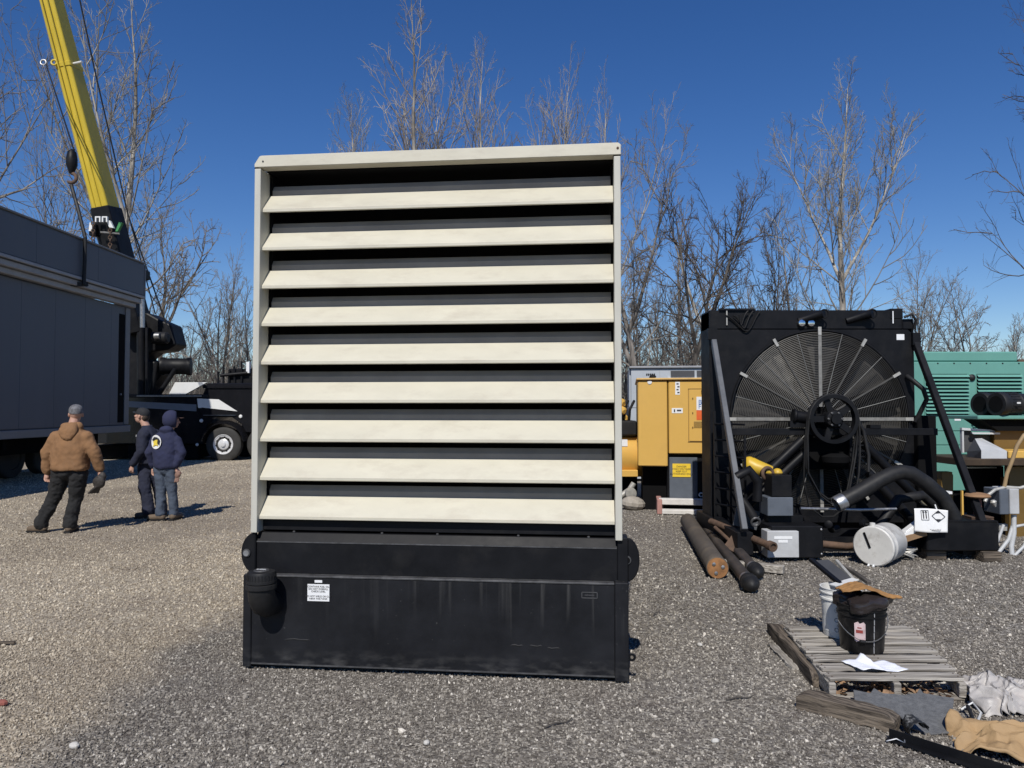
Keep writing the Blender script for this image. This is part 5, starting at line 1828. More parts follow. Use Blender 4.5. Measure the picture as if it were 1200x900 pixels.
# --- ochre generator cabinet
Y = 12.0
yg = thing("generator_cabinet", "ochre yellow generator cabinet with white and orange stickers beside the radiator", "generator", (2.8, Y, 0))
F = Face(yg)
cab = F.box(748, 445, 783, 547, Y, 2.6).build("cabinet_bay", M_cat, yg, bevel=0.015)
F.box(783.6, 445, 862, 532, Y, 2.6).build("cabinet_bay", M_cat, yg, bevel=0.015)
F.box(746.8, 442.6, 864, 445.2, Y - 0.04, 2.7).build("cabinet_roof", mat("paler ochre", (0.62, 0.40, 0.14), 0.55, var=0.1), yg, bevel=0.01)  # roof in a paler ochre than the bays
dr = F.box(807.5, 456.5, 862, 517, Y - 0.012, 0.010).build("access_door", M_cat, yg, bevel=0.006)
fr = MB()
for (a, b, c, d) in ((806.2, 455.4, 862, 456.3), (806.2, 455.4, 807.2, 518.4), (806.2, 517.4, 862, 518.4)):
    q0, q1 = F.p(a, b, Y), F.p(c, d, Y)
    fr.bx(q0.x, -0.004, q1.z, q1.x, -0.0005, q0.z)
fr.build("door_gap", mat("dark ochre gap", (0.16, 0.085, 0.02), 0.7), yg)
F.box(822, 457.5, 829, 459.2, Y - 0.05, 0.035).build("door_latch", M_int, dr)
st = F.box(816, 465, 846, 480.6, Y - 0.017, 0.004).build("notice_sticker", M_label, dr)
F.box(816, 480.9, 846, 492, Y - 0.017, 0.004).build("notice_band", M_orange, st)
c = F.p(818, 471.5, Y - 0.0185)
text_mesh("Buffer", 0.105, M_blue, "sticker_text", st, c, FR_, 'LEFT')
c = F.p(818, 476.6, Y - 0.0185)
text_mesh("Flatpac", 0.105, M_blue, "sticker_text", st, c, FR_, 'LEFT')
vn = MB()
for k in range(11):
    F_ = F.p(813.5 + 3.4 * k, 494, Y - 0.016)
    vn.bx(F_.x, F_.y, F_.z - 0.10, F_.x + 0.035, F_.y + 0.003, F_.z)
vent = F.box(813, 494, 852, 501.5, Y - 0.0145, 0.002).build("vent_grille", M_dkint, dr)
for k in range(8):
    F.box(813, 494.4 + 0.9 * k, 852, 494.8 + 0.9 * k, Y - 0.020, 0.005).build("vent_slat", M_cat, vent)
for k in range(3):
    F.box(811.2, 466 + 17 * k, 812.4, 468 + 17 * k, Y - 0.02, 0.008).build("door_hinge", M_ochre, dr)
sv = F.box(791.5, 447.5, 797, 462.5, Y - 0.004, 0.003).build("cabinet_sticker", M_label, yg)
for k in range(4):
    F.box(793 + (k % 2), 449 + 3.4 * k, 795.5 + (k % 2), 450.6 + 3.4 * k, Y - 0.006, 0.0015).build("sticker_mark", M_ink, sv)
s2 = F.box(787.6, 478.2, 800.2, 484.2, Y - 0.004, 0.003).build("cabinet_sticker", M_label, yg)
F.box(790, 479.6, 791.5, 483, Y - 0.006, 0.0015).build("sticker_mark", M_ink, s2)
F.box(793.5, 480, 798.5, 482, Y - 0.006, 0.0015).build("sticker_mark", M_dkint, s2)
MB().lathe([(0.04, 0), (0.035, 0.01), (0.01, 0.014)], F.p(762, 447.6, Y), (0, -1, 0), 14).build("round_cap", M_label, yg, smooth=40)
# black base with tank door, warning sticker, skid
F.box(750, 547, 783, 598, Y + 0.35, 2.0).build("base_shadow", M_int, yg)  # black block standing in for the shadow below the bay
F.box(781, 532.4, 862, 590, Y + 0.08, 2.3).build("base_tank", M_black, yg, bevel=0.01)
dd = F.box(784, 536, 816.5, 586, Y + 0.06, 0.018).build("tank_door", M_slate, yg, bevel=0.006)
ws = F.box(787.8, 543.4, 808.6, 559, Y + 0.05, 0.006).build("warning_sticker", M_warn, dd)
c = F.p(798.2, 551.2, Y + 0.048)
text_mesh("DANGER\nHIGH VOLTAGE\nKEEP OUT\nAUTHORIZED ONLY", 0.040, M_ink, "sticker_text", ws, c, FR_)
MB().ring(F.p(820.5, 579.5, Y + 0.05), (0, -1, 0), 0.030, 0.010, 16, 6).build("drain_ring", M_label, yg, smooth=50)
F.box(774, 585, 862, 592, Y - 0.12, 0.14).build("skid_rail", M_whiterail, yg, bevel=0.008)
F.box(779, 598, 862, 603.2, Y - 0.22, 0.16).build("skid_rail", M_whiterail, yg, bevel=0.008)
F.box(773, 586, 779, 603.4, Y - 0.20, 0.5).build("skid_end", M_pinkrail, yg, bevel=0.008)
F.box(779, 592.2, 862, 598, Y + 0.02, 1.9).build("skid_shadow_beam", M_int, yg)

yg.rotation_euler.z = R(-9)

# --- grey container far behind
Y = 17.0
cg = thing("grey_container", "light grey equipment container with dark vents behind the ochre cabinet", "container", (4.5, Y, 0))
F = Face(cg)
F.box(740.5, 431, 905, 478, Y, 2.4).build("container_body", M_lgrey, cg, bevel=0.01)
F.box(737.5, 432, 740.2, 540, Y + 0.1, 2.3).build("container_end", M_lgrey, cg, bevel=0.01)
F.box(740.5, 478.2, 905, 562, Y + 0.003, 2.39).build("container_base", M_lgrey, cg)
F.box(739, 428.4, 905, 430.9, Y - 0.06, 2.5).build("container_roof", M_trim, cg, bevel=0.01)
for (a, b) in ((787, 814.5), (817, 843), (846, 872)):
    F.box(a, 434.2, b, 441.4, Y - 0.02, 0.018).build("vent_opening", M_dkint, cg)
F.box(784, 442.6, 905, 443.8, Y - 0.05, 0.045).build("roof_gutter", M_label, cg)
F.box(774, 431, 774.6, 478, Y - 0.006, 0.005).build("panel_seam", M_trim, cg)
F.box(766, 438.5, 774, 443.5, Y - 0.5, 0.3).build("exhaust_elbow", M_rubber, cg, bevel=0.04)
for k in range(5):
    F.box(762.5 + 2.2 * k, 437.2, 763.7 + 2.2 * k, 439.6, Y - 0.5, 0.25).build("pipe_clamp", M_rubber, cg)

cg.rotation_euler.z = R(-8)

# --- ochre engine set, mostly hidden by the big enclosure
Y = 13.2
en = thing("diesel_engine", "ochre diesel engine set half hidden behind the enclosure's edge", "engine", (1.9, Y, 0))
F = Face(en)
rr = random.Random(8)
MB().lathe([(0.36, 0), (0.40, 0.03), (0.40, 1.1), (0.36, 1.15)], F.p(690, 533, Y + 0.35), (1, 0, 0), 24).build("generator_drum", M_cat, en, smooth=40)
F.box(690, 512, 748, 518, Y + 0.05, 0.7).build("drum_cover", M_cat, en, bevel=0.02)
F.box(700, 551, 748, 559, Y - 0.1, 1.0).build("engine_bed", M_cat, en, bevel=0.01)
F.box(728.6, 515, 735.4, 523, Y - 0.02, 0.02).build("data_tag", M_label, en)
F.box(690, 493, 747, 511, Y - 0.05, 0.9).build("air_duct", M_rubber, en, bevel=0.03)
for k in range(9):
    x, y = rr.uniform(712, 740), rr.uniform(467, 491)
    MB().lathe([(0.05, 0), (0.075, 0.02), (0.075, 0.14), (0.04, 0.17)], F.p(x, y, Y + rr.uniform(0, 0.5)), (rr.uniform(-1, 1), -1, rr.uniform(-0.5, 0.5)), 14).build("engine_fitting", M_cat if k % 3 else M_rubber, en, smooth=40)
F.box(712, 486, 736, 494, Y + 0.3, 0.4).build("rocker_cover", M_cat, en, bevel=0.03)
for k in range(4):
    MB().tube([F.p(716 + 7 * k, 493, Y + 0.2), F.p(714 + 8 * k, 480, Y + 0.1), F.p(722 + 7 * k, 470, Y + 0.4)], 0.025, 8).build("fuel_pipe", M_rubber, en, smooth=60)
F.box(694, 559.2, 747, 580, Y + 0.2, 0.9).build("engine_sump", M_int, en)
F.box(694, 576, 746, 579, Y - 0.25, 0.12).build("skid_rail", M_black, en)
MB().tube([F.p(728, 581, Y - 0.3), F.p(738, 574, Y - 0.3), F.p(743, 566, Y - 0.3)], 0.05, 10).build("drain_pipe", M_spoke, en, smooth=50)
MB().lathe([(0.05, 0), (0.10, 0.01), (0.10, 0.06), (0.05, 0.07)], F.p(738, 578, Y - 0.5), (0.3, -1, 0), 18).build("flange", M_spoke, en, smooth=40)
stn = MB().ell((0, 0, 0.10), (0.22, 0.16, 0.12), (0.1, 0.1, 0.4), 12, 7).build("concrete_chunk", mat("rough concrete", (0.33, 0.30, 0.26), 0.9, var=0.25, scale=9, bump=0.8, bscale=25))
stn.location = gnd(742, 597)
tag(stn, "lump of broken concrete on the gravel beside the enclosure's right edge", "concrete lump")

# --- teal green generator behind the radiator's right side
Y = 12.0
gg = thing("green_generator", "teal green generator housing with rows of louvres behind the radiator", "generator", (8.0, Y, 0))
F = Face(gg)
F.box(1058, 424, 1330, 487.4, Y, 3.0).build("housing_upper", M_teal, gg, bevel=0.01)
F.box(1058, 487.8, 1330, 505, Y - 0.006, 3.0).build("door_panel", M_teal, gg, bevel=0.008)
F.box(1058, 505.5, 1330, 521.5, Y - 0.004, 3.0).build("door_panel", M_teal, gg, bevel=0.008)
F.box(1058, 522, 1330, 575, Y - 0.008, 3.0).build("door_panel", M_teal, gg, bevel=0.008)
F.box(1058, 575.2, 1330, 598, Y + 0.05, 2.8).build("base_frame", M_int, gg)
F.box(1062, 412, 1193, 423.8, Y + 0.05, 2.8).build("roof_hood", M_teal, gg, bevel=0.02)
F.box(1193.5, 421, 1240, 424, Y + 0.1, 0.5).build("roof_edge", M_rust, gg)
for k in range(7):
    MB().lathe([(0.014, 0), (0.010, 0.008)], F.p(1080 + 19 * k, 425.8, Y), (0, -1, 0), 8).build("rivet", M_rubber, gg)
for (xa_, xb_) in ((1084, 1134.5), (1144.5, 1197)):
    bk = F.box(xa_, 438.2, xb_, 486, Y - 0.004, 0.003).build("louvre_opening", M_int, gg)
    for k in range(11):
        a, b = F.p(xa_, 439.4 + 4.28 * k, Y), F.p(xb_, 439.4 + 4.28 * k, Y)
        MB().prism([(-0.006, 0.0), (-0.050, -0.036), (-0.054, -0.034), (-0.006, 0.006)], (a.x, 0, a.z), (0, 1, 0), (0, 0, 1), (b.x - a.x, 0, 0)).build("louvre", M_teal, bk)
F.box(1135, 437.5, 1144, 486.5, Y - 0.012, 0.010).build("centre_post", M_teal, gg, bevel=0.004)
MB().lathe([(0.055, 0), (0.055, 0.02), (0.03, 0.04), (0.012, 0.05)], F.p(1138.5, 442.6, Y - 0.012), (0, -1, 0), 18).build("door_lock", M_rubber, gg, smooth=40)
F.box(1118.6, 490, 1126, 493, Y - 0.010, 0.003).build("white_sticker", M_label, gg)
for k in range(6):
    F.box(1139 + 1.6 * (k % 3), 489 + 2.6 * k, 1150 + 1.6 * (k % 3) + 3.0 * (k > 3), 490.2 + 2.6 * k, Y - 0.03, 0.02).build("side_louvre", M_teal, gg)
F.box(1084.5, 438, 1085.3, 560, Y - 0.014, 0.008).build("door_edge", M_teal, gg)

# --- brown-ochre engine frame at the far right, with air filters
Y = 9.6
og = thing("engine_frame", "brown ochre steel engine frame with two black air filters and hanging cables", "engine frame", (6.6, Y, 0))
F = Face(og)
F.box(1165, 503.5, 1290, 528, Y + 0.62, 0.10).build("frame_plate", M_ochre, og, bevel=0.008)
F.box(1182, 546.5, 1290, 655, Y + 0.25, 0.10).build("frame_plate", M_ochre, og, bevel=0.008)
F.box(1128, 537.5, 1292, 546, Y - 0.05, 0.95).build("cross_beam", M_beam_shade, og, bevel=0.01)
F.box(1182, 528.5, 1290, 537.3, Y + 0.1, 0.5).build("beam_flange", M_cat, og, bevel=0.01)
F.box(1103, 553, 1117, 588, Y + 0.5, 0.14).build("frame_leg", M_ochre, og, bevel=0.006)
F.poly([(1117, 590), (1112, 600), (1105, 586), (1103, 580), (1117, 556)], Y + 0.62, 0.03).build("leg_gusset", M_ochre, og)
F.box(1127, 575, 1129.5, 605, Y + 0.2, 0.03).build("yellow_rod", M_cat, og)
F.box(1103, 576, 1116, 579, Y - 0.25, 0.10).build("white_bar", M_label, og)
MB().lathe([(0.06, 0), (0.085, 0.03), (0.10, 0.10), (0.09, 0.17), (0.04, 0.19)], F.p(1086, 592, Y - 0.05), (0, 0, 1), 18).build("cream_bottle", mat("cream plastic", (0.60, 0.55, 0.40), 0.5, var=0.08), og, smooth=50)
F.box(1140, 546.3, 1178, 640, Y + 0.7, 0.15).build("dark_panel", M_int, og)
F.box(1183, 560, 1205, 640, Y + 0.5, 0.2).build("frame_web", M_ochre, og, bevel=0.01)
F.box(1131, 547.4, 1168, 548.8, Y + 0.55, 0.03).build("conduit_strip", M_spoke, og)
F.box(1130, 640, 1290, 656, Y + 0.3, 0.9).build("frame_sill", M_ochre, og, bevel=0.01)
# shelf and two pleated air filters
F.box(1146, 487, 1290, 491.5, Y + 0.4, 0.75).build("filter_shelf", M_teal, og, bevel=0.01)
F.poly([(1150, 491.6), (1290, 491.6), (1290, 505), (1170, 505)], Y + 0.5, 0.4).build("shelf_bracket", M_int, og)
for (px, dy) in ((1148, 0.75), (1167, 0.45)):
    c = F.p(px, 473.5, Y + dy)
    prof = [(0.10, 0.0), (0.155, 0.0), (0.165, 0.02), (0.165, 0.10), (0.155, 0.12), (0.155, 0.28), (0.165, 0.30), (0.145, 0.33), (0.145, 0.95), (0.10, 0.98)]
    fo = MB().lathe(prof, c, (1, 0.25, 0), 28).build("air_filter", M_rubber, og, smooth=35)
    for k in range(22):
        a = 2 * PI * k / 22
        ax_ = V((1, 0.25, 0)).normalized()
        u_ = V((0, 0, 1)); w_ = ax_.cross(u_)
        d = u_ * math.cos(a) + w_ * math.sin(a)
        MB().beam(c + ax_ * 0.13 + d * 0.157, c + ax_ * 0.27 + d * 0.157, 0.012, 0.008, up=d).build("filter_rib", M_rubber, fo)
    MB().lathe([(0.11, -0.004), (0.02, 0.02)], c, (1, 0.25, 0), 24).build("filter_mouth", M_int, fo)
    MB().box(c + V((0.20, -0.165, 0.015)), (0.05, 0.006, 0.022)).build("filter_clip", M_silver, fo)
# electrical box with conduits
eb = F.box(1171.5, 573.5, 1183, 603, Y - 0.95, 0.3).build("junction_box", M_slate, og, bevel=0.008)
F.box(1183.2, 573, 1195, 602.5, Y - 0.97, 0.32).build("box_cover", M_grey, og, bevel=0.006)
for (pts, r_, m_) in (([(1188, 603), (1188, 625), (1185, 640), (1186, 652)], 0.028, M_grey),
                      ([(1188, 612), (1182, 632), (1170, 648), (1161, 652), (1160, 648)], 0.022, M_grey),
                      ([(1176, 615), (1169, 634), (1161, 648)], 0.018, M_grey),
                      ([(1190, 617), (1200, 615), (1206, 625), (1200, 640), (1188, 652)], 0.018, M_grey),
                      ([(1178, 571), (1166, 574), (1158, 580), (1154, 588)], 0.020, M_spoke),
                      ([(1178, 571), (1195, 572), (1215, 566)], 0.020, M_spoke),
                      ([(1177, 570), (1180, 555), (1186, 540), (1192, 522), (1200, 510), (1214, 500)], 0.022, mat("tan cable", (0.36, 0.25, 0.13), 0.6, var=0.15)),
                      ([(1160, 655), (1172, 660), (1186, 656), (1196, 660)], 0.014, M_rust)):
    MB().tube([F.p(a, b, Y - 0.9 - 0.02 * i) for i, (a, b) in enumerate(pts)], r_, 8).build("conduit", m_, og, smooth=60)
F.box(1171, 614, 1181, 622, Y - 0.8, 0.05).build("cable_plate", M_spoke, og)

# --- grey air scoop standing on the beam
Y2 = Y - 0.02
sc_ = thing("air_scoop", "grey sheet metal air scoop sitting on the ochre beam", "air scoop", at(1150, 537.4, Y2))
F = Face(sc_)
M_scoop = mat("light grey sheet metal", (0.52, 0.53, 0.54), 0.45, var=0.06)
A0, A1, A2, A3 = F.p(1150, 543, Y2), F.p(1180, 543.2, Y2), F.p(1180, 528.5, Y2), F.p(1150, 528, Y2)
T0 = F.p(1142.5, 514, Y2 + 0.42)                      # where the sloping top meets the throat
T1 = F.p(1150.5, 513.5, Y2 + 0.62)
L0, L1 = F.p(1134.5, 541, Y2 + 0.30), F.p(1133, 529, Y2 + 0.40)
in_ = V((0, 0.004, 0))
MB().add([A0, A1, A2, A3, A0 + in_, A1 + in_, A2 + in_, A3 + in_], [(0, 1, 2, 3), (7, 6, 5, 4), (0, 4, 5, 1), (1, 5, 6, 2), (2, 6, 7, 3), (3, 7, 4, 0)]).build("scoop_front", M_scoop, sc_)
dn = V((0, 0.002, -0.005))
MB().add([A3, A2, T1, T0, A3 + dn, A2 + dn, T1 + dn, T0 + dn], [(0, 1, 2, 3), (7, 6, 5, 4), (0, 4, 5, 1), (1, 5, 6, 2), (2, 6, 7, 3), (3, 7, 4, 0)]).build("scoop_top", M_scoop, sc_)
rt = V((0.006, 0.004, 0))
q = [A0 + V((-0.003, 0.002, 0)), A3 + V((-0.003, 0.002, 0)), T0 + V((-0.003, 0.002, 0)), L1, L0]
MB().add(q + [p + rt for p in q], [(0, 1, 2, 3, 4), (9, 8, 7, 6, 5)] + [(i, (i + 1) % 5, 5 + (i + 1) % 5, 5 + i) for i in range(5)]).build("scoop_side", M_dkint, sc_)
YB = Y2 + 0.70
F.box(1127.3, 502, 1130, 530.5, YB - 0.06, 0.05).build("scoop_flange", M_scoop, sc_)
F.poly([(1127.3, 501.2), (1166, 504.0), (1166, 506.2), (1130.2, 504.2), (1127.3, 503.9)], YB - 0.075, 0.05).build("scoop_flange", M_scoop, sc_)
F.poly([(1139, 506.6), (1172, 507.0), (1172, 509.0), (1140, 508.6)], YB - 0.12, 0.04).build("scoop_flange", M_scoop, sc_)
F.poly([(1130.2, 504.4), (1137, 504.6), (1146, 514), (1138, 530), (1130.2, 530)], YB - 0.01, 0.03).build("scoop_throat", M_dkint, sc_)
F.poly([(1140, 509.2), (1172, 509.2), (1176, 530), (1150, 530)], YB + 0.03, 0.03).build("scoop_back", M_dkint, sc_)
F.box(1150.5, 542, 1180, 543.2, Y2 - 0.004, 0.003).build("bottom_flange", M_trim, sc_)
for k in range(3):
    MB().lathe([(0.012, 0), (0.008, 0.008)], F.p(1155 + 10 * k, 540.6, Y2), (0, -1, 0), 8).build("screw", M_trim, sc_)
# ------------------------------------------------------------------ things lying about by the radiator
M_wood = bark("weathered grey boards", (0.20, 0.18, 0.155), (0.42, 0.39, 0.345), 3)
for nme, c1, c2, st_ in (("weathered grey boards", None, None, (0.7, 18, 18)),):
    for nd in M_wood.node_tree.nodes:
        if nd.type == 'MAPPING':
            nd.inputs['Scale'].default_value = st_
M_timber = bark("old dark timber", (0.055, 0.045, 0.036), (0.19, 0.155, 0.12), 4)
for nd in M_timber.node_tree.nodes:
    if nd.type == 'MAPPING':
        nd.inputs['Scale'].default_value = (0.8, 14, 14)
M_roundbar = mat("mill scale steel bar", (0.10, 0.085, 0.07), 0.75, metal=0.1, var=0.35, scale=5, dirt=(0.20, 0.16, 0.11), dirt_amt=0.6, dscale=4, bump=0.2, bscale=30)
M_rustend = mat("orange rusted end", (0.27, 0.13, 0.05), 0.85, var=0.5, scale=9, bump=0.3, bscale=40)
M_dkpipe = mat("brown black pipe", (0.045, 0.038, 0.034), 0.55, var=0.3, scale=5, dirt=(0.12, 0.095, 0.075), dirt_amt=0.5, dscale=5)


def along(a, b, r):
    """a round bar resting on the ground from a to b"""
    a, b = V(a), V(b)
    a.z = b.z = r
    return a, b


# thick round bar
r_ = 0.105
a, b = along(gnd(806, 619), gnd(841, 678), r_)
t = thing("steel_bar", "thick rusty round steel bar with orange end face lying on the gravel", "steel bar", (a + b) / 2 - V((0, 0, r_)))
d = (b - a).normalized()
o_ = V(t.location)
MB().lathe([(r_ * 0.9, 0), (r_, 0.015), (r_, (b - a).length - 0.03), (r_ * 1.05, (b - a).length - 0.028), (r_ * 1.05, (b - a).length - 0.006), (r_, (b - a).length)], a - o_, d, 28).build("bar", M_roundbar, t, smooth=35)
e = MB().lathe([(r_ * 0.97, 0), (r_ * 0.97, 0.004), (r_ * 0.2, 0.006)], b - o_, d, 24).build("end_face", M_rustend, t)
u = d.orthogonal().normalized()
for k in range(3):
    an = 2 * PI * k / 3 + 0.5
    q = b - o_ + d * 0.006 + (u * math.cos(an) + d.cross(u) * math.sin(an)) * r_ * 0.5
    MB().lathe([(0.018, 0), (0.018, 0.008), (0.008, 0.01)], q, d, 10).build("end_stud", M_steel, e)


# two pipes with domed rubber caps
def capped_pipe(p0, p1, r, label):
    a, b = along(p0, p1, r * 1.25)
    t = thing("capped_pipe", label, "pipe", (a + b) / 2 - V((0, 0, r * 1.25)), 0, "capped pipes by the radiator")
    o_ = V(t.location)
    d = (b - a).normalized()
    L = (b - a).length
    MB().lathe([(r * 0.9, 0), (r, 0.02), (r, L - 0.22)], a - o_, d, 20).build("pipe", M_dkpipe, t, smooth=40)
    MB().lathe([(r * 1.01, L - 0.30), (r * 1.12, L - 0.29), (r * 1.12, L - 0.23), (r * 1.01, L - 0.22)], a - o_, d, 22).build("pipe_band", M_steel, t, smooth=30)
    cp = [(r * 1.05, L - 0.215), (r * 1.32, L - 0.20), (r * 1.36, L - 0.17), (r * 1.22, L - 0.15), (r * 1.36, L - 0.13), (r * 1.36, L - 0.10), (r * 1.15, L - 0.085)]
    cp += [(r * 1.15 * math.cos(R(q)), L - 0.085 + 0.10 * math.sin(R(q))) for q in (15, 35, 55, 75, 89)]
    MB().lathe(cp, a - o_, d, 24).build("rubber_cap", M_rubber, t, smooth=40)
    return t


capped_pipe(gnd(822, 620), gnd(882, 697), 0.062, "long dark pipe with black domed cap lying beside the thick steel bar")
capped_pipe(gnd(836, 620), gnd(889, 681), 0.058, "dark pipe with domed cap under the rusty lifting arm")

# rusty arm with gusset and open tube
t = thing("rusty_linkage", "rusty steel linkage with triangular gusset and open tube end by the grey cover", "steel linkage", gnd(862, 655))
o_ = V(t.location)
A, B = at(833, 611, 9.2), at(905, 645, 8.05)
B.z = max(B.z, 0.2)
MB().tube([A - o_, B - o_], 0.040, 14).build("arm_tube", M_rust, t, smooth=40)
dd = (B - A).normalized()
MB().lathe([(0.040, -0.06), (0.055, -0.05), (0.055, 0.02), (0.036, 0.02), (0.034, -0.05)], B - o_, dd, 20, closed=False).build("tube_collar", M_rust, t, smooth=35)
MB().lathe([(0.034, -0.03), (0.001, -0.028)], B - o_, dd, 16).build("tube_bore", M_int, t)
g0, g1, g2 = at(862, 621, 8.6), at(848, 640, 8.5), at(869, 652, 8.35)
w_ = V((0.05, 0.02, 0))
MB().add([g0 - o_, g1 - o_, g2 - o_, g0 - o_ + w_, g1 - o_ + w_, g2 - o_ + w_], [(0, 1, 2), (3, 5, 4), (0, 3, 4, 1), (1, 4, 5, 2), (2, 5, 3, 0)]).build("gusset", M_rust, t)
MB().tube([at(838, 618, 9.0) - o_, at(862, 640, 8.5) - o_, at(866, 648, 8.4) - o_], 0.022, 10).build("tie_rod", M_rust, t, smooth=50)
for k in range(4):
    MB().lathe([(0.02, 0), (0.02, 0.03)], at(866 + 3 * k, 627 + 3 * k, 8.45) - o_, (0.3, -1, 0.2), 6).build("bolt_head", M_rust, t)
MB().beam(at(838, 612, 9.2) - o_, at(880, 628, 8.45) - o_, 0.03, 0.03).build("side_rod", M_rust, t)
# pale timber wedge
t = MB().beam((-0.35, 0.12, 0.05), (0.22, -0.22, 0.05), 0.09, 0.08).build("timber_offcut", M_wood, bevel=0.008)
t.location = gnd(885, 668)
tag(t, "pale timber offcut lying in shade under the grey cover box", "timber")

# white drum lid-on, lying tipped towards the camera
M_drum = mat("chalky white plastic", (0.60, 0.59, 0.56), 0.55, var=0.1, scale=4, dirt=(0.30, 0.27, 0.23), dirt_amt=0.8, dscale=7)
p = gnd(1030, 664)
t = thing("white_drum", "dirty white plastic drum lying on its side in front of the radiator", "drum", p)
axd = V((1.05, 1.0, 0.02)).normalized()
rr_ = 0.215
c = V((-0.06, 0.0, rr_))
MB().lathe([(rr_ * 0.94, 0), (rr_, 0.012), (rr_, 0.03), (rr_ * 0.97, 0.04), (rr_ * 0.97, 0.10), (rr_, 0.11), (rr_, 0.13), (rr_ * 0.97, 0.14), (rr_ * 0.95, 0.42), (rr_ * 0.90, 0.44)], c, axd, 36).build("drum_body", M_drum, t, smooth=35)
sd = axd.cross(V((0, 0, 1))).normalized()
up_ = sd.cross(axd)
q = c - axd * 0.004 - sd * 0.06 + up_ * 0.04
hd_ = MB().beam(q + up_ * 0.10 - sd * 0.03, q - up_ * 0.06 + sd * 0.03, 0.02, 0.012, up=axd)
hd_.build("drum_slot", M_int, t)
MB().lathe([(0.03, 0), (0.028, 0.03), (0.01, 0.034)], c + up_ * (rr_ * 0.99) - sd * 0.02 + axd * 0.05, up_, 14).build("drum_bung", M_drum, t, smooth=40)
MB().box(c + up_ * (rr_ * 0.985) + sd * 0.09 * -1 + axd * 0.12, (0.05, 0.03, 0.02), (0, 0, -0.7)).build("drum_bung", M_rubber, t)
for k in range(2):
    MB().beam(c - up_ * (rr_ * 0.92) - axd * 0.03 + sd * (0.01 - 0.05 * k), c - up_ * (rr_ * 0.99) - axd * 0.02 + sd * (0.01 - 0.05 * k), 0.016, 0.03, up=axd).build("lid_clip", M_label, t)

# crumpled white shipping panel with two-arrow mark and diamond
M_paper = mat("white printed film", (0.75, 0.75, 0.74), 0.5, var=0.05, scale=6, dirt=(0.5, 0.49, 0.47), dirt_amt=0.3)
ps = at(1091, 609, 8.18)
t = thing("shipping_sign", "white shipping panel with upright arrows and limited quantity diamond, leaning on the box", "sign", ps)
W_, H_ = 0.375, 0.245


def sheet_pt(s, q):
    return V(((s - 0.5) * W_ + 0.02 * (q - 0.5), -0.018 * math.sin(s * 5 + q * 2) - 0.03 * q * q * 0 + 0.05 * (q - 0.5), (q - 0.5) * H_ * (1 + 0.03 * math.sin(s * 4)) - 0.02 * s))


o = MB().sheet(sheet_pt, 24, 14).build("panel", M_paper, t, smooth=70)
sm = o.modifiers.new("film", 'SOLIDIFY')
sm.thickness = 0.004


def print_on(segs, name, m=M_ink, off=0.006):
    b = MB()
    for (x0, z0, x1, z1, w) in segs:
        p0, p1 = sheet_pt(x0, z0) + V((0, -off, 0)), sheet_pt(x1, z1) + V((0, -off, 0))
        b.beam(p0, p1, 0.0016, w, up=(0, -1, 0)) if False else b.beam(p0, p1, w, 0.0016, up=(0, -1, 0))
    return b.build(name, m, o)


print_on([(0.20, 0.52, 0.44, 0.52, .005), (0.20, 0.92, 0.44, 0.92, .005), (0.20, 0.52, 0.20, 0.92, .005), (0.44, 0.52, 0.44, 0.92, .005)], "arrow_box")
print_on([(0.27, 0.58, 0.27, 0.86, .011), (0.36, 0.58, 0.36, 0.86, .011)], "upright_arrow")
for x in (0.27, 0.36):
    q = sheet_pt(x, 0.88) + V((0, -0.0065, 0))
    MB().prism([(-0.016, -0.016), (0.016, -0.016), (0, 0.012)], q, (1, 0, 0), (0, 0, 1), (0, 0.001, 0)).build("arrow_head", M_ink, o)
print_on([(0.55, 0.70, 0.735, 0.95, .006), (0.735, 0.95, 0.92, 0.70, .006), (0.92, 0.70, 0.735, 0.45, .006), (0.735, 0.45, 0.55, 0.70, .006)], "diamond")
for (zz, s_) in ((0.945, -1), (0.455, 1)):
    q = sheet_pt(0.735, zz) + V((0, -0.0068, 0))
    MB().prism([(0, 0), (0.032, s_ * 0.030), (-0.032, s_ * 0.030)], q, (1, 0, 0), (0, 0, 1), (0, 0.001, 0)).build("diamond_corner", M_ink, o)
q = sheet_pt(0.60, 0.10) + V((0, -0.012, 0))
text_mesh("TANGPRE", 0.028, M_ink, "panel_text", o, q, (PI / 2, 0, 0))
MB().tube([sheet_pt(0.72, 0.98) + V((0, 0.01, 0)), sheet_pt(0.71, 1.0) + V((-0.01, 0.02, 0.05))], 0.008, 6).build("tie_tail", M_paper, t)
# white carton end beside the drum
ps = at(1066, 622, 8.22)
t = thing("white_carton", "long white carton sloping up between the drum and the shipping panel", "carton", ps)
o = MB().beam((-0.10, 0.03, -0.085), (0.16, 0.02, 0.11), 0.06, 0.125, up=(0, -1, 0)).build("carton", M_paper, t, bevel=0.004)
MB().beam((-0.03, -0.012, -0.033), (0.10, -0.017, 0.065), 0.075, 0.0015, up=(0, -1, 0)).build("carton_label", M_label, o)
MB().beam((-0.11, 0.02, -0.10), (-0.075, 0.02, -0.125), 0.05, 0.03).build("carton_end", M_label, o)
t = MB().beam((-0.13, 0, 0), (0.13, 0.02, 0.075), 0.05, 0.07).build("cardboard_scrap", mat("brown cardboard", (0.26, 0.16, 0.085), 0.85, var=0.15), bevel=0.004)
t.location = at(1072, 632, 8.2)
tag(t, "torn brown cardboard strip below the white carton", "cardboard")
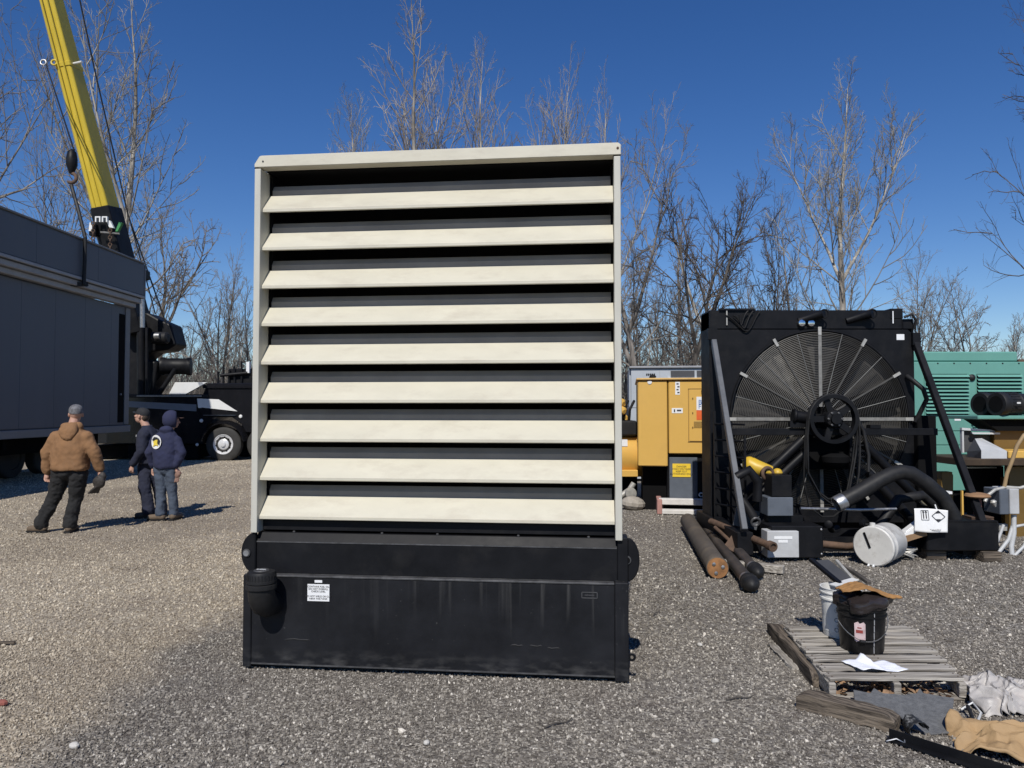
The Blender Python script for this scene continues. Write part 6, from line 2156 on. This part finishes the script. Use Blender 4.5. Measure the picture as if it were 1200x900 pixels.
# tangle of pale cable beside the drum
cbl = MB()
rr = random.Random(3)
for k in range(5):
    pts = []
    ph = rr.uniform(0, 6)
    for i in range(22):
        a = i * 0.55 + ph
        pts.append(V((0.09 * math.cos(a) * (1 + 0.3 * math.sin(a * 0.7 + k)), 0.07 * math.sin(a), 0.03 + 0.10 * abs(math.sin(a * 0.37 + k)))))
    cbl.tube(pts, 0.007, 5)
t = cbl.build("cable_tangle", M_spoke, smooth=60)
t.location = gnd(1063, 656)
t["kind"] = "stuff"
tag(t, "tangled pale cables on the gravel right of the white drum", "cable tangle")
# rusty bolt-on jack / screw with stacked plates standing on the right box
ps = at(1146, 617, 8.45)
t = thing("rusty_jack", "rusty screw jack with mushroom top standing on the black skid box", "jack", ps)
jb = MB()
jo_ = jb.lathe([(0.12, -0.01), (0.13, 0.0), (0.13, 0.012)], (0, 0, 0), (0, 0, 1), 24).build("jack_base", M_rust, t, smooth=35)
for k in range(6):
    MB().bx(-0.125, -0.09, 0.014 + 0.019 * k, 0.125, 0.09, 0.026 + 0.019 * k).build("shim_plate", M_rust, t)
M_redrust = mat("dull red rust", (0.16, 0.055, 0.042), 0.75, var=0.3, scale=12)
MB().lathe([(0.045, 0.13), (0.042, 0.16), (0.042, 0.30), (0.03, 0.32)], (0.0, 0, 0), (0, 0, 1), 18).build("jack_screw", M_redrust, t, smooth=40)
MB().lathe([(0.02, 0.325), (0.12, 0.330), (0.135, 0.345), (0.12, 0.37), (0.05, 0.385)], (0.0, 0, 0), (0, 0, 1), 22).build("jack_head", mat("tan rust", (0.25, 0.14, 0.07), 0.8, var=0.3), t, smooth=40)
MB().lathe([(0.02, 0), (0.035, 0.02), (0.01, 0.08)], (0.16, -0.02, 0.30), (0.4, 0, -1), 12).build("jack_handle", M_spoke, t, smooth=40)
# wooden block under the right box
t = MB().bx(-0.10, -0.10, 0, 0.10, 0.12, 0.112).build("timber_block", M_timber, bevel=0.006)
t.location = gnd(1153, 668)
t.location.y = 8.30
t.location.x = (1153 - 600) / FOC * 8.3
tag(t, "short dark timber block propping the black skid box", "timber block")
t = MB().bx(-0.11, -0.10, 0, 0.11, 0.12, 0.112).build("timber_block", M_timber, bevel=0.006)
t.location = (4.75, 8.42, 0)
tag(t, "dark timber block in the shade beneath the skid box's drum end", "timber block")

# ------------------------------------------------------------------ pallet with buckets
PZ = 0.125
c0, c1, c2, c3 = gnd(918, 731, PZ), gnd(1067, 731, PZ), gnd(1131, 796, PZ), gnd(972, 796, PZ)
pal = thing("pallet", "weathered grey wooden pallet carrying two buckets and papers", "pallet", (c0 + c1 + c2 + c3) / 4 - V((0, 0, PZ)))
o_ = V(pal.location)
front_dir = (c2 - c3).normalized()
Lp = (c2 - c3).length
depth_v = ((c0 - c3) + (c1 - c2)) / 2
rr = random.Random(12)
NB = 7
for k in range(NB):
    t0, t1 = (k + 0.10 + rr.uniform(0, 0.06)) / NB, (k + 0.72 + rr.uniform(-0.05, 0.05)) / NB
    f = 0.0
    p0 = c3 + (c0 - c3) * ((t0 + t1) / 2)
    p1 = c2 + (c1 - c2) * ((t0 + t1) / 2)
    wv = depth_v.length * (t1 - t0)
    p0 = p0 + (p1 - p0) * rr.uniform(-0.012, 0.01)
    p1 = p1 + (p1 - p0) * rr.uniform(-0.015, 0.012)
    bd = MB()
    n_ = 10
    dirv = (p1 - p0).normalized()
    pv = V((-dirv.y, dirv.x, 0))
    vs = []
    for i in range(n_ + 1):
        q = p0 + (p1 - p0) * (i / n_) - o_
        zz = rr.uniform(-0.0025, 0.0025)
        e0, e1 = rr.uniform(-0.004, 0.004), rr.uniform(-0.004, 0.004)
        for (sgn, zt_) in ((-1, 0), (1, 0), (1, -0.019), (-1, -0.019)):
            vs.append(q + pv * (sgn * (wv / 2) + (e0 if sgn < 0 else e1)) + V((0, 0, zt_ + zz)))
    fs = []
    for i in range(n_):
        a = i * 4
        for j in range(4):
            fs.append((a + j, a + (j + 1) % 4, a + 4 + (j + 1) % 4, a + 4 + j))
    fs += [(0, 1, 2, 3), (n_ * 4 + 3, n_ * 4 + 2, n_ * 4 + 1, n_ * 4)]
    board = bd.add(vs, fs)
    bo = board.build("deck_board", M_wood, pal, bevel=0.003)
    for s_ in (0.03, 0.5, 0.97):
        q = p0 + (p1 - p0) * s_ - o_
        for e_ in (-0.25, 0.25):
            MB().lathe([(0.0045, 0), (0.0045, 0.0015)], q + pv * wv * e_ + V((0, 0, 0.0015)), (0, 0, 1), 6).build("nail_head", M_rust, bo)
for k, s_ in enumerate((0.02, 0.5, 0.98)):
    a_ = c3.lerp(c2, s_) - V((0, 0, 0.021 + 0.042))
    b_ = c0.lerp(c1, s_) - V((0, 0, 0.021 + 0.042))
    MB().beam(a_ - o_ + (a_ - b_).normalized() * 0.01, b_ - o_, 0.04, 0.084).build("stringer", M_wood, pal, bevel=0.004)
for s_ in (0.04, 0.5, 0.94):
    a_, b_ = c3.lerp(c0, s_), c2.lerp(c1, s_)
    MB().beam(a_ - o_ - V((0, 0, 0.115)), b_ - o_ - V((0, 0, 0.115)), 0.09, 0.016).build("bottom_board", M_wood, pal, bevel=0.003)


def bucket(name, label, base, r0, r1, h, m, cat="bucket"):
    t = thing(name, label, cat, base)
    prof = [(r0 * 0.97, 0.0), (r0, 0.008), (r0 + (r1 - r0) * 0.76, h * 0.76), (r1 * 1.035, h * 0.765), (r1 * 1.035, h * 0.80), (r0 + (r1 - r0) * 0.82, h * 0.805),
            (r1 * 0.985, h * 0.89), (r1 * 1.04, h * 0.895), (r1 * 1.04, h * 0.92), (r1 * 0.995, h * 0.925), (r1, h * 0.985), (r1 * 1.03, h * 0.99), (r1 * 1.03, h), (r1 * 0.95, h), (r1 * 0.94, h * 0.6), (r1 * 0.9, 0.04), (0.001, 0.035)]
    MB().lathe(prof, (0, 0, 0), (0, 0, 1), 40).build("bucket_body", m, t, smooth=30)
    return t


M_white = mat("white pail plastic", (0.72, 0.72, 0.70), 0.45, var=0.05, scale=4, dirt=(0.38, 0.36, 0.33), dirt_amt=0.4, dscale=5)
M_blackpail = mat("black pail plastic", (0.008, 0.008, 0.0085), 0.4, spec=0.3, var=0.3, scale=6, dirt=(0.10, 0.09, 0.08), dirt_amt=0.3, dscale=6)
wb_ = gnd(980, 746, PZ)
wb = bucket("white_bucket", "white plastic pail with printed lettering, behind the black pail on the pallet", wb_ + V((0.055, 0.04, 0.001)), 0.118, 0.135, 0.33, M_white)
# raised lettering ring on the white pail
for k, ch in enumerate("OCBS"):
    pass
tmark = MB()
for k in range(5):
    a = R(-128 + 9 * (k % 2))
    rr0 = 0.126
    z = 0.06 + 0.033 * k
    p_ = V((rr0 * math.cos(a), rr0 * math.sin(a), z))
    MB().ring(p_ + V((0, 0, 0)), (math.cos(a), math.sin(a), 0), 0.013, 0.0022, 12, 4).build("printed_mark", M_trim, wb)
bb_ = gnd(1016, 764, PZ)
bb = bucket("black_bucket", "black plastic pail with wire bail and torn pink label on the pallet", bb_ + V((0, 0.07, 0.001)), 0.132, 0.148, 0.30, M_blackpail)
bail = []
for k in range(17):
    a = R(180 + 180 * k / 16)
    bail.append(V((0.156 * math.cos(a) + 0.0, -0.156 * abs(math.sin(a)) * 0.98, 0.215 - 0.125 * abs(math.sin(a)) ** 1.2 + 0.028 * math.cos(a))))
MB().tube(bail, 0.0032, 6).build("wire_bail", M_steel, bb, smooth=60)
MB().lathe([(0.010, 0), (0.010, 0.035)], bail[6] - V((0.018, 0, 0)), (1, 0, -0.15), 8).build("bail_grip", M_rubber, bb)
lbp = MB()
vs, fs = [], []
for i in range(7):
    a = R(-132 + 26 * i / 6)
    for z in (0.085, 0.195):
        rz_ = 0.1335 + 0.016 * z / 0.30 + 0.0015
        vs.append((rz_ * math.cos(a), rz_ * math.sin(a), z + (0.006 * ((i * 7) % 3) if z > 0.1 else -0.004 * ((i * 5) % 3))))
for i in range(6):
    fs.append((2 * i, 2 * i + 2, 2 * i + 3, 2 * i + 1))
lo = lbp.add(vs, fs).build("torn_label", mat("pink and white label", (0.55, 0.42, 0.42), 0.6, var=0.35, scale=14), bb)
for (z0, z1, a0, a1) in ((0.135, 0.155, -128, -112), (0.165, 0.172, -125, -115)):
    m_ = MB()
    q = []
    for a in (a0, (a0 + a1) / 2, a1):
        for z in (z0, z1):
            rz_ = 0.1335 + 0.016 * z / 0.30 + 0.003
            q.append((rz_ * math.cos(R(a)), rz_ * math.sin(R(a)), z))
    m_.add(q, [(0, 2, 3, 1), (2, 4, 5, 3)]).build("label_print", mat("dull red print", (0.30, 0.05, 0.04), 0.6, var=0.2), lo)
pw_ = MB()
for z in range(6):
    a = R(-84)
    rz_ = 0.1335 + 0.016 * (0.03 + 0.04 * z) / 0.30
    pw_.box((rz_ * math.cos(a), rz_ * math.sin(a), 0.03 + 0.045 * z), (0.005, 0.003, 0.04), (0, 0, 0))
pw_.build("paint_run", M_trim, bb)


def crumple(name, fn, nu, nv, m, seed, amp, fs_, thick=0.002, smooth=55):
    """thin sheet with straight sharp folds crossing in many directions, as stiff film or paper crumples"""
    b = MB()
    sv = V((seed * 7.3, seed * 1.7, seed))
    rr = random.Random(seed)
    folds = []
    for k in range(9):
        a = rr.uniform(0, PI)
        folds.append((math.cos(a), math.sin(a), fs_ * rr.uniform(0.35, 1.3) * (1 + 0.25 * k), rr.uniform(0, 1), 1.0 / (1 + 0.55 * k)))

    def f(s, t):
        p = V(fn(s, t))
        wob = 0.10 * noise.noise(V((s * 3, t * 3, 0)) + sv)
        h = hx = 0.0
        for (cx, cy, fr, ph, am) in folds:
            x = (s * cx + t * cy + wob) * fr + ph
            tri = abs((x - math.floor(x)) - 0.5) * 2 - 0.5
            h += am * tri
            hx += am * tri * cx
        h = 0.45 * h + 0.5 * noise.noise(V((s * 2.2, t * 2.2, 1)) + sv)
        return p + V((0.35 * amp * hx + 0.5 * amp * noise.noise(V((s * fs_, t * fs_, 4)) + sv), 0.5 * amp * noise.noise(V((s * fs_, t * fs_, 8)) + sv), amp * h))
    b.sheet(f, nu, nv)
    o = b.build(name, m, None, smooth=smooth)
    sm = o.modifiers.new("thickness", 'SOLIDIFY')
    sm.thickness = thick
    return o


# dark bin-liner bag bulging from the black pail
M_bag = mat("dark bin liner", (0.028, 0.022, 0.021), 0.35, var=0.3, scale=8)


def bagfn(s, t):
    a = 2 * PI * s
    rad = 0.15 + 0.022 * math.sin(a * 3 + 1) + 0.018 * math.sin(a * 5)
    z = 0.275 + 0.10 * t
    rad = rad * (1.0 + 0.22 * math.sin(PI * min(1, t * 1.1)) * (0.6 + 0.6 * math.cos(a))) * (1 - 0.55 * max(0, t - 0.72) / 0.28)
    return (rad * math.cos(a), rad * math.sin(a), z - 0.02 * max(0, math.sin(2 * a)))


bg_ = crumple("liner_bag", bagfn, 60, 14, M_bag, 3, 0.012, 9)
bg_.location = V(bb.location)
tag(bg_, "crumpled dark bin liner bulging out of the black pail", "bag")
# tan leather rag / glove on top
M_rag = mat("tan leather rag", (0.32, 0.165, 0.055), 0.8, var=0.2, scale=8, dirt=(0.12, 0.065, 0.03), dirt_amt=0.5, dscale=5, bump=0.2, bscale=60)


def ragfn(s, t):
    x = -0.17 + 0.40 * s
    wd = 0.125 * (math.sin(PI * (0.10 + 0.8 * s)) ** 0.7) * (1.0 - 0.55 * s)
    y = (t - 0.5) * 2 * wd
    z = 0.055 * math.exp(-((s - 0.35) / 0.30) ** 2) - 0.035 * s + 0.0 + 0.03 * (0.25 - (t - 0.5) ** 2)
    return (x, y, z)


rg = crumple("leather_rag", ragfn, 36, 18, M_rag, 5, 0.016, 5, 0.006)
rg.location = V(bb.location) + V((0.02, -0.02, 0.372))
tag(rg, "tan leather work glove draped over the bin liner on the black pail", "glove")
# black channel offcuts standing out of the white pail
t = thing("metal_channels", "black steel channel offcuts sticking up out of the white pail", "steel offcuts", V(wb.location))
for (a_, b_, w_, m_) in (((-0.09, 0.30, 0.46), (0.01, -0.02, 0.335), 0.035, M_black), ((0.0, 0.32, 0.44), (0.08, 0.02, 0.335), 0.12, M_dkint), ((0.10, 0.30, 0.45), (0.13, 0.04, 0.34), 0.022, M_spoke), ((0.14, 0.26, 0.42), (0.17, -0.06, 0.37), 0.03, M_bark_dark)):
    MB().beam(a_, b_, w_, 0.025).build("channel", m_, t, bevel=0.003)
MB().beam((-0.07, -0.02, 0.345), (0.13, 0.06, 0.37), 0.06, 0.006).build("silver_strip", M_silver, t)
# paper sheet on the pallet
M_sheet = mat("white paper", (0.80, 0.82, 0.88), 0.7, var=0.02)


def papfn(s, t):
    return ((s - 0.5) * 0.27 + 0.06 * (0.5 - t), (t - 0.5) * 0.17, 0.012 + 0.05 * math.exp(-((s - 0.48) / 0.09) ** 2) * t + 0.008 * math.sin(7 * s))


pp = crumple("paper_sheets", papfn, 26, 14, M_sheet, 8, 0.006, 4, 0.001, 40)
pp.location = gnd(1024, 783, PZ) + V((0, 0.0, 0.004))
tag(pp, "loose white papers folded open on the front pallet boards", "paper")
for k in range(5):
    ln = MB()
    y_ = -0.055 + 0.022 * k
    ln.box((-0.075, y_, 0.0305), (0.09, 0.004, 0.0008))
# timbers in front of and beside the pallet


def timber(name, label, a, b, w, h, m, z=0.0, seed=1):
    a, b = V(a), V(b)
    a.z = b.z = 0
    mid = (a + b) / 2
    d = (b - a)
    L = d.length
    ang = math.atan2(d.y, d.x)
    d, s = V((1, 0, 0)), V((0, 1, 0))
    rr = random.Random(seed)
    n_ = 14
    vs, fs = [], []
    for i in range(n_ + 1):
        q = d * (L * (i / n_ - 0.5))
        end = 0.75 if i in (0, n_) else 1
        for (sx, zz) in ((-1, 0.004), (-1, 1), (-0.3, 1.03), (0.4, 1.0), (1, 0.96), (1, 0.004)):
            j = rr.uniform(-0.006, 0.006)
            vs.append(q + s * (sx * w / 2 + j) + V((0, 0, zz * h * (end if zz > 0.5 else 1) + j * 0.7 + z)))
    k = 6
    for i in range(n_):
        for j in range(k):
            fs.append((i * k + j, i * k + (j + 1) % k, (i + 1) * k + (j + 1) % k, (i + 1) * k + j))
    fs += [tuple(range(k)), tuple(n_ * k + j for j in range(k - 1, -1, -1))]
    o = MB().add(vs, fs).build(name, m, None, smooth=35)
    o.location = mid
    o.rotation_euler.z = ang
    tag(o, label, "timber")
    return o


t1 = timber("timber_beam", "old dark timber lying along the pallet's left side", gnd(906, 741), gnd(962, 806), 0.10, 0.085, M_timber, seed=2)
t2 = timber("timber_beam", "weathered brown timber post with a pointed end in front of the pallet", gnd(938, 826), gnd(1052, 856), 0.125, 0.085, M_timber, seed=7)
t3 = timber("timber_strip", "narrow grey batten half buried beside the dark timber", gnd(904, 757), gnd(932, 786), 0.05, 0.02, M_wood, seed=4)
# dark slate-like board leaning in front of the pallet
M_slab = mat("dark grey board", (0.115, 0.118, 0.122), 0.85, var=0.3, scale=30, bump=0.5, bscale=120, dirt=(0.16, 0.16, 0.155), dirt_amt=0.4, dscale=14)
def lean_pt(px, py):
    return gnd(px, py, 0.012 + 0.075 * (858 - py) / 50)


sp0 = [lean_pt(*q) for q in ((1000, 808), (1020, 812), (1024, 806), (1034, 812), (1060, 814), (1074, 812), (1078, 806), (1082, 812), (1118, 818), (1114, 858), (1092, 860), (1064, 852), (1056, 840), (1020, 828), (1002, 824))]
cen = sum(sp0, V()) / len(sp0)
k = len(sp0)
th = V((0, 0.002, -0.010))
o = MB().add([p - cen for p in sp0] + [p - cen + th for p in sp0], [tuple(range(k)), tuple(range(2 * k - 1, k - 1, -1))] + [(i, (i + 1) % k, k + (i + 1) % k, k + i) for i in range(k)]).build("dark_board", M_slab, None, bevel=0.002)
o.location = cen
tag(o, "broken dark grey board with ragged top edge leaning against the pallet front", "board")
# black angle iron
a, b = gnd(1040, 868), gnd(1185, 915)
a.z = b.z = 0.012
t = thing("angle_iron", "long black angle iron lying on the gravel at the frame's lower right", "angle iron", (a + b) / 2)
o_ = V(t.location)
d = (b - a).normalized()
s = V((-d.y, d.x, 0))
MB().beam(a - o_ + V((0, 0, 0.0)), b - o_, 0.045, 0.006, up=(0, 0, 1)).build("flange", M_black, t)
MB().beam(a - o_ + s * 0.0225 + V((0, 0, 0.0235)), b - o_ + s * 0.0225 + V((0, 0, 0.0235)), 0.006, 0.04, up=(0, 0, 1)).build("flange", M_black, t)
MB().tube([a - o_ + V((-0.02, -0.03, 0.0)), a - o_ + V((0.02, -0.05, 0.02)), a - o_ + V((0.06, -0.055, 0.0)), a - o_ + V((0.075, -0.02, 0.03))], 0.004, 5).build("wire_tie", M_steel, t, smooth=60)
# black and white torn sleeve
M_bw = mat("black and white scrap", (0.02, 0.02, 0.02), 0.6, var=0.2, scale=9, dirt=(0.7, 0.7, 0.68), dirt_amt=1.0, dscale=11)
o = crumple("torn_sleeve", lambda s, t: (0.05 * math.cos(4.2 * s) * (1 - 0.2 * t), (t - 0.5) * 0.10, 0.045 + 0.045 * math.sin(4.2 * s)), 20, 10, M_bw, 2, 0.012, 6)
o.location = gnd(1072, 862)
tag(o, "torn black and white plastic sleeve at the tip of the brown timber", "plastic scrap")
# white plastic sheeting
M_film = mat("dusty white sheeting", (0.42, 0.395, 0.37), 0.5, bump=0.5, bscale=28, var=0.12, scale=6, dirt=(0.36, 0.30, 0.27), dirt_amt=0.4, dscale=5)
M_kraft = mat("tan kraft sack", (0.36, 0.235, 0.115), 0.75, bump=0.6, bscale=22, var=0.12, scale=5, dirt=(0.22, 0.14, 0.07), dirt_amt=0.35, dscale=4)


def heap(w, dp, h):
    def f(s, t):
        e = (math.sin(PI * s) * math.sin(PI * t))
        return ((s - 0.5) * w, (t - 0.5) * dp, 0.015 + h * e ** 0.7)
    return f


o = crumple("plastic_sheet", heap(0.46, 0.44, 0.10), 90, 80, M_film, 4, 0.085, 4.6, 0.002, 25)
o.location = gnd(1178, 822)
tag(o, "crumpled dusty white plastic sheet heaped at the frame's right edge", "plastic sheet")
o = crumple("plastic_sheet", heap(0.20, 0.16, 0.035), 36, 30, M_film, 6, 0.035, 2.6, 0.002, 25)
o.location = gnd(1136, 812)
tag(o, "small pale crumpled plastic piece by the pallet's right corner", "plastic sheet")
o = crumple("paper_sack", heap(0.50, 0.36, 0.09), 90, 70, M_kraft, 9, 0.105, 3.0, 0.003, 25)
o.location = gnd(1182, 878)
o.rotation_euler.z = -0.4
tag(o, "crumpled tan kraft paper sack on the gravel below the white sheeting", "paper sack")
o = crumple("paper_sack", heap(0.16, 0.14, 0.05), 26, 24, M_kraft, 11, 0.03, 2.2, 0.003, 25)
o.location = gnd(1204, 822)
tag(o, "small orange brown paper scrap behind the white sheeting", "paper scrap")
# cables and strap near the sack
for k, (pts, m_, lab) in enumerate((([(1122, 842), (1120, 856), (1126, 862), (1136, 858), (1140, 846), (1134, 838)], M_rubber, "looped black cable between the dark board and the sack"),
                                    ([(1126, 836), (1140, 834), (1150, 840), (1146, 856)], M_silver, "white plastic strap looping over the black cable"))):
    b_ = MB()
    P_ = [gnd(*p) + V((0, 0, 0.02 + 0.03 * (i % 2))) for i, p in enumerate(pts)]
    c_ = sum(P_, V()) / len(P_)
    b_.tube([p - c_ for p in P_], 0.010 - 0.003 * k, 6)
    o = b_.build("cable" if k == 0 else "plastic_strap", m_, None, smooth=60)
    o.location = c_
    tag(o, lab, "cable" if k == 0 else "strap")
# dead leaves under the pallet
lm = MB()
rr = random.Random(21)
for k in range(150):
    s_ = rr.uniform(0.04, 0.9)
    p = c3.lerp(c2, s_) + (c0 - c3) * rr.uniform(-0.04, 0.22) - V((0, 0, PZ)) + V((0, -0.01, 0.012 + 0.05 * rr.random() ** 2))
    L = rr.uniform(0.018, 0.045)
    m_ = Euler((rr.uniform(-.8, .8), rr.uniform(-.8, .8), rr.uniform(0, 6))).to_matrix()
    lm.add([p + m_ @ V(q) for q in ((-L, 0, 0), (-L * .2, -L * .55, L * .2), (L * .8, 0, 0), (-L * .2, L * .55, L * .2))], [(0, 1, 2), (0, 2, 3)])
lo = lm.build("leaves", mat("dead brown leaves", (0.26, 0.16, 0.09), 0.85, var=0.4, scale=20), None, recalc=False)
tag(lo, "dead brown leaves blown under the front of the pallet", "leaves", None, "stuff")
# odds and ends on the left gravel
o = MB().beam((-0.12, 0, 0.012), (0.07, 0.02, 0.014), 0.028, 0.020).build("wood_chip", M_timber, bevel=0.004)
o.location = gnd(4, 756)
tag(o, "small dark stick lying on the tan gravel at the left edge", "stick")
o = MB().ell((0, 0, 0.016), (0.035, 0.022, 0.02), None, 8, 5).build("brick_fragment", mat("red brick", (0.26, 0.085, 0.065), 0.9, var=0.2, scale=20, bump=0.5))
o.location = gnd(2, 827)
tag(o, "small red brick fragment on the tan gravel at the left edge", "brick fragment")
M_bigstone = mat("pale limestone", (0.52, 0.50, 0.46), 0.9, var=0.15, scale=14, bump=0.6, bscale=40)
for k, (px, py, r_, lab) in enumerate(((87, 876, 0.022, "pale stone by itself near the lower left corner"), (500, 872, 0.017, "pale pebble in front of the middle of the tank"),
                                       (820, 757, 0.020, "pale stone right of the tank on bare grey gravel"), (838, 870, 0.018, "pale stone at lower centre right of the enclosure"))):
    o = MB().ell((0, 0, r_ * 0.5), (r_ * 1.2, r_ * 0.9, r_ * 0.7), (0.2, 0.1, k), 8, 5).build("loose_stone", M_bigstone)
    o.location = gnd(px, py)
    tag(o, lab, "stone")
for k, (px, py, ang) in enumerate(((868, 820, 0.2), (770, 720, 1.0), (655, 850, 0.5))):
    o = MB().tube([(-0.09, 0, 0.006), (-0.02, 0.012, 0.012), (0.05, 0.0, 0.008), (0.10, 0.02, 0.012)], [0.004, 0.005, 0.004, 0.002], 5).build("twig", M_bark_dark, smooth=60)
    o.location, o.rotation_euler.z = gnd(px, py), ang
    tag(o, ("thin dark twig on the gravel left of the brown timber", "thin dark twig on the gravel right of the tank", "thin dark twig on the gravel before the tank's right half")[k], "twig")
